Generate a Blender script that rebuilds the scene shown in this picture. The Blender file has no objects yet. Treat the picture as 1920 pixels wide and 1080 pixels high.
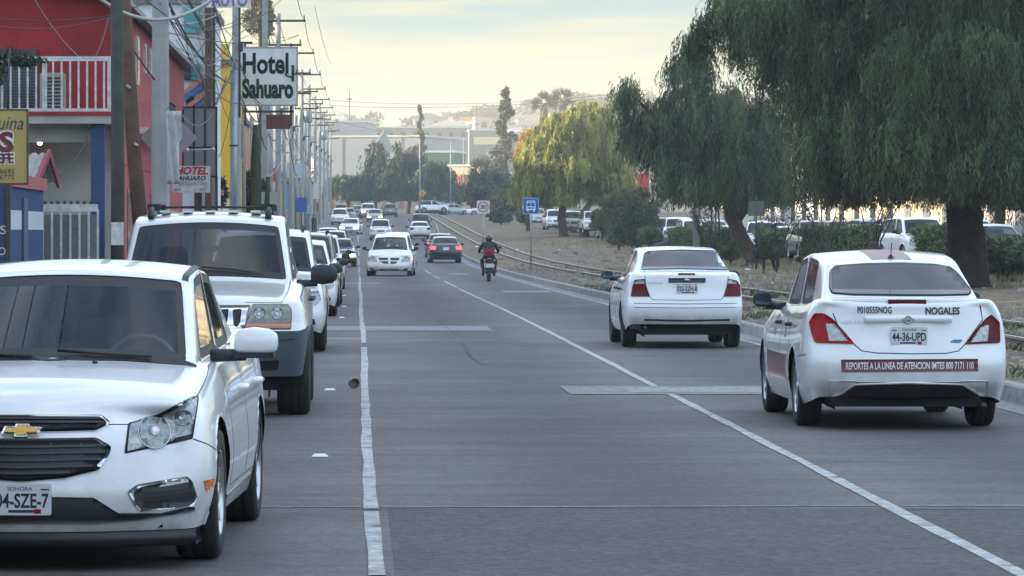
import bpy, bmesh, math, random
import numpy as np
from mathutils import Vector, Matrix
from mathutils.bvhtree import BVHTree
from mathutils.geometry import delaunay_2d_cdt
R = math.radians
S = bpy.context.scene
COL = S.collection
# ---------------------------------------------------------------- camera, world, sun, exposure
F, VX, HY, CH = 7700.0, 670.0, 435.0, 1.62      # focal length (photo px), vanishing point, eye height
cam_d = bpy.data.cameras.new('camera'); cam = bpy.data.objects.new('camera', cam_d); COL.objects.link(cam)
cam_d.sensor_width = 36; cam_d.lens = F / 1920 * 36
cam_d.shift_x = (960 - VX) / 1920; cam_d.shift_y = -(540 - HY) / 1920
cam_d.clip_start = 0.5; cam_d.clip_end = 9000
cam.location = (0, 0, CH); cam.rotation_euler = (R(90), 0, 0)
S.camera = cam
SUN_EL, SUN_AZ = 11.0, -84.0                    # azimuth from +Y, negative = left
HAZE_D = .00038
world = bpy.data.worlds.new('World'); S.world = world; world.use_nodes = True
wn, wl = world.node_tree.nodes, world.node_tree.links
bg = wn['Background']; bg.inputs[1].default_value = 0.15
sky = wn.new('ShaderNodeTexSky'); sky.sky_type = 'NISHITA'; sky.sun_disc = False
sky.sun_elevation = R(SUN_EL); sky.sun_rotation = R(SUN_AZ)
sky.air_density = 1.0; sky.dust_density = .4; sky.ozone_density = 2.1
def clouds():
    """thin high veil; close to the horizon the air is a pale cream, higher up a grey-blue"""
    tc = wn.new('ShaderNodeTexCoord'); mp = wn.new('ShaderNodeMapping'); mp.inputs['Scale'].default_value = (7, 7, 95)
    n = wn.new('ShaderNodeTexNoise'); n.inputs['Scale'].default_value = 1.3; n.inputs['Detail'].default_value = 5; n.inputs['Roughness'].default_value = .5
    r = wn.new('ShaderNodeValToRGB'); r.color_ramp.elements[0].position = .46; r.color_ramp.elements[1].position = .60
    sp = wn.new('ShaderNodeSeparateXYZ'); e = wn.new('ShaderNodeValToRGB'); el = e.color_ramp.elements
    el[0].position = .0; el[0].color = SKY_LOW; el[1].position = 1; el[1].color = SKY_TOP
    q = el.new(.45); q.color = SKY_MID
    h = wn.new('ShaderNodeMapRange'); h.inputs[1].default_value = .005; h.inputs[2].default_value = .054
    up = wn.new('ShaderNodeMapRange'); up.inputs[1].default_value = .07; up.inputs[2].default_value = .30
    cm = wn.new('ShaderNodeMix'); cm.data_type = 'RGBA'; cm.inputs['B'].default_value = SKY_CLOUD
    fm = wn.new('ShaderNodeMix'); fm.data_type = 'RGBA'; g = wn.new('ShaderNodeVectorMath'); g.operation = 'SCALE'; g.inputs['Scale'].default_value = SKY_GAIN
    hi = wn.new('ShaderNodeMix'); hi.data_type = 'RGBA'; hi.inputs['Factor'].default_value = .25; hi.inputs['B'].default_value = (5.6, 5.85, 6.2, 1)
    l = wl.new
    l(tc.outputs['Generated'], mp.inputs[0]); l(mp.outputs[0], n.inputs['Vector']); l(n.outputs['Fac'], r.inputs[0]); l(tc.outputs['Generated'], sp.inputs[0])
    l(sp.outputs[2], h.inputs[0]); l(h.outputs[0], e.inputs[0]); l(e.outputs[0], cm.inputs['A']); l(r.outputs[0], cm.inputs['Factor'])
    l(sp.outputs[2], up.inputs[0]); l(up.outputs[0], fm.inputs['Factor']); l(cm.outputs['Result'], fm.inputs['A'])
    l(sky.outputs[0], g.inputs[0]); m2 = wn.new('ShaderNodeMapping'); m2.inputs['Scale'].default_value = (2, 2, 5); n2 = wn.new('ShaderNodeTexNoise'); n2.inputs['Scale'].default_value = 1.7; n2.inputs['Detail'].default_value = 6; r2 = wn.new('ShaderNodeMapRange'); r2.inputs[1].default_value = .42; r2.inputs[2].default_value = .62; r2.inputs[3].default_value = .05; r2.inputs[4].default_value = .6; l(tc.outputs['Generated'], m2.inputs[0]); l(m2.outputs[0], n2.inputs['Vector']); l(n2.outputs['Fac'], r2.inputs[0]); l(r2.outputs[0], hi.inputs['Factor']); l(g.outputs[0], hi.inputs['A']); l(hi.outputs['Result'], fm.inputs['B']); l(fm.outputs['Result'], bg.inputs[0])
SKY_LOW, SKY_MID, SKY_TOP, SKY_CLOUD, SKY_GAIN = (1.15, 1.06, .62, 1), (1.0, 1.06, .72, 1), (.44, .86, .98, 1), (1.42, 1.28, .74, 1), 1.18
clouds()
sun_d = bpy.data.lights.new('sun', 'SUN'); sun_d.energy = 4.8; sun_d.angle = R(.5); sun_d.color = (1, .82, .56)
sun = bpy.data.objects.new('sun', sun_d); COL.objects.link(sun)
_sd = Vector((math.sin(R(SUN_AZ)) * math.cos(R(SUN_EL)), math.cos(R(SUN_AZ)) * math.cos(R(SUN_EL)), math.sin(R(SUN_EL))))
sun.rotation_euler = _sd.to_track_quat('Z', 'Y').to_euler()
S.view_settings.view_transform = 'Standard'; S.view_settings.look = 'None'; S.view_settings.gamma = 1
S.view_settings.exposure = 1.74
S.cycles.max_bounces = 6; S.cycles.transparent_max_bounces = 12; S.cycles.volume_bounces = 0
S.cycles.volume_step_rate = 4; S.cycles.caustics_reflective = False; S.cycles.caustics_refractive = False
# ---------------------------------------------------------------- helpers
def lerp(a, b, t): return a + (b - a) * t
def interp(x, xs, ys):
    return float(np.interp(x, xs, ys))
_gd = [-200, 60, 100, 130, 170, 205, 240, 290, 340, 415, 480, 550, 640, 720, 800, 900, 1000, 1250, 1600, 2100, 5000]
_gz = [0, 0, -.07, -.13, -.18, -.12, .08, .6, 1.25, 2.35, 3.25, 3.9, 4.5, 5, 9, 14, 19, 31, 44, 42, 30]
_s = np.linspace(-200, 5000, 5201); _k = np.ones(25) / 25
_g = np.interp(_s, _gd, _gz); _g = np.convolve(np.pad(_g, 12, 'edge'), _k, 'valid')
def gz(D): return float(np.interp(D, _s, _g))
def rbend(D): return 0 if D < 240 else min(1.6, ((D - 240) / 170) ** 2 * 1.6)   # the road widens to the right
def at(px, py, D): return Vector(((px - VX) * D / F, D, CH - (py - HY) * D / F))
def tag(o, label=None, cat=None, group=None, kind=None):
    if label: o['label'] = label
    if cat: o['category'] = cat
    if group: o['group'] = group
    if kind: o['kind'] = kind
    return o
def thing(name, label, cat, loc=(0, 0, 0), rz=0, group=None):
    o = bpy.data.objects.new(name, None); COL.objects.link(o); o.location = loc; o.rotation_euler = (0, 0, rz)
    o.empty_display_size = .3
    return tag(o, label, cat, group)
def mobj(name, verts, faces, mats, parent=None, smooth=False, midx=None):
    me = bpy.data.meshes.new(name); me.from_pydata([tuple(v) for v in verts], [], faces)
    if not isinstance(mats, (list, tuple)): mats = [mats]
    for m in mats: me.materials.append(m)
    if midx is not None: me.polygons.foreach_set('material_index', midx)
    if smooth: me.polygons.foreach_set('use_smooth', [True] * len(me.polygons))
    me.update()
    o = bpy.data.objects.new(name, me); COL.objects.link(o)
    if parent: o.parent = parent
    return o
def np_quads(name, V, mats, parent=None, midx=None, smooth=False):
    """V: (N,4,3) quads"""
    n = len(V); me = bpy.data.meshes.new(name)
    me.vertices.add(n * 4); me.vertices.foreach_set('co', V.reshape(-1).astype(np.float32))
    me.loops.add(n * 4); me.loops.foreach_set('vertex_index', np.arange(n * 4, dtype=np.int32))
    me.polygons.add(n); me.polygons.foreach_set('loop_start', np.arange(0, n * 4, 4, dtype=np.int32))
    if not isinstance(mats, (list, tuple)): mats = [mats]
    for m in mats: me.materials.append(m)
    if midx is not None: me.polygons.foreach_set('material_index', midx.astype(np.int32))
    me.update(); me.validate()
    o = bpy.data.objects.new(name, me); COL.objects.link(o)
    if parent: o.parent = parent
    return o
def dup(o, parent=None):
    c = o.copy(); COL.objects.link(c); c.parent = parent
    for ch in list(o.children): dup(ch, c)
    return c
class MB:
    """collects shapes, then links them as ONE mesh object"""
    def __init__(s): s.v = []; s.f = []; s.m = []; s.cur = 0; s.smooth = []
    def add(s, vs, fs, sm=False):
        b = len(s.v); s.v += [tuple(v) for v in vs]; s.f += [tuple(i + b for i in f) for f in fs]
        s.m += [s.cur] * len(fs); s.smooth += [sm] * len(fs); return s
    def box(s, x0, x1, y0, y1, z0, z1, M=None):
        vs = [Vector(p) for p in ((x0, y0, z0), (x1, y0, z0), (x1, y1, z0), (x0, y1, z0), (x0, y0, z1), (x1, y0, z1), (x1, y1, z1), (x0, y1, z1))]
        if M: vs = [M @ v for v in vs]
        return s.add(vs, [(0, 3, 2, 1), (4, 5, 6, 7), (0, 1, 5, 4), (1, 2, 6, 5), (2, 3, 7, 6), (3, 0, 4, 7)])
    def prism(s, pts, y0, y1):
        """polygon in x,z extruded along y"""
        n = len(pts); vs = [(p[0], y0, p[1]) for p in pts] + [(p[0], y1, p[1]) for p in pts]
        return s.add(vs, [tuple(range(n)), tuple(range(2 * n - 1, n - 1, -1))] + [(i, (i + 1) % n + 0, (i + 1) % n + n, i + n)[::-1] for i in range(n)])
    def tube(s, pts, r, n=8, caps=True, sm=True):
        pts = [Vector(p) for p in pts]; rs = r if isinstance(r, (list, tuple)) else [r] * len(pts)
        vs = []; up0 = None
        for i, p in enumerate(pts):
            d = (pts[min(i + 1, len(pts) - 1)] - pts[max(i - 1, 0)]).normalized()
            if up0 is None: up0 = Vector((0, 0, 1)) if abs(d.z) < .9 else Vector((1, 0, 0))
            a = d.cross(up0).normalized(); b = a.cross(d).normalized(); up0 = b
            vs += [p + (a * math.cos(2 * math.pi * k / n) + b * math.sin(2 * math.pi * k / n)) * rs[i] for k in range(n)]
        fs = [(i * n + k, i * n + (k + 1) % n, (i + 1) * n + (k + 1) % n, (i + 1) * n + k) for i in range(len(pts) - 1) for k in range(n)]
        if caps: fs += [tuple(range(n))[::-1], tuple((len(pts) - 1) * n + k for k in range(n))]
        return s.add(vs, fs, sm)
    def lathe(s, prof, c=(0, 0, 0), axis='z', n=24, sm=True):
        """prof: list of (radius, height)"""
        vs = []; c = Vector(c)
        for r, h in prof:
            for k in range(n):
                a = 2 * math.pi * k / n; u, v = r * math.cos(a), r * math.sin(a)
                vs.append(c + (Vector((u, v, h)) if axis == 'z' else Vector((h, u, v)) if axis == 'x' else Vector((u, h, v))))
        fs = [(i * n + k, i * n + (k + 1) % n, (i + 1) * n + (k + 1) % n, (i + 1) * n + k) for i in range(len(prof) - 1) for k in range(n)]
        return s.add(vs, fs, sm)
    def ball(s, c, r, n=10, m=7, sm=True):
        r = Vector(r) if hasattr(r, '__len__') else Vector((r, r, r)); c = Vector(c); vs = []
        for i in range(m + 1):
            t = math.pi * i / m
            for k in range(n):
                a = 2 * math.pi * k / n
                vs.append(c + Vector((r.x * math.sin(t) * math.cos(a), r.y * math.sin(t) * math.sin(a), r.z * math.cos(t))))
        return s.add(vs, [(i * n + k, i * n + (k + 1) % n, (i + 1) * n + (k + 1) % n, (i + 1) * n + k) for i in range(m) for k in range(n)], sm)
    def build(s, name, mats, parent=None):
        o = mobj(name, s.v, s.f, mats, parent, midx=s.m); o.data.polygons.foreach_set('use_smooth', s.smooth); return o
def rounded(pts, r=.02, n=3):
    out = []; N = len(pts)
    for i in range(N):
        p = Vector(pts[i]); a = Vector(pts[i - 1]) - p; b = Vector(pts[(i + 1) % N]) - p
        ra = min(r, a.length * .45, b.length * .45); p0 = p + a.normalized() * ra; p1 = p + b.normalized() * ra
        for k in range(n + 1):
            t = k / n; out.append(tuple(p0 * (1 - t) ** 2 + p * 2 * t * (1 - t) + p1 * t * t))
    return out
def text_mesh(txt, name='t'):
    c = bpy.data.curves.new(name, 'FONT'); c.body = txt; c.align_x = 'CENTER'; c.align_y = 'CENTER'; c.fill_mode = 'FRONT'; c.resolution_u = 3
    return c
_dg = bpy.context.evaluated_depsgraph_get
def text_obj(txt, width, height, mat, parent, loc, rot=(R(90), 0, 0), name='lettering', bold=0, shear=0, depth=.004):
    """lettering scaled to an exact width x height, standing in the local XZ plane"""
    c = text_mesh(txt); c.offset = bold; c.shear = shear
    o = bpy.data.objects.new('tmp', c); COL.objects.link(o); bpy.context.view_layer.update()
    me = bpy.data.meshes.new_from_object(o.evaluated_get(_dg())); bpy.data.objects.remove(o); bpy.data.curves.remove(c)
    co = np.empty(len(me.vertices) * 3, np.float32); me.vertices.foreach_get('co', co); co = co.reshape(-1, 3)
    mn, mx = co.min(0), co.max(0)
    co[:, 0] = (co[:, 0] - (mn[0] + mx[0]) / 2) / max(mx[0] - mn[0], 1e-6) * width
    co[:, 1] = (co[:, 1] - (mn[1] + mx[1]) / 2) / max(mx[1] - mn[1], 1e-6) * height
    me.vertices.foreach_set('co', co.reshape(-1)); me.materials.clear(); me.materials.append(mat); me.update()
    ob = bpy.data.objects.new(name, me); COL.objects.link(ob); ob.parent = parent
    ob.location = loc; ob.rotation_euler = rot
    return ob
# ---------------------------------------------------------------- materials
_mats = {}
def mat(name, col, rough=.6, metal=0, coat=0, noise=0, nscale=8, bump=0, bscale=40, spec=.5, emit=0, ecol=None, trans=0):
    if name in _mats: return _mats[name]
    m = bpy.data.materials.new(name); m.use_nodes = True; nt = m.node_tree; n = nt.nodes; l = nt.links
    b = n['Principled BSDF']; b.inputs['Base Color'].default_value = (*col, 1); b.inputs['Roughness'].default_value = rough
    b.inputs['Metallic'].default_value = metal; b.inputs['Coat Weight'].default_value = coat; b.inputs['Coat Roughness'].default_value = .04
    b.inputs['Specular IOR Level'].default_value = spec
    if emit: b.inputs['Emission Color'].default_value = (*(ecol or col), 1); b.inputs['Emission Strength'].default_value = emit
    if trans: b.inputs['Transmission Weight'].default_value = trans
    if noise or bump:
        tc = n.new('ShaderNodeTexCoord')
    if noise:
        t = n.new('ShaderNodeTexNoise'); t.inputs['Scale'].default_value = nscale; t.inputs['Detail'].default_value = 6; t.inputs['Roughness'].default_value = .65
        l.new(tc.outputs['Object'], t.inputs['Vector'])
        r = n.new('ShaderNodeMapRange'); r.inputs[1].default_value = .3; r.inputs[2].default_value = .7; r.inputs[3].default_value = 1 - noise; r.inputs[4].default_value = 1 + noise
        mx = n.new('ShaderNodeVectorMath'); mx.operation = 'SCALE'; mx.inputs[0].default_value = col
        l.new(t.outputs['Fac'], r.inputs[0]); l.new(r.outputs[0], mx.inputs['Scale']); l.new(mx.outputs[0], b.inputs['Base Color'])
    if bump:
        t2 = n.new('ShaderNodeTexNoise'); t2.inputs['Scale'].default_value = bscale; t2.inputs['Detail'].default_value = 4
        l.new(tc.outputs['Object'], t2.inputs['Vector']); bp = n.new('ShaderNodeBump'); bp.inputs['Strength'].default_value = bump
        l.new(t2.outputs['Fac'], bp.inputs['Height']); l.new(bp.outputs[0], b.inputs['Normal'])
    _mats[name] = m; return m
def leaf_mat(name, dark, light, transl=.25, cscale=1.6, zs=.45):
    if name in _mats: return _mats[name]
    m = bpy.data.materials.new(name); m.use_nodes = True; nt = m.node_tree; n = nt.nodes; l = nt.links
    b = n['Principled BSDF']; b.inputs['Roughness'].default_value = .55
    g = n.new('ShaderNodeNewGeometry'); r = n.new('ShaderNodeValToRGB')
    r.color_ramp.elements[0].color = (*dark, 1); r.color_ramp.elements[1].color = (*light, 1)
    tc = n.new('ShaderNodeTexCoord'); mp = n.new('ShaderNodeMapping'); mp.inputs['Scale'].default_value = (1, 1, zs); nz = n.new('ShaderNodeTexNoise'); nz.inputs['Scale'].default_value = cscale; nz.inputs['Detail'].default_value = 3
    l.new(tc.outputs['Object'], mp.inputs[0]); l.new(mp.outputs[0], nz.inputs['Vector']); mr = n.new('ShaderNodeMapRange'); mr.inputs[1].default_value = .42; mr.inputs[2].default_value = .60; l.new(nz.outputs['Fac'], mr.inputs[0])
    mm = n.new('ShaderNodeMix'); mm.inputs[0].default_value = .68; l.new(g.outputs['Random Per Island'], mm.inputs[2]); l.new(mr.outputs[0], mm.inputs[3]); l.new(mm.outputs[0], r.inputs[0]); l.new(r.outputs[0], b.inputs['Base Color'])
    t = n.new('ShaderNodeBsdfTranslucent'); l.new(r.outputs[0], t.inputs[0]); mx = n.new('ShaderNodeMixShader'); mx.inputs[0].default_value = transl
    l.new(b.outputs[0], mx.inputs[1]); l.new(t.outputs[0], mx.inputs[2]); l.new(mx.outputs[0], n['Material Output'].inputs[0])
    _mats[name] = m; return m
def ground_mat(name, cols, scale, fine=0, finescale=60, rough=.95, bump=.3, bscale=30, stretch=(1, 1, 1)):
    """cols: list of (position, colour) on a noise ramp; fine: speckle"""
    m = bpy.data.materials.new(name); m.use_nodes = True; nt = m.node_tree; n = nt.nodes; l = nt.links
    b = n['Principled BSDF']; b.inputs['Roughness'].default_value = rough; b.inputs['Specular IOR Level'].default_value = .35
    tc = n.new('ShaderNodeTexCoord'); mp = n.new('ShaderNodeMapping'); mp.inputs['Scale'].default_value = stretch; l.new(tc.outputs['Object'], mp.inputs[0])
    t = n.new('ShaderNodeTexNoise'); t.inputs['Scale'].default_value = scale; t.inputs['Detail'].default_value = 8; t.inputs['Roughness'].default_value = .62
    l.new(mp.outputs[0], t.inputs['Vector']); r = n.new('ShaderNodeValToRGB'); e = r.color_ramp.elements
    e[0].position = cols[0][0]; e[0].color = (*cols[0][1], 1); e[1].position = cols[-1][0]; e[1].color = (*cols[-1][1], 1)
    for p, c in cols[1:-1]:
        x = e.new(p); x.color = (*c, 1)
    l.new(t.outputs['Fac'], r.inputs[0]); out = r.outputs[0]
    if fine:
        t2 = n.new('ShaderNodeTexVoronoi'); t2.inputs['Scale'].default_value = finescale; l.new(tc.outputs['Object'], t2.inputs['Vector'])
        sep = n.new('ShaderNodeSeparateColor'); l.new(t2.outputs['Color'], sep.inputs[0])
        mr = n.new('ShaderNodeMapRange'); mr.inputs[3].default_value = 1 - fine; mr.inputs[4].default_value = 1 + fine; l.new(sep.outputs[0], mr.inputs[0])
        v = n.new('ShaderNodeVectorMath'); v.operation = 'SCALE'; l.new(out, v.inputs[0]); l.new(mr.outputs[0], v.inputs['Scale']); out = v.outputs[0]
    l.new(out, b.inputs['Base Color'])
    t3 = n.new('ShaderNodeTexNoise'); t3.inputs['Scale'].default_value = bscale; t3.inputs['Detail'].default_value = 5; l.new(tc.outputs['Object'], t3.inputs['Vector'])
    bp = n.new('ShaderNodeBump'); bp.inputs['Strength'].default_value = bump; bp.inputs['Distance'].default_value = .03
    l.new(t3.outputs['Fac'], bp.inputs['Height']); l.new(bp.outputs[0], b.inputs['Normal'])
    _mats[name] = m; return m
def asphalt_mat():
    m = ground_mat('asphalt', [(.3, (.094, .082, .079)), (.5, (.115, .101, .098)), (.7, (.150, .136, .132))], .35, fine=.24, finescale=30, rough=.78, bump=.14, bscale=90)
    n = m.node_tree.nodes; l = m.node_tree.links; b = n['Principled BSDF']; src = b.inputs['Base Color'].links[0].from_socket
    tc = n['Texture Coordinate']; sx = n.new('ShaderNodeSeparateXYZ'); l.new(tc.outputs['Object'], sx.inputs[0])
    # worn darker strip along each lane's middle (oil) and transverse streaks
    w = n.new('ShaderNodeMath'); w.operation = 'MULTIPLY_ADD'; w.inputs[1].default_value = 2 * math.pi / 3.1; w.inputs[2].default_value = -.25
    l.new(sx.outputs[0], w.inputs[0]); c = n.new('ShaderNodeMath'); c.operation = 'COSINE'; l.new(w.outputs[0], c.inputs[0])
    mr = n.new('ShaderNodeMapRange'); mr.inputs[1].default_value = -1; mr.inputs[2].default_value = 1; mr.inputs[3].default_value = .66; mr.inputs[4].default_value = 1.08
    l.new(c.outputs[0], mr.inputs[0])
    mp = n.new('ShaderNodeMapping'); mp.inputs['Scale'].default_value = (.25, 2.2, 1); l.new(tc.outputs['Object'], mp.inputs[0])
    t = n.new('ShaderNodeTexNoise'); t.inputs['Scale'].default_value = 1.5; t.inputs['Detail'].default_value = 7; t.inputs['Roughness'].default_value = .7; l.new(mp.outputs[0], t.inputs['Vector'])
    mr2 = n.new('ShaderNodeMapRange'); mr2.inputs[1].default_value = .35; mr2.inputs[2].default_value = .65; mr2.inputs[3].default_value = .80; mr2.inputs[4].default_value = 1.18; l.new(t.outputs['Fac'], mr2.inputs[0])
    mu = n.new('ShaderNodeMath'); mu.operation = 'MULTIPLY'; l.new(mr.outputs[0], mu.inputs[0]); l.new(mr2.outputs[0], mu.inputs[1])
    v = n.new('ShaderNodeVectorMath'); v.operation = 'SCALE'; l.new(src, v.inputs[0]); l.new(mu.outputs[0], v.inputs['Scale']); l.new(v.outputs[0], b.inputs['Base Color'])
    return m
def paint(name, col, dirt=.05, rough=.22, metal=0):
    m = mat('paint_' + name, col, rough, metal, coat=.8, noise=dirt, nscale=2.2); n = m.node_tree.nodes; l = m.node_tree.links; b = n['Principled BSDF']
    if 'Mix' in n or not b.inputs['Base Color'].links or sum(col) < 1.4: return m
    # road dust low on the doors, sills and bumpers
    tc = n['Texture Coordinate']; sp = n.new('ShaderNodeSeparateXYZ'); l.new(tc.outputs['Object'], sp.inputs[0]); a = n.new('ShaderNodeMapRange'); a.inputs[1].default_value = .62; a.inputs[2].default_value = .22; l.new(sp.outputs[2], a.inputs[0])
    nz = n.new('ShaderNodeTexNoise'); nz.inputs['Scale'].default_value = 7; nz.inputs['Detail'].default_value = 5; l.new(tc.outputs['Object'], nz.inputs['Vector']); c = n.new('ShaderNodeMapRange'); c.inputs[1].default_value = .3; c.inputs[2].default_value = .8; c.inputs[3].default_value = .1; c.inputs[4].default_value = .85; l.new(nz.outputs['Fac'], c.inputs[0])
    mu = n.new('ShaderNodeMath'); mu.operation = 'MULTIPLY'; l.new(a.outputs[0], mu.inputs[0]); l.new(c.outputs[0], mu.inputs[1]); mx = n.new('ShaderNodeMix'); mx.data_type = 'RGBA'; mx.inputs['B'].default_value = (.30, .265, .225, 1)
    src = b.inputs['Base Color'].links[0].from_socket; l.new(mu.outputs[0], mx.inputs['Factor']); l.new(src, mx.inputs['A']); l.new(mx.outputs['Result'], b.inputs['Base Color']); ro = n.new('ShaderNodeMapRange'); ro.inputs[3].default_value = .8; ro.inputs[4].default_value = .1; l.new(mu.outputs[0], ro.inputs[0]); l.new(ro.outputs[0], b.inputs['Coat Weight'])
    return m
WHITE = paint('white', (.80, .82, .83)); WHITE2 = paint('dirty_white', (.66, .65, .61), .1); SILVER = paint('silver', (.42, .43, .44), .04, .3, .6)
GREY = paint('grey', (.16, .17, .18), .05, .3, .5); BLACK = paint('black', (.012, .013, .016)); REDP = paint('red', (.25, .02, .02)); NAVY = paint('navy', (.02, .03, .06))
GOLD = paint('sand', (.34, .31, .25), .05, .3, .5)
M_PLASTIC = mat('black_plastic', (.018, .019, .021), .5); M_BUMPER = mat('grey_bumper', (.062, .085, .105), .5, noise=.08)
M_TYRE = mat('tyre_rubber', (.022, .021, .021), .85, noise=.25, nscale=14); M_RIM = mat('alloy', (.50, .51, .52), .3, .9, noise=.1)
M_STEEL = mat('dark_steel', (.05, .05, .055), .5, .6); M_CHROME = mat('chrome', (.75, .76, .78), .08, 1)
M_GLASS = mat('tinted_glass', (.006, .007, .008), .04, spec=.42); M_SEAL = mat('window_seal', (.01, .01, .01), .5)
M_RGLASS = mat('dusty_rear_glass', (.085, .075, .083), .12, spec=.6, noise=.06, nscale=3)
M_RED = mat('red_lens', (.30, .002, .005), .3, spec=.25); M_DRED = mat('dark_red_lens', (.10, .003, .005), .3, spec=.25)
M_CLEAR = mat('clear_lens', (.30, .31, .31), .12, .35, coat=.8, noise=.35, nscale=22); M_AMBER = mat('amber_lens', (.75, .16, .01), .2, coat=.5)
M_AMBERD = mat('dull_amber_lens', (.42, .2, .13), .25, coat=.4)
M_PLATE = mat('plate_white', (.62, .64, .66), .4); M_INK = mat('plate_ink', (.02, .02, .025), .5); M_BADGE = mat('badge_metal', (.45, .47, .48), .25, .9)
M_GOLDB = mat('gold_badge', (.55, .36, .09), .3, .6); M_UNDER = mat('underbody', (.01, .01, .01), .9)
M_LAMP = mat('lit_headlamp', (1, .9, .7), .3, emit=4, ecol=(1, .86, .55)); M_LAMPY = mat('lit_yellow_lamp', (1, .8, .3), .3, emit=3.5, ecol=(1, .72, .16)); M_BRAKE = mat('lit_tail_lamp', (1, .05, .08), .3, emit=.55, ecol=(1, .10, .12))
M_MAROON = mat('maroon_vinyl', (.13, .028, .03), .35, noise=.12, nscale=9); M_LETW = mat('white_letters', (.78, .78, .78), .5); M_SEAT = mat('seat_cloth', (.22, .20, .19), .9)
# ---------------------------------------------------------------- land, road, kerb, railway
rng = np.random.default_rng(7); random.seed(7)
def vnoise(x, y, s, seed=0):
    """smooth value noise"""
    x = np.asarray(x, float) / s; y = np.asarray(y, float) / s; xi, yi = np.floor(x), np.floor(y); fx, fy = x - xi, y - yi; fx = fx * fx * (3 - 2 * fx); fy = fy * fy * (3 - 2 * fy)
    def h(a, b):
        n = np.sin(a * 127.1 + b * 311.7 + seed * 74.7) * 43758.5453; return n - np.floor(n)
    return lerp(lerp(h(xi, yi), h(xi + 1, yi), fx), lerp(h(xi, yi + 1), h(xi + 1, yi + 1), fx), fy)
def verge(X): return float(np.interp(X, [6.3, 7.5, 8.2, 10, 10.9, 12, 17, 21, 60], [.13, .13, .20, .20, .12, .15, .33, .52, .6]))
def vz(X, D): return gz(D) + verge(X) + float(vnoise(X, D, 2.3, 3)) * .06 - .03
def shade_ridge(X, D):  # unseen ridge added left of view
    h = float(np.interp(X, [-260, -140, -85, -66, -56], [28, 27.5, 26, 4, 0]))
    k = float(np.interp(D, [-200, 192, 214, 585, 612, 640], [1.16, 1.12, .965, .965, .0, 0])); return h * k
def hillz(X, D):
    far = float(np.interp(D, [700, 1000, 1500], [0, .6, 1])); z = gz(D)
    z += far * ((float(vnoise(X, D, 170, 1)) - .5) * 12 + (float(vnoise(X, D, 60, 2)) - .5) * 4 + float(np.interp(X, [-100, 30, 70, 260], [-4, -4, 5, 9])))
    return z + (shade_ridge(X, D) if X < -50 else 0)
M_EARTH = ground_mat('dry_earth', [(.3, (.10, .085, .062)), (.5, (.15, .12, .09)), (.7, (.085, .09, .05))], .02, fine=.2, finescale=.5, bump=.2, bscale=1)
M_DIRT = ground_mat('trackside_dirt', [(.32, (.085, .058, .036)), (.45, (.175, .128, .085)), (.54, (.125, .10, .052)), (.66, (.26, .195, .13))], .45, fine=.6, finescale=9, bump=.8, bscale=9)
M_CONC = ground_mat('pavement_concrete', [(.3, (.16, .155, .15)), (.7, (.22, .215, .205))], .8, fine=.15, finescale=30, bump=.2)
M_KERB = ground_mat('kerb_concrete', [(.3, (.19, .19, .18)), (.5, (.28, .28, .265)), (.7, (.34, .335, .32))], 1.3, fine=.2, finescale=20, bump=.3)
M_LINE = ground_mat('worn_line_paint', [(.33, (.16, .155, .155)), (.44, (.36, .36, .355)), (.62, (.48, .48, .47))], 3.2, fine=.25, finescale=24, bump=.1)
M_PATCH = ground_mat('road_patch', [(.3, (.19, .19, .195)), (.7, (.25, .25, .25))], 1.5, fine=.3, finescale=22, bump=.2)
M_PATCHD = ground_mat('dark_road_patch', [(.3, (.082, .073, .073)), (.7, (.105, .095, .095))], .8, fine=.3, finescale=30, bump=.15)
def grid_sheet(name, xs, ys, zf, m, smooth=True):
    vs = [(x, y, zf(x, y)) for y in ys for x in xs]; n = len(xs)
    fs = [(j * n + i, j * n + i + 1, (j + 1) * n + i + 1, (j + 1) * n + i) for j in range(len(ys) - 1) for i in range(n - 1)]
    o = mobj(name, vs, fs, m, smooth=smooth); return tag(o, kind='structure')
xs = sorted(set(list(np.arange(-260, -90, 30)) + [-85, -76, -66, -56, -48, -40, -30, -20, -12, 6, 20, 40] + list(np.arange(60, 421, 20))))
ys = sorted(set(list(np.arange(-150, 700, 15)) + list(np.arange(700, 2300, 28))))
grid_sheet('ground', xs, ys, lambda x, y: hillz(x, y) - (.05 if y < 640 else 0), M_EARTH)
Ds = list(np.arange(-60, 660, 6.0))
def strip(name, xa, xb, dz, m, D0=-60, D1=654, step=6.0, zf=None, nx=1):
    D = list(np.arange(D0, D1 + .01, step)); vs = []; q = nx + 1
    for d in D:
        a, b = (xa(d) if callable(xa) else xa), (xb(d) if callable(xb) else xb)
        for k in range(q): x = lerp(a, b, k / nx); vs.append((x, d, (zf(x, d) if zf else gz(d)) + dz))
    fs = [(j * q + i, j * q + i + 1, (j + 1) * q + i + 1, (j + 1) * q + i) for j in range(len(D) - 1) for i in range(nx)]
    return tag(mobj(name, vs, fs, m, smooth=True), kind='structure')
RX = lambda d: 6.22 + rbend(d)
strip('road', -2.7, RX, 0, asphalt_mat(), step=3)
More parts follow.
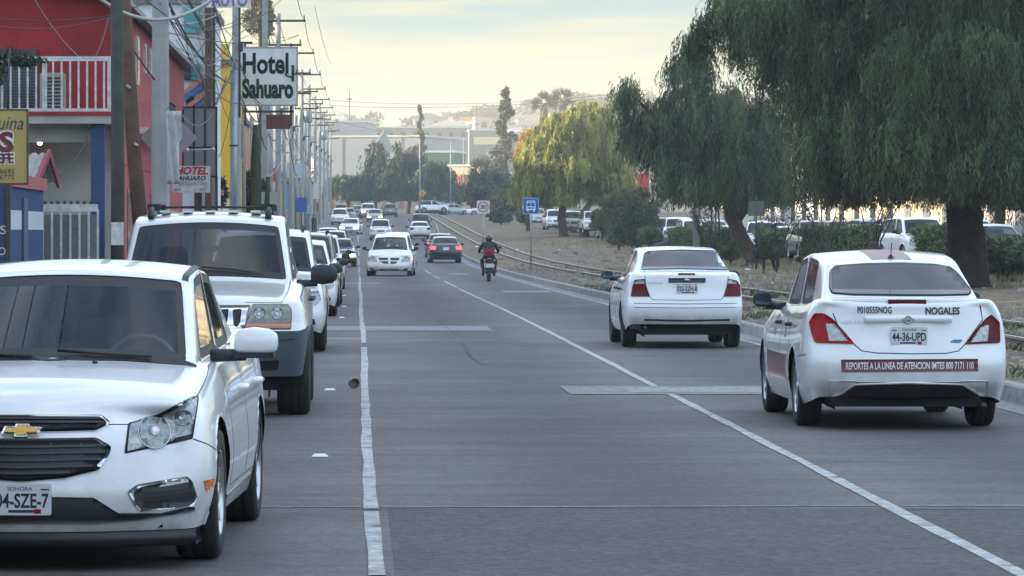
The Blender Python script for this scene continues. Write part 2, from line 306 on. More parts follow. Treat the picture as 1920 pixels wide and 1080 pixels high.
def box_run(name, xa, xb, z0, z1, m, D0, D1, step=3.0, kind='structure', cham=.02):
    D = list(np.arange(D0, D1 + .01, step)); vs = []
    for d in D:
        a, b = (xa(d) if callable(xa) else xa), (xb(d) if callable(xb) else xb); g = gz(d)
        vs += [(a, d, g + z0), (a + .01, d, g + z1 - cham), (a + .01 + cham, d, g + z1), (b - cham, d, g + z1), (b, d, g + z1 - cham), (b, d, g + z0)]
    fs = [(6 * j + k, 6 * j + k + 1, 6 * j + 7 + k, 6 * j + 6 + k) for j in range(len(D) - 1) for k in range(5)] + [tuple(range(6)), tuple(6 * (len(D) - 1) + k for k in range(6))[::-1]]
    o = mobj(name, vs, fs, m); return tag(o, kind=kind)
box_run('kerb', RX, lambda d: RX(d) + .17, -.05, .17, M_KERB, -60, 500)
box_run('kerb', -2.86, -2.70, -.05, .15, M_KERB, -60, 560)
strip('gutter', lambda d: RX(d) - .34, RX, .005, M_PATCH, D1=500)
strip('pavement', -5.4, -2.86, .14, M_CONC, D1=560)
grid_sheet('trackside_ground', list(np.linspace(6.36, 13, 14)) + list(np.linspace(14, 60, 22)), list(np.arange(-20, 330, 1.5)), vz, M_DIRT)
grid_sheet('trackside_ground', list(np.linspace(6.36, 60, 20)), list(np.arange(328.5, 505, 4)), lambda x, y: vz(x, y) if x > 6.5 + rbend(y) else gz(y) - .05, M_DIRT)
grid_sheet('side_street', list(np.linspace(-30, 60, 10)), list(np.arange(504, 600, 6)), lambda x, y: gz(y) + .05, _mats['asphalt'])
# painted lines: slightly wobbly, worn
def line(name, xf, w, D0, D1, m=None, step=.5, dz=.005, wob=.006, dy=None):
    step = min(step, .2) if D0 < 60 else step; D = list(np.arange(D0, D1 + .01, step)); vs = []
    for k, d in enumerate(D):
        x = xf(d) + (float(vnoise(0, d, 2.6, 9)) - .5) * wob * 2; ww = w * (1 + (float(vnoise(3, d, 1.6, 5)) - .5) * .30 + (float(vnoise(3, d, .22, 6)) - .5) * .10) / 2
        vs += [(x - ww, d, gz(d) + dz), (x + ww, d, gz(d) + dz)]
    return tag(mobj(name, vs, [(2 * j, 2 * j + 1, 2 * j + 3, 2 * j + 2) for j in range(len(D) - 1)], m or M_LINE), kind='structure')
for a, b in ((14, 19.0), (19.35, 23.9), (24.0, 57.8), (60.2, 175), (180, 205), (212, 240), (250, 300), (310, 400)): line('parking_line', lambda d: .085 + .012 * math.sin(d * .13), .078, a, b, step=.5 if a < 150 else 3)
for a, b in ((14, 41.3), (42.9, 126), (128.5, 149), (157, 170), (174, 190)): line('centre_line', lambda d: 3.13 + .012 * math.sin(d * .09), .085, a, b, step=.5 if a < 120 else 2)
line('edge_line', lambda d: RX(d) - .42, .09, 45, 240, step=2)
M_PATCHL = ground_mat('pale_road_patch', [(.3, (.24, .24, .24)), (.55, (.30, .30, .30)), (.7, (.14, .14, .14))], 2.5, fine=.3, finescale=22, bump=.2)
def patch(x0, x1, d0, d1, m, dz=.004, skew=0):
    n = 12; vs = []
    for k in range(n + 1):
        x = lerp(x0, x1, k / n); j = (float(vnoise(x, d0, .35, 4)) - .5) * .05
        for d in (d0 + j + skew * (x - x0), d1 + j * .6 + skew * (x - x0)): vs.append((x, d, gz(d) + dz))
    tag(mobj('road_patch', vs, [(2 * k, 2 * k + 2, 2 * k + 3, 2 * k + 1) for k in range(n)], m), kind='structure')
patch(2.12, 6.1, 40.9, 43.1, M_PATCH, .006); patch(2.75, 4.9, 41.3, 42.6, M_PATCHL, .009); patch(-1.0, 2.25, 68, 71.5, M_PATCH); patch(-2.6, 6.1, 24.05, 24.13, M_PATCH, .0035, .03)
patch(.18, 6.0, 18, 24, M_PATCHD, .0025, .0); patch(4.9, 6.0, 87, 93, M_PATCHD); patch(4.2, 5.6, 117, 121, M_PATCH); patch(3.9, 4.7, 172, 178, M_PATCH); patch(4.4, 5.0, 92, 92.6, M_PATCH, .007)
patch(-2.5, .05, 62, 63, M_PATCH, .004); patch(-.4, .8, 140, 143, M_PATCH)
for x, d in ((-.28, 42.0), (-.27, 29.6), (-.3, 79), (-.3, 92), (-.35, 110)):   # bumps of the parking bays
    k = MB(); k.add([(-.06, -.05, 0), (.06, -.05, 0), (.06, .05, 0), (-.06, .05, 0), (-.04, -.03, .018), (.04, -.03, .018), (.04, .03, .018), (-.04, .03, .018)], [(4, 5, 6, 7), (0, 1, 5, 4), (1, 2, 6, 5), (2, 3, 7, 6), (3, 0, 4, 7)])
    o = k.build('road_stud', M_LETW); o.location = (x, d, gz(d) + .003); tag(o, 'flat white road stud beside the parking line, ' + {42.0: 'just under the rusty can', 29.6: 'the one nearest the camera', 79: 'third from the camera', 92: 'fourth from the camera', 110: 'farthest from the camera'}[d], 'road stud', 'road studs along the parking bays')
# cracks and a seam running along the lane
random.seed(31)
for x, d0, d1, wv in ((1.6, 50, 60, .3), (-1.0, 28, 33, .25), (1.55, 66, 120, .1)):
    n = 40; vs = []; xx = x
    for q in range(n + 1):
        d = lerp(d0, d1, q / n); xx += random.uniform(-1, 1) * wv * .12; ww = random.uniform(.004, .012); vs += [(xx - ww, d, gz(d) + .0042), (xx + ww, d, gz(d) + .0042)]
    tag(mobj('road_crack', vs, [(2 * q, 2 * q + 1, 2 * q + 3, 2 * q + 2) for q in range(n)], mat('crack_tar', (.03, .03, .032), .8)), kind='structure')
for d, x0, x1 in ((24.0, -.1, 5.9), (33.6, .2, 3.0), (28.9, 3.2, 6.0), (52, -.2, 3.0), (75, .1, 6.0), (101, .2, 3.1)):
    n = 30; vs = []; dd = d
    for q in range(n + 1):
        x = lerp(x0, x1, q / n); dd += random.uniform(-1, 1) * .03; ww = random.uniform(.006, .02); vs += [(x, dd - ww, gz(d) + .0046), (x, dd + ww, gz(d) + .0046)]
    tag(mobj('road_crack', vs, [(2 * q, 2 * q + 2, 2 * q + 3, 2 * q + 1) for q in range(n)], mat('crack_tar', (.03, .03, .032))), kind='structure')
# rusty can by the line
k = MB(); k.lathe([(.001, 0), (.05, 0), (.055, .01), (.055, .085), (.05, .09), (.046, .085), (.046, .02), (.001, .02)], (0, 0, 0), 'y', 18)
o = k.build('can', mat('can_metal', (.22, .20, .16), .5, .4, noise=.6, nscale=30)); o.location = (-.045, 42.6, gz(42) + .056); o.rotation_euler = (0, 0, R(195)); tag(o, 'crushed old can lying on the asphalt beside the white parking line', 'can')
# railway
M_RAIL = mat('rail_steel', (.50, .46, .41), .32, .75, noise=.2, nscale=4); M_RAILR = mat('rail_rust', (.17, .115, .085), .8, noise=.3, nscale=10); M_SLEEP = mat('old_timber', (.075, .06, .05), .9, noise=.4, nscale=6, bump=.4, bscale=20)
tr = thing('railway_track', 'single railway track with worn shining rails running beside the road', 'railway', (9.1, 0, 0))
RZ = .15
for x in (8.38, 9.82):
    prof = [(-.06, 0), (-.06, .015), (-.012, .03), (-.012, .10), (-.036, .11), (-.036, .145), (.036, .145), (.036, .11), (.012, .10), (.012, .03), (.06, .015), (.06, 0)]
    D = list(np.arange(-10, 560, 5.0)); vs = [(x - 9.1 + a, d, gz(d) + RZ + b) for d in D for a, b in prof]; n = len(prof)
    fs = [(j * n + k, j * n + (k + 1) % n, (j + 1) * n + (k + 1) % n, (j + 1) * n + k) for j in range(len(D) - 1) for k in range(n)]
    mobj('rail', vs, fs, [M_RAILR, M_RAIL], tr, midx=[1 if (q % n) in (4, 5, 6) else 0 for q in range(len(fs))])
k = MB(); k.box(-1.15, 1.15, -.11, .11, -.06, .0); proto = k.build('sleeper', M_SLEEP, tr); d = 36.0; rest = MB(); first = True; cnt = 0
while d < 330:
    z = gz(d) + RZ - .004 + random.uniform(-.02, .0)
    if cnt < 90:
        o = proto if first else proto.copy()
        if not first: COL.objects.link(o); o.parent = tr
        first = False; o.location = (random.uniform(-.08, .08), d, z); o.rotation_euler = (0, 0, random.uniform(-.04, .04))
    else: rest.box(-1.1, 1.1, d - .11, d + .11, z - .06, z)
    cnt += 1; d += .72
o = rest.build('sleepers_beyond', M_SLEEP, tr); o['kind'] = 'stuff'
# ballast stones, gravel
def stones(name, n, xr, dr, size, m, label, dens_near=True):
    u = rng.random(n) ** (1.6 if dens_near else 1); D = dr[0] + (dr[1] - dr[0]) * u; X = xr[0] + (xr[1] - xr[0]) * rng.random(n); s = size * (.5 + rng.random(n) ** 2 * 1.3)
    base = np.array([(-1, -.8, -.3), (.9, -1, -.3), (1, .9, -.3), (-.8, 1, -.3), (-.5, -.5, .7), (.6, -.4, .6), (.5, .6, .75), (-.6, .5, .6)])
    F6 = [(4, 5, 6, 7), (0, 1, 5, 4), (1, 2, 6, 5), (2, 3, 7, 6), (3, 0, 4, 7)]; qs = []
    for i in range(n):
        a = rng.random() * 6.28; ca, sa = math.cos(a), math.sin(a); b = base * s[i] * (.7 + .6 * rng.random(3)); p = np.stack([b[:, 0] * ca - b[:, 1] * sa, b[:, 0] * sa + b[:, 1] * ca, b[:, 2]], 1) + (X[i], D[i], vz(X[i], D[i]))
        qs += [p[list(f)] for f in F6]
    o = np_quads(name, np.array(qs), m); return tag(o, label, None, kind='stuff')
M_STONE = mat('stone', (.20, .18, .165), .9, noise=.45, nscale=1.5)
stones('gravel', 5200, (6.5, 13), (36, 190), .045, M_STONE, 'loose grey gravel beside and between the rails')
stones('rubble', 900, (7, 19), (40, 260), .10, M_STONE, 'scattered stones on the dirt strip')
# ---------------------------------------------------------------- grass tufts on the strip
def grass(name, n, boxes, label, m, h=.28):
    out = []
    for (x0, x1, d0, d1, k) in boxes:
        q = int(n * k); X = x0 + (x1 - x0) * rng.random(q); D = d0 + (d1 - d0) * rng.random(q)
        keep = vnoise(X, D, 2.1, 8) > .55; X, D = X[keep], D[keep]
        for x, d in zip(X, D):
            z = vz(x, d) - .02
            for b in range(3):
                a = rng.random() * 3.14; ln = h * (.5 + rng.random()); t = rng.normal(0, .09, 2); ww = .012 + .012 * rng.random(); ca, sa = math.cos(a) * ww, math.sin(a) * ww; o = rng.normal(0, .05, 2)
                out.append([(x + o[0] - ca, d + o[1] - sa, z), (x + o[0] + ca, d + o[1] + sa, z), (x + o[0] + t[0] + ca * .3, d + o[1] + t[1], z + ln), (x + o[0] + t[0] - ca * .3, d + o[1] + t[1], z + ln)])
    return tag(np_quads(name, np.array(out), m), label, None, kind='stuff')
GM = leaf_mat('dry_grass', (.20, .165, .085), (.42, .36, .20), .3)
grass('dry_grass', 13000, [(16.0, 18.9, 70, 300, .75), (12.5, 15.5, 120, 300, .08), (10.9, 12.5, 40, 200, .05), (19.6, 21.5, 80, 150, .10)], 'dry yellow grass tufts in front of the hedges', GM, .20)
grass('weeds', 3500, [(6.5, 8.2, 36, 120, .5), (8.5, 9.7, 36, 160, .6), (16, 19, 80, 220, .4)], 'green weeds growing between the rails', leaf_mat('weed_green', (.035, .05, .02), (.10, .12, .045), .3), .09)
# ---------------------------------------------------------------- cars: a subdivided cage, split into parts
COLS = [0, .45, .845, .90, 1.0]
CAR0 = dict(L=4.5, W=1.74, H=1.45,
    ys=[0, .28, .52, .95, 1.25, 1.46, 2.38, 2.48, 3.30, 3.62, 3.95, 4.25, 4.5],
    zt=[.70, .78, .83, .90, .93, .94, .95, .95, .98, 1.02, 1.03, 1.02, .98],
    zb=[.24, .20, .20, .19, .19, .19, .19, .19, .19, .20, .22, .25, .28],
    hwf=[.84, .95, .985, 1, 1, 1, 1, 1, 1, 1, .985, .95, .87],
    rows=[0, .16, .38, .62, .86, 1.0], rw=[.93, .98, 1.0, .985, .955, .90], crown=[.03, .04, .05, .05, .04, 0, 0, 0, 0, .03, .03, .03, .02],
    fp=[.06, 0, .0, .03, .06, .14], plan=.20, rp=[.10, .02, 0, .02, .06, .08], planr=.16,
    yt=[1.85, 1.98, 2.42, 2.52, 3.02, 3.20], zr=[1.36, 1.40, 1.43, 1.43, 1.40, 1.35], tw=.66, twr=None, rcrown=.035, rcv=.10, ccv=.14,
    t1=.04, t2=.90, t3=1.0, bulge=.03, wheel_r=.315, wheel_w=.205, axf=.90, axr=3.55, arch=.055, qglass=False, lev=2, cell=None)
def car_shape(P):
    """returns dict of parts name -> (verts, faces), smooth body split by cell group, in car space (front at y=0)"""
    hw = P['W'] / 2; ys, zt, zb, hwf = P['ys'], P['zt'], P['zb'], P['hwf']; tw = P['tw'] * hw; twr = (P['twr'] or P['tw']) * hw
    V = []; K = {}; cells = []
    def pos(c, i, r):
        u = COLS[abs(c)]; sg = -1 if c < 0 else 1
        x = sg * u * hw * hwf[i] * P['rw'][r]; h = zt[i] - zb[i]; z = zb[i] + h * P['rows'][r]; y = ys[i]
        k = 1 - (u ** 2)
        if r == 5: z += P['crown'][i] * k
        if r == 4 and i in (0, 12): z += P['crown'][i] * k * .6
        if i == 0: y += P['fp'][r] + P['plan'] * u * u
        if i == 1 and r == 5: y -= .04 * k
        if i == 12: y -= P['rp'][r] + P['planr'] * u * u
        if i == 4 and r == 5: y -= P['ccv'] * k
        if i == 9 and r == 5: y += P['ccv'] * .5 * k
        return Vector((x, y, z))
    def rpos(c, i):
        u = COLS[abs(c)] / COLS[3]; sg = -1 if c < 0 else 1; k = 1 - u * u; f = (i - 4) / 5
        y = P['yt'][i - 4]
        if i == 4: y -= P['rcv'] * k
        if i == 9: y += P['rcv'] * .6 * k
        return Vector((sg * u * lerp(tw, twr, f) * (.985 if i in (4, 9) else 1), y, P['zr'][i - 4] + P['rcrown'] * k))
    def key(k):
        if k not in K:
            if k[0] == 'B': p = pos(*k[1:])
            elif k[0] == 'R': p = rpos(*k[1:])
            else:
                _, c, i, t = k; tt = (P['t1'], P['t2'])[t - 1]
                a, b = pos(c, i, 5), rpos(c, i); p = a.lerp(b, tt)
                bl = P['bulge'] * 4 * tt * (1 - tt)
                if abs(c) == 3: p.x += math.copysign(bl, c)
                if i == 4: p.y -= bl * (1 - (COLS[abs(c)]) ** 2) * 1.2; p.z += bl * .5
                if i == 9: p.y += bl * .8
            K[k] = len(V); V.append(p)
        return K[k]
    def g(c, i, t): return ('B', c, i, 5) if t == 0 else (('R', c, i) if t == 3 else ('G', c, i, t))
    def cell(ks, grp): cells.append((tuple(key(k) for k in ks), grp))
    cf = P['cell'] or (lambda kind, a, r: None)
    for c in (-4, 4):
        for i in range(12):
            for r in range(5):
                cell([('B', c, i, r), ('B', c, i + 1, r), ('B', c, i + 1, r + 1), ('B', c, i, r + 1)], cf('side', i, r) or 'body')
    for i in (0, 12):
        for c in range(-4, 4):
            for r in range(5):
                cell([('B', c, i, r), ('B', c + 1, i, r), ('B', c + 1, i, r + 1), ('B', c, i, r + 1)], cf('front' if i == 0 else 'rear', c, r) or 'body')
    for c in range(-4, 4):
        for i in range(12):
            if -3 <= c <= 2 and 4 <= i <= 8: continue
            cell([('B', c, i, 5), ('B', c + 1, i, 5), ('B', c + 1, i + 1, 5), ('B', c, i + 1, 5)], cf('top', i, c) or 'body')
    for i, nm in ((4, 'windshield'), (9, 'body' if P.get('plain_rear') else 'rear_window')):
        for c in range(-3, 3):
            for t in range(3):
                cell([g(c, i, t), g(c + 1, i, t), g(c + 1, i, t + 1), g(c, i, t + 1)], nm if (t == 1 and (-2 - P.get('wide', 0)) <= c <= (1 + P.get('wide', 0))) else 'body')
    for c in (-3, 3):
        sd = 'l' if c < 0 else 'r'
        for i in range(4, 9):
            for t in range(3):
                nm = 'body'
                if t == 1 and i in P.get('glass', (5, 7)): nm = 'side_window|%s%d' % (sd, i)
                if t == 1 and i == 8 and P['qglass']: nm = 'side_window|%s%d' % (sd, i)
                if t == 1 and i == 6: nm = cf('bpillar', 0, 0) or 'body'
                cell([g(c, i, t), g(c, i + 1, t), g(c, i + 1, t + 1), g(c, i, t + 1)], nm)
    for c in range(-3, 3):
        for i in range(4, 9):
            cell([g(c, i, 3), g(c + 1, i, 3), g(c + 1, i + 1, 3), g(c, i + 1, 3)], cf('roof', i, c) or 'body')
    groups = sorted({x[1] for x in cells}); gi = {n: k for k, n in enumerate(groups)}
    bm = bmesh.new(); bv = [bm.verts.new(p) for p in V]
    for vs, gn in cells:
        f = bm.faces.new([bv[k] for k in vs]); f.material_index = gi[gn]; f.smooth = True
    bmesh.ops.recalc_face_normals(bm, faces=bm.faces)
    bm.faces.ensure_lookup_table()
    fmax = max(bm.faces, key=lambda f: f.calc_center_median().z)
    if fmax.normal.z < 0: bmesh.ops.reverse_faces(bm, faces=bm.faces)
    cl = bm.edges.layers.float.new('crease_edge')
    for e in bm.edges:
        if len(e.link_faces) == 2:
            a, b = e.link_faces
            if a.material_index != b.material_index: e[cl] = 1.0
    vl = bm.verts.layers.float.new('crease_vert')
    for v in bm.verts:
        ms = [f.material_index for f in v.link_faces]
        for k in set(ms):
            if ('window' in groups[k] or groups[k] == 'windshield') and ms.count(k) == 1: v[vl] = P.get('corner', .55)
    inv = {v: k for k, v in K.items()}
    bm.verts.index_update()
    cr = P.get('crease')
    for e in bm.edges:
        ka, kb = inv[e.verts[0].index], inv[e.verts[1].index]
        if ka[0] == 'B' and kb[0] == 'B':
            if ka[3] == 5 and kb[3] == 5 and ka[2] == kb[2] and ka[2] in (4, 9) and abs(ka[1]) <= 3 and abs(kb[1]) <= 3: e[cl] = .85
            if ka[3] == kb[3]:
                w = {0: .6, 1: .15, 2: .3, 3: .1, 4: .15, 5: .25}[ka[3]]
                if ka[3] == 5 and ka[2] == kb[2] and ka[2] in (0, 12): w = .5
                if ka[3] == 5 and ka[2] == kb[2] == 0 : w = .35
                if ka[3] == 5 and abs(ka[1]) == 4 or ka[3] < 5: e[cl] = max(e[cl], w)
                if ka[3] == 5 and ka[2] == kb[2] and ka[2] in (0, 12): e[cl] = max(e[cl], w)
            if cr:
                x = cr(ka[1:], kb[1:])
                if x: e[cl] = max(e[cl], x)
        if ka[0] != 'B' or kb[0] != 'B':
            if e[cl] < .1 and ka[0] == 'R' and kb[0] == 'R' and ka[2] == kb[2] and ka[2] in (4, 9): e[cl] = .3
    me = bpy.data.meshes.new('cage'); bm.to_mesh(me); bm.free()
    for _ in groups: me.materials.append(None)
    o = bpy.data.objects.new('cage', me); COL.objects.link(o); md = o.modifiers.new('s', 'SUBSURF'); md.levels = md.render_levels = P['lev']
    bpy.context.view_layer.update(); ev = bpy.data.meshes.new_from_object(o.evaluated_get(_dg())); bpy.data.objects.remove(o); bpy.data.meshes.remove(me)
    bm = bmesh.new(); bm.from_mesh(ev); bpy.data.meshes.remove(ev)
    bvh = BVHTree.FromBMesh(bm)
    # wheel arches
    Ra = P['wheel_r'] + P['arch']
    for ay in (P['axf'], P['axr']):
        def d(v): return math.hypot(v.co.y - ay, v.co.z - P['wheel_r'])
        kill = [f for f in bm.faces if all(abs(v.co.x) > hw * .7 and d(v) < Ra for v in f.verts)]
        bmesh.ops.delete(bm, geom=kill, context='FACES')
        for v in bm.verts:
            if abs(v.co.x) > hw * .7:
                q = d(v)
                if 1e-4 < q < Ra:
                    v.co.y = ay + (v.co.y - ay) * Ra / q; v.co.z = P['wheel_r'] + (v.co.z - P['wheel_r']) * Ra / q
                    
    bm.normal_update()
    parts = {}
    for gname in groups:
        fs = [f for f in bm.faces if f.material_index == gi[gname]]
        if not fs: continue
        glass = 'window' in gname or gname == 'windshield'
        idx = {}; vs = []; fl = []; mi = []
        for f in fs:
            l = []
            for v in f.verts:
                if v.index not in idx:
                    idx[v.index] = len(vs); vs.append(v.co - v.normal * (.004 if glass else 0))
                l.append(idx[v.index])
            fl.append(l)
            edge = any(len(e.link_faces) < 2 or e.link_faces[0].material_index != e.link_faces[1].material_index for e in f.edges)
            mi.append(1 if (glass and edge) else 0)
        parts[gname] = (vs, fl, mi)
    bm.free()
    return parts, bvh
def wheel(parent, x, y, P, rim='alloy', lev=1, spokes=5):
    r, w = P['wheel_r'], P['wheel_w']; sg = 1 if x > 0 else -1; n = 40 if lev > 1 else 20
    h = MB(); h.lathe([(.001, -w * .35), (r * .62, -w * .35), (r * .62, -w * .1)], (x, y, r), 'x', n)
    wobj = h.build('wheel', M_STEEL, parent)
    t = MB(); k = w / 2
    t.lathe([(r * .66, -k * .9), (r * .72, -k), (r * .93, -k), (r * .985, -k * .82), (r, -k * .5), (r, -k * .3), (r * .985, -k * .27), (r * .985, -k * .21), (r, -k * .18), (r, k * .18), (r * .985, k * .21), (r * .985, k * .27), (r, k * .3), (r, k * .5), (r * .985, k * .82), (r * .93, k), (r * .72, k), (r * .66, k * .9)], (x, y, r), 'x', n)
    t.build('tyre', M_TYRE, wobj)
    m = MB(); R0 = r * .67
    o = k * sg
    m.lathe([(R0, -k * sg * .9), (R0, o * .92), (R0 * .95, o * .97), (R0 * .9, o * .8), (R0 * .86, o * .3), (.001, o * .2)], (x, y, r), 'x', n)
    if rim == 'alloy':
        for s in range(spokes):
            a = 2 * math.pi * s / spokes + .3
            ca, sa = math.cos(a), math.sin(a); tx, tz = -sa, ca
            for dd in (-1, 1):
                p = []
                for rr, ww, dx in ((.05, .035, .72), (R0 * .93, .03, .84)):
                    off = dd * (.012 if rr < .1 else .045)
                    for q in (-1, 1):
                        p.append((x + o * dx, y + ca * rr + tx * (off + q * ww / 2), r + sa * rr + tz * (off + q * ww / 2)))
                p2 = [(x + o * .35, b, c) for a_, b, c in p]
                m.add(p + p2, [(0, 1, 3, 2), (0, 2, 6, 4), (1, 5, 7, 3), (2, 3, 7, 6)])
        m.lathe([(.001, o * .88), (.055, o * .86), (.06, o * .6)], (x, y, r), 'x', 12)
        m.build('rim', M_RIM, wobj)
    else:
        m.lathe([(R0 * .5, o * .55), (R0 * .35, o * .75), (.001, o * .8)], (x, y, r), 'x', n)
        m.build('rim', M_STEEL if rim == 'steel' else M_RIM, wobj)
    return wobj
M_MIRG = mat('mirror_glass', (.10, .13, .17), .08, .6)
class Car:
    def __init__(s, name, label, cat, P, body, loc, rz, group=None, glass=None, rim='alloy', groups_mats=None, rear_glass=None, spokes=5):
        s.P = dict(CAR0); s.P.update(P); s.t = thing(name, label, cat, loc, rz, group); P = s.P
        s.M = Matrix.Translation(loc) @ Matrix.Rotation(rz, 4, 'Z') @ Matrix.Translation((0, -P['L'] / 2, 0))
        s.off = Matrix.Translation((0, -P['L'] / 2, 0)); s.body = body
        parts, s.bvh = car_shape(P); s.camL = s.M.inverted() @ Vector((0, 0, CH)); s.Mi = s.M.inverted().to_3x3()
        glass = glass or M_GLASS; gm = groups_mats or {}
        for nm, (vs, fl, mi) in parts.items():
            base = nm.split('|')[0]; isg = 'window' in base or base == 'windshield'
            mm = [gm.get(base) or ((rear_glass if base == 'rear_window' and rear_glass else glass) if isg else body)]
            if isg: mm.append(M_SEAL)
            s.put(base, vs, fl, mm, smooth=True, midx=mi)
        hw = P['W'] / 2
        u = MB(); u.box(-hw * .72, hw * .72, .25, P['L'] - .25, P['wheel_r'] * .62, .42)
        for ay in (P['axf'], P['axr']):
            n = 16; Ra = P['wheel_r'] + P['arch'] - .004
            for sg in (-1, 1):
                vs = []
                for q in range(n + 1):
                    a = math.pi * q / n * 1.16 - .25
                    for x in (hw * .955, hw * .62): vs.append((sg * x, ay + Ra * math.cos(a), P['wheel_r'] + Ra * math.sin(a)))
                u.add(vs, [(2 * q, 2 * q + 1, 2 * q + 3, 2 * q + 2) for q in range(n)])
                c = len(vs); u.add([(sg * hw * .62, ay - Ra, .15), (sg * hw * .62, ay + Ra, .15), (sg * hw * .62, ay + Ra, P['wheel_r'] + Ra), (sg * hw * .62, ay - Ra, P['wheel_r'] + Ra)], [(0, 1, 2, 3)])
        s.mb('underbody', u, M_UNDER)
        for ay in (P['axf'], P['axr']):
            for sg in (-1, 1):
                w = wheel(s.t, sg * (hw - P['wheel_w'] / 2 - P.get('winset', .035)), ay, P, rim, P['lev'], spokes); w.location = (0, -P['L'] / 2, 0)
    def put(s, name, vs, fs, mats, smooth=False, midx=None, parent=None):
        o = mobj(name, vs, fs, mats, parent or s.t, smooth, midx)
        if not parent: o.location = (0, -s.P['L'] / 2, 0)
        return o
    def mb(s, name, m, mats, parent=None):
        o = m.build(name, mats, parent or s.t)
        if not parent: o.location = (0, -s.P['L'] / 2, 0)
        return o
    # ---- projection on the body
    def hit(s, p, mode):
        if mode == 'px':
            d = (s.Mi @ Vector(((p[0] - VX) / F, 1, -(p[1] - HY) / F))).normalized(); o = s.camL
        elif mode == 'front': o = Vector((p[0], -3, p[1])); d = Vector((0, 1, 0))
        elif mode == 'rear': o = Vector((p[0], s.P['L'] + 3, p[1])); d = Vector((0, -1, 0))
        elif mode == 'right': o = Vector((4, p[0], p[1])); d = Vector((-1, 0, 0))
        elif mode == 'left': o = Vector((-4, p[0], p[1])); d = Vector((1, 0, 0))
        elif mode == 'top': o = Vector((p[0], p[1], 4)); d = Vector((0, 0, -1))
        h, n, i, q = s.bvh.ray_cast(o, d)
        if h is None:
            # nearest point to the ray
            t = (Vector((0, s.P['L'] / 2, .7)) - o).dot(d); h, n, i, q = s.bvh.find_nearest(o + d * t)
        if n.dot(d) > 0: n = -n
        return h, n
    def drape(s, name, poly, mats, mode='px', off=.006, step=None, parent=None, mirror=False, lip=.012, smooth=True):
        poly = [Vector(p) for p in poly]
        xs = [p.x for p in poly]; zs = [p.y for p in poly]; size = max(max(xs) - min(xs), max(zs) - min(zs))
        st = step or size / 10; dens = []
        for i, p in enumerate(poly):
            q = poly[(i + 1) % len(poly)]; n = max(1, int((q - p).length / st))
            dens += [p.lerp(q, k / n) for k in range(n)]
        dd = []
        for p in dens:
            if not dd or (p - dd[-1]).length > st * .06: dd.append(p)
        if (dd[0] - dd[-1]).length < st * .06: dd.pop()
        dens = dd
        n0 = len(dens); pts = list(dens)
        x = min(xs) + st * .5
        while x < max(xs):
            z = min(zs) + st * .5
            while z < max(zs):
                pts.append(Vector((x, z))); z += st
            x += st
        r = delaunay_2d_cdt(pts, [(i, (i + 1) % n0) for i in range(n0)], [list(range(n0))], 1, 1e-5)
        v2, fs = r[0], [list(f) for f in r[2]]
        used = sorted({i for f in fs for i in f}); ix = {i: q for q, i in enumerate(used)}; v2 = [v2[i] for i in used]; fs = [[ix[i] for i in f] for f in fs]
        out = []
        for p in v2:
            h, n = s.hit(p, mode); out.append((h, n))
        vs = [h + n * off for h, n in out]
        # outward facing check + rim
        cnt = {}
        for f in fs:
            for a, b in zip(f, f[1:] + f[:1]): cnt[(a, b)] = cnt.get((a, b), 0) + 1
        bnd = [(a, b) for (a, b) in cnt if (b, a) not in cnt]
        base = {}; 
        for a, b in bnd:
            for k in (a, b):
                if k not in base: base[k] = len(vs); vs.append(out[k][0] - out[k][1] * lip)
        fs2 = fs + [[a, b, base[b], base[a]] for a, b in bnd]
        f0 = fs[0]; nn = (vs[f0[1]] - vs[f0[0]]).cross(vs[f0[2]] - vs[f0[0]])
        if nn.dot(out[f0[0]][1]) < 0: fs2 = [f[::-1] for f in fs2]
        nm = len(fs)
        sm = [smooth] * nm + [False] * (len(fs2) - nm)
        objs = []
        for mi in ((False, True) if mirror else (False,)):
            vv = [Vector((-v.x, v.y, v.z)) for v in vs] if mi else vs
            ff = [f[::-1] for f in fs2] if mi else fs2
            pr = parent[1 if mi else 0] if isinstance(parent, list) else parent
            o = s.put(name, vv, ff, mats, parent=pr); o.data.polygons.foreach_set('use_smooth', sm); objs.append(o)
        return objs if mirror else objs[0]
    def line(s, name, pts, width, m, mode='px', off=.004, mirror=False, closed=False, parent=None, step=None):
        """a thin draped ribbon along a polyline (panel gaps, trim)"""
        pts = [Vector(p) for p in pts]
        if closed: pts = pts + [pts[0]]
        tot = sum((b - a).length for a, b in zip(pts, pts[1:])); st = step or tot / 30; d = []
        for a, b in zip(pts, pts[1:]):
            n = max(1, int((b - a).length / st)); d += [a.lerp(b, k / n) for k in range(n)]
        d.append(pts[-1]); h = [s.hit(p, mode) for p in d]; vs = []; n = len(h)
        for i, (p, nn) in enumerate(h):
            if closed: t = h[(i + 1) % (n - 1)][0] - h[(i - 1) % (n - 1)][0] if i not in (0, n - 1) else h[1][0] - h[n - 2][0]
            else: t = h[min(i + 1, n - 1)][0] - h[max(i - 1, 0)][0]
            w = t.cross(nn).normalized() * width / 2; q = p + nn * off; vs += [q - w, q + w]
            vs += [p - w - nn * .004, p + w - nn * .004]
        fs = []
        for i in range(n - 1):
            a = 4 * i; fs += [(a, a + 1, a + 5, a + 4), (a, a + 4, a + 6, a + 2), (a + 1, a + 3, a + 7, a + 5)]
        objs = []
        for mi in ((False, True) if mirror else (False,)):
            vv = [Vector((-v.x, v.y, v.z)) for v in vs] if mi else vs
            objs.append(s.put(name, vv, [f[::-1] for f in fs] if mi else fs, m, parent=parent[int(mi)] if isinstance(parent, list) else parent))
        return objs
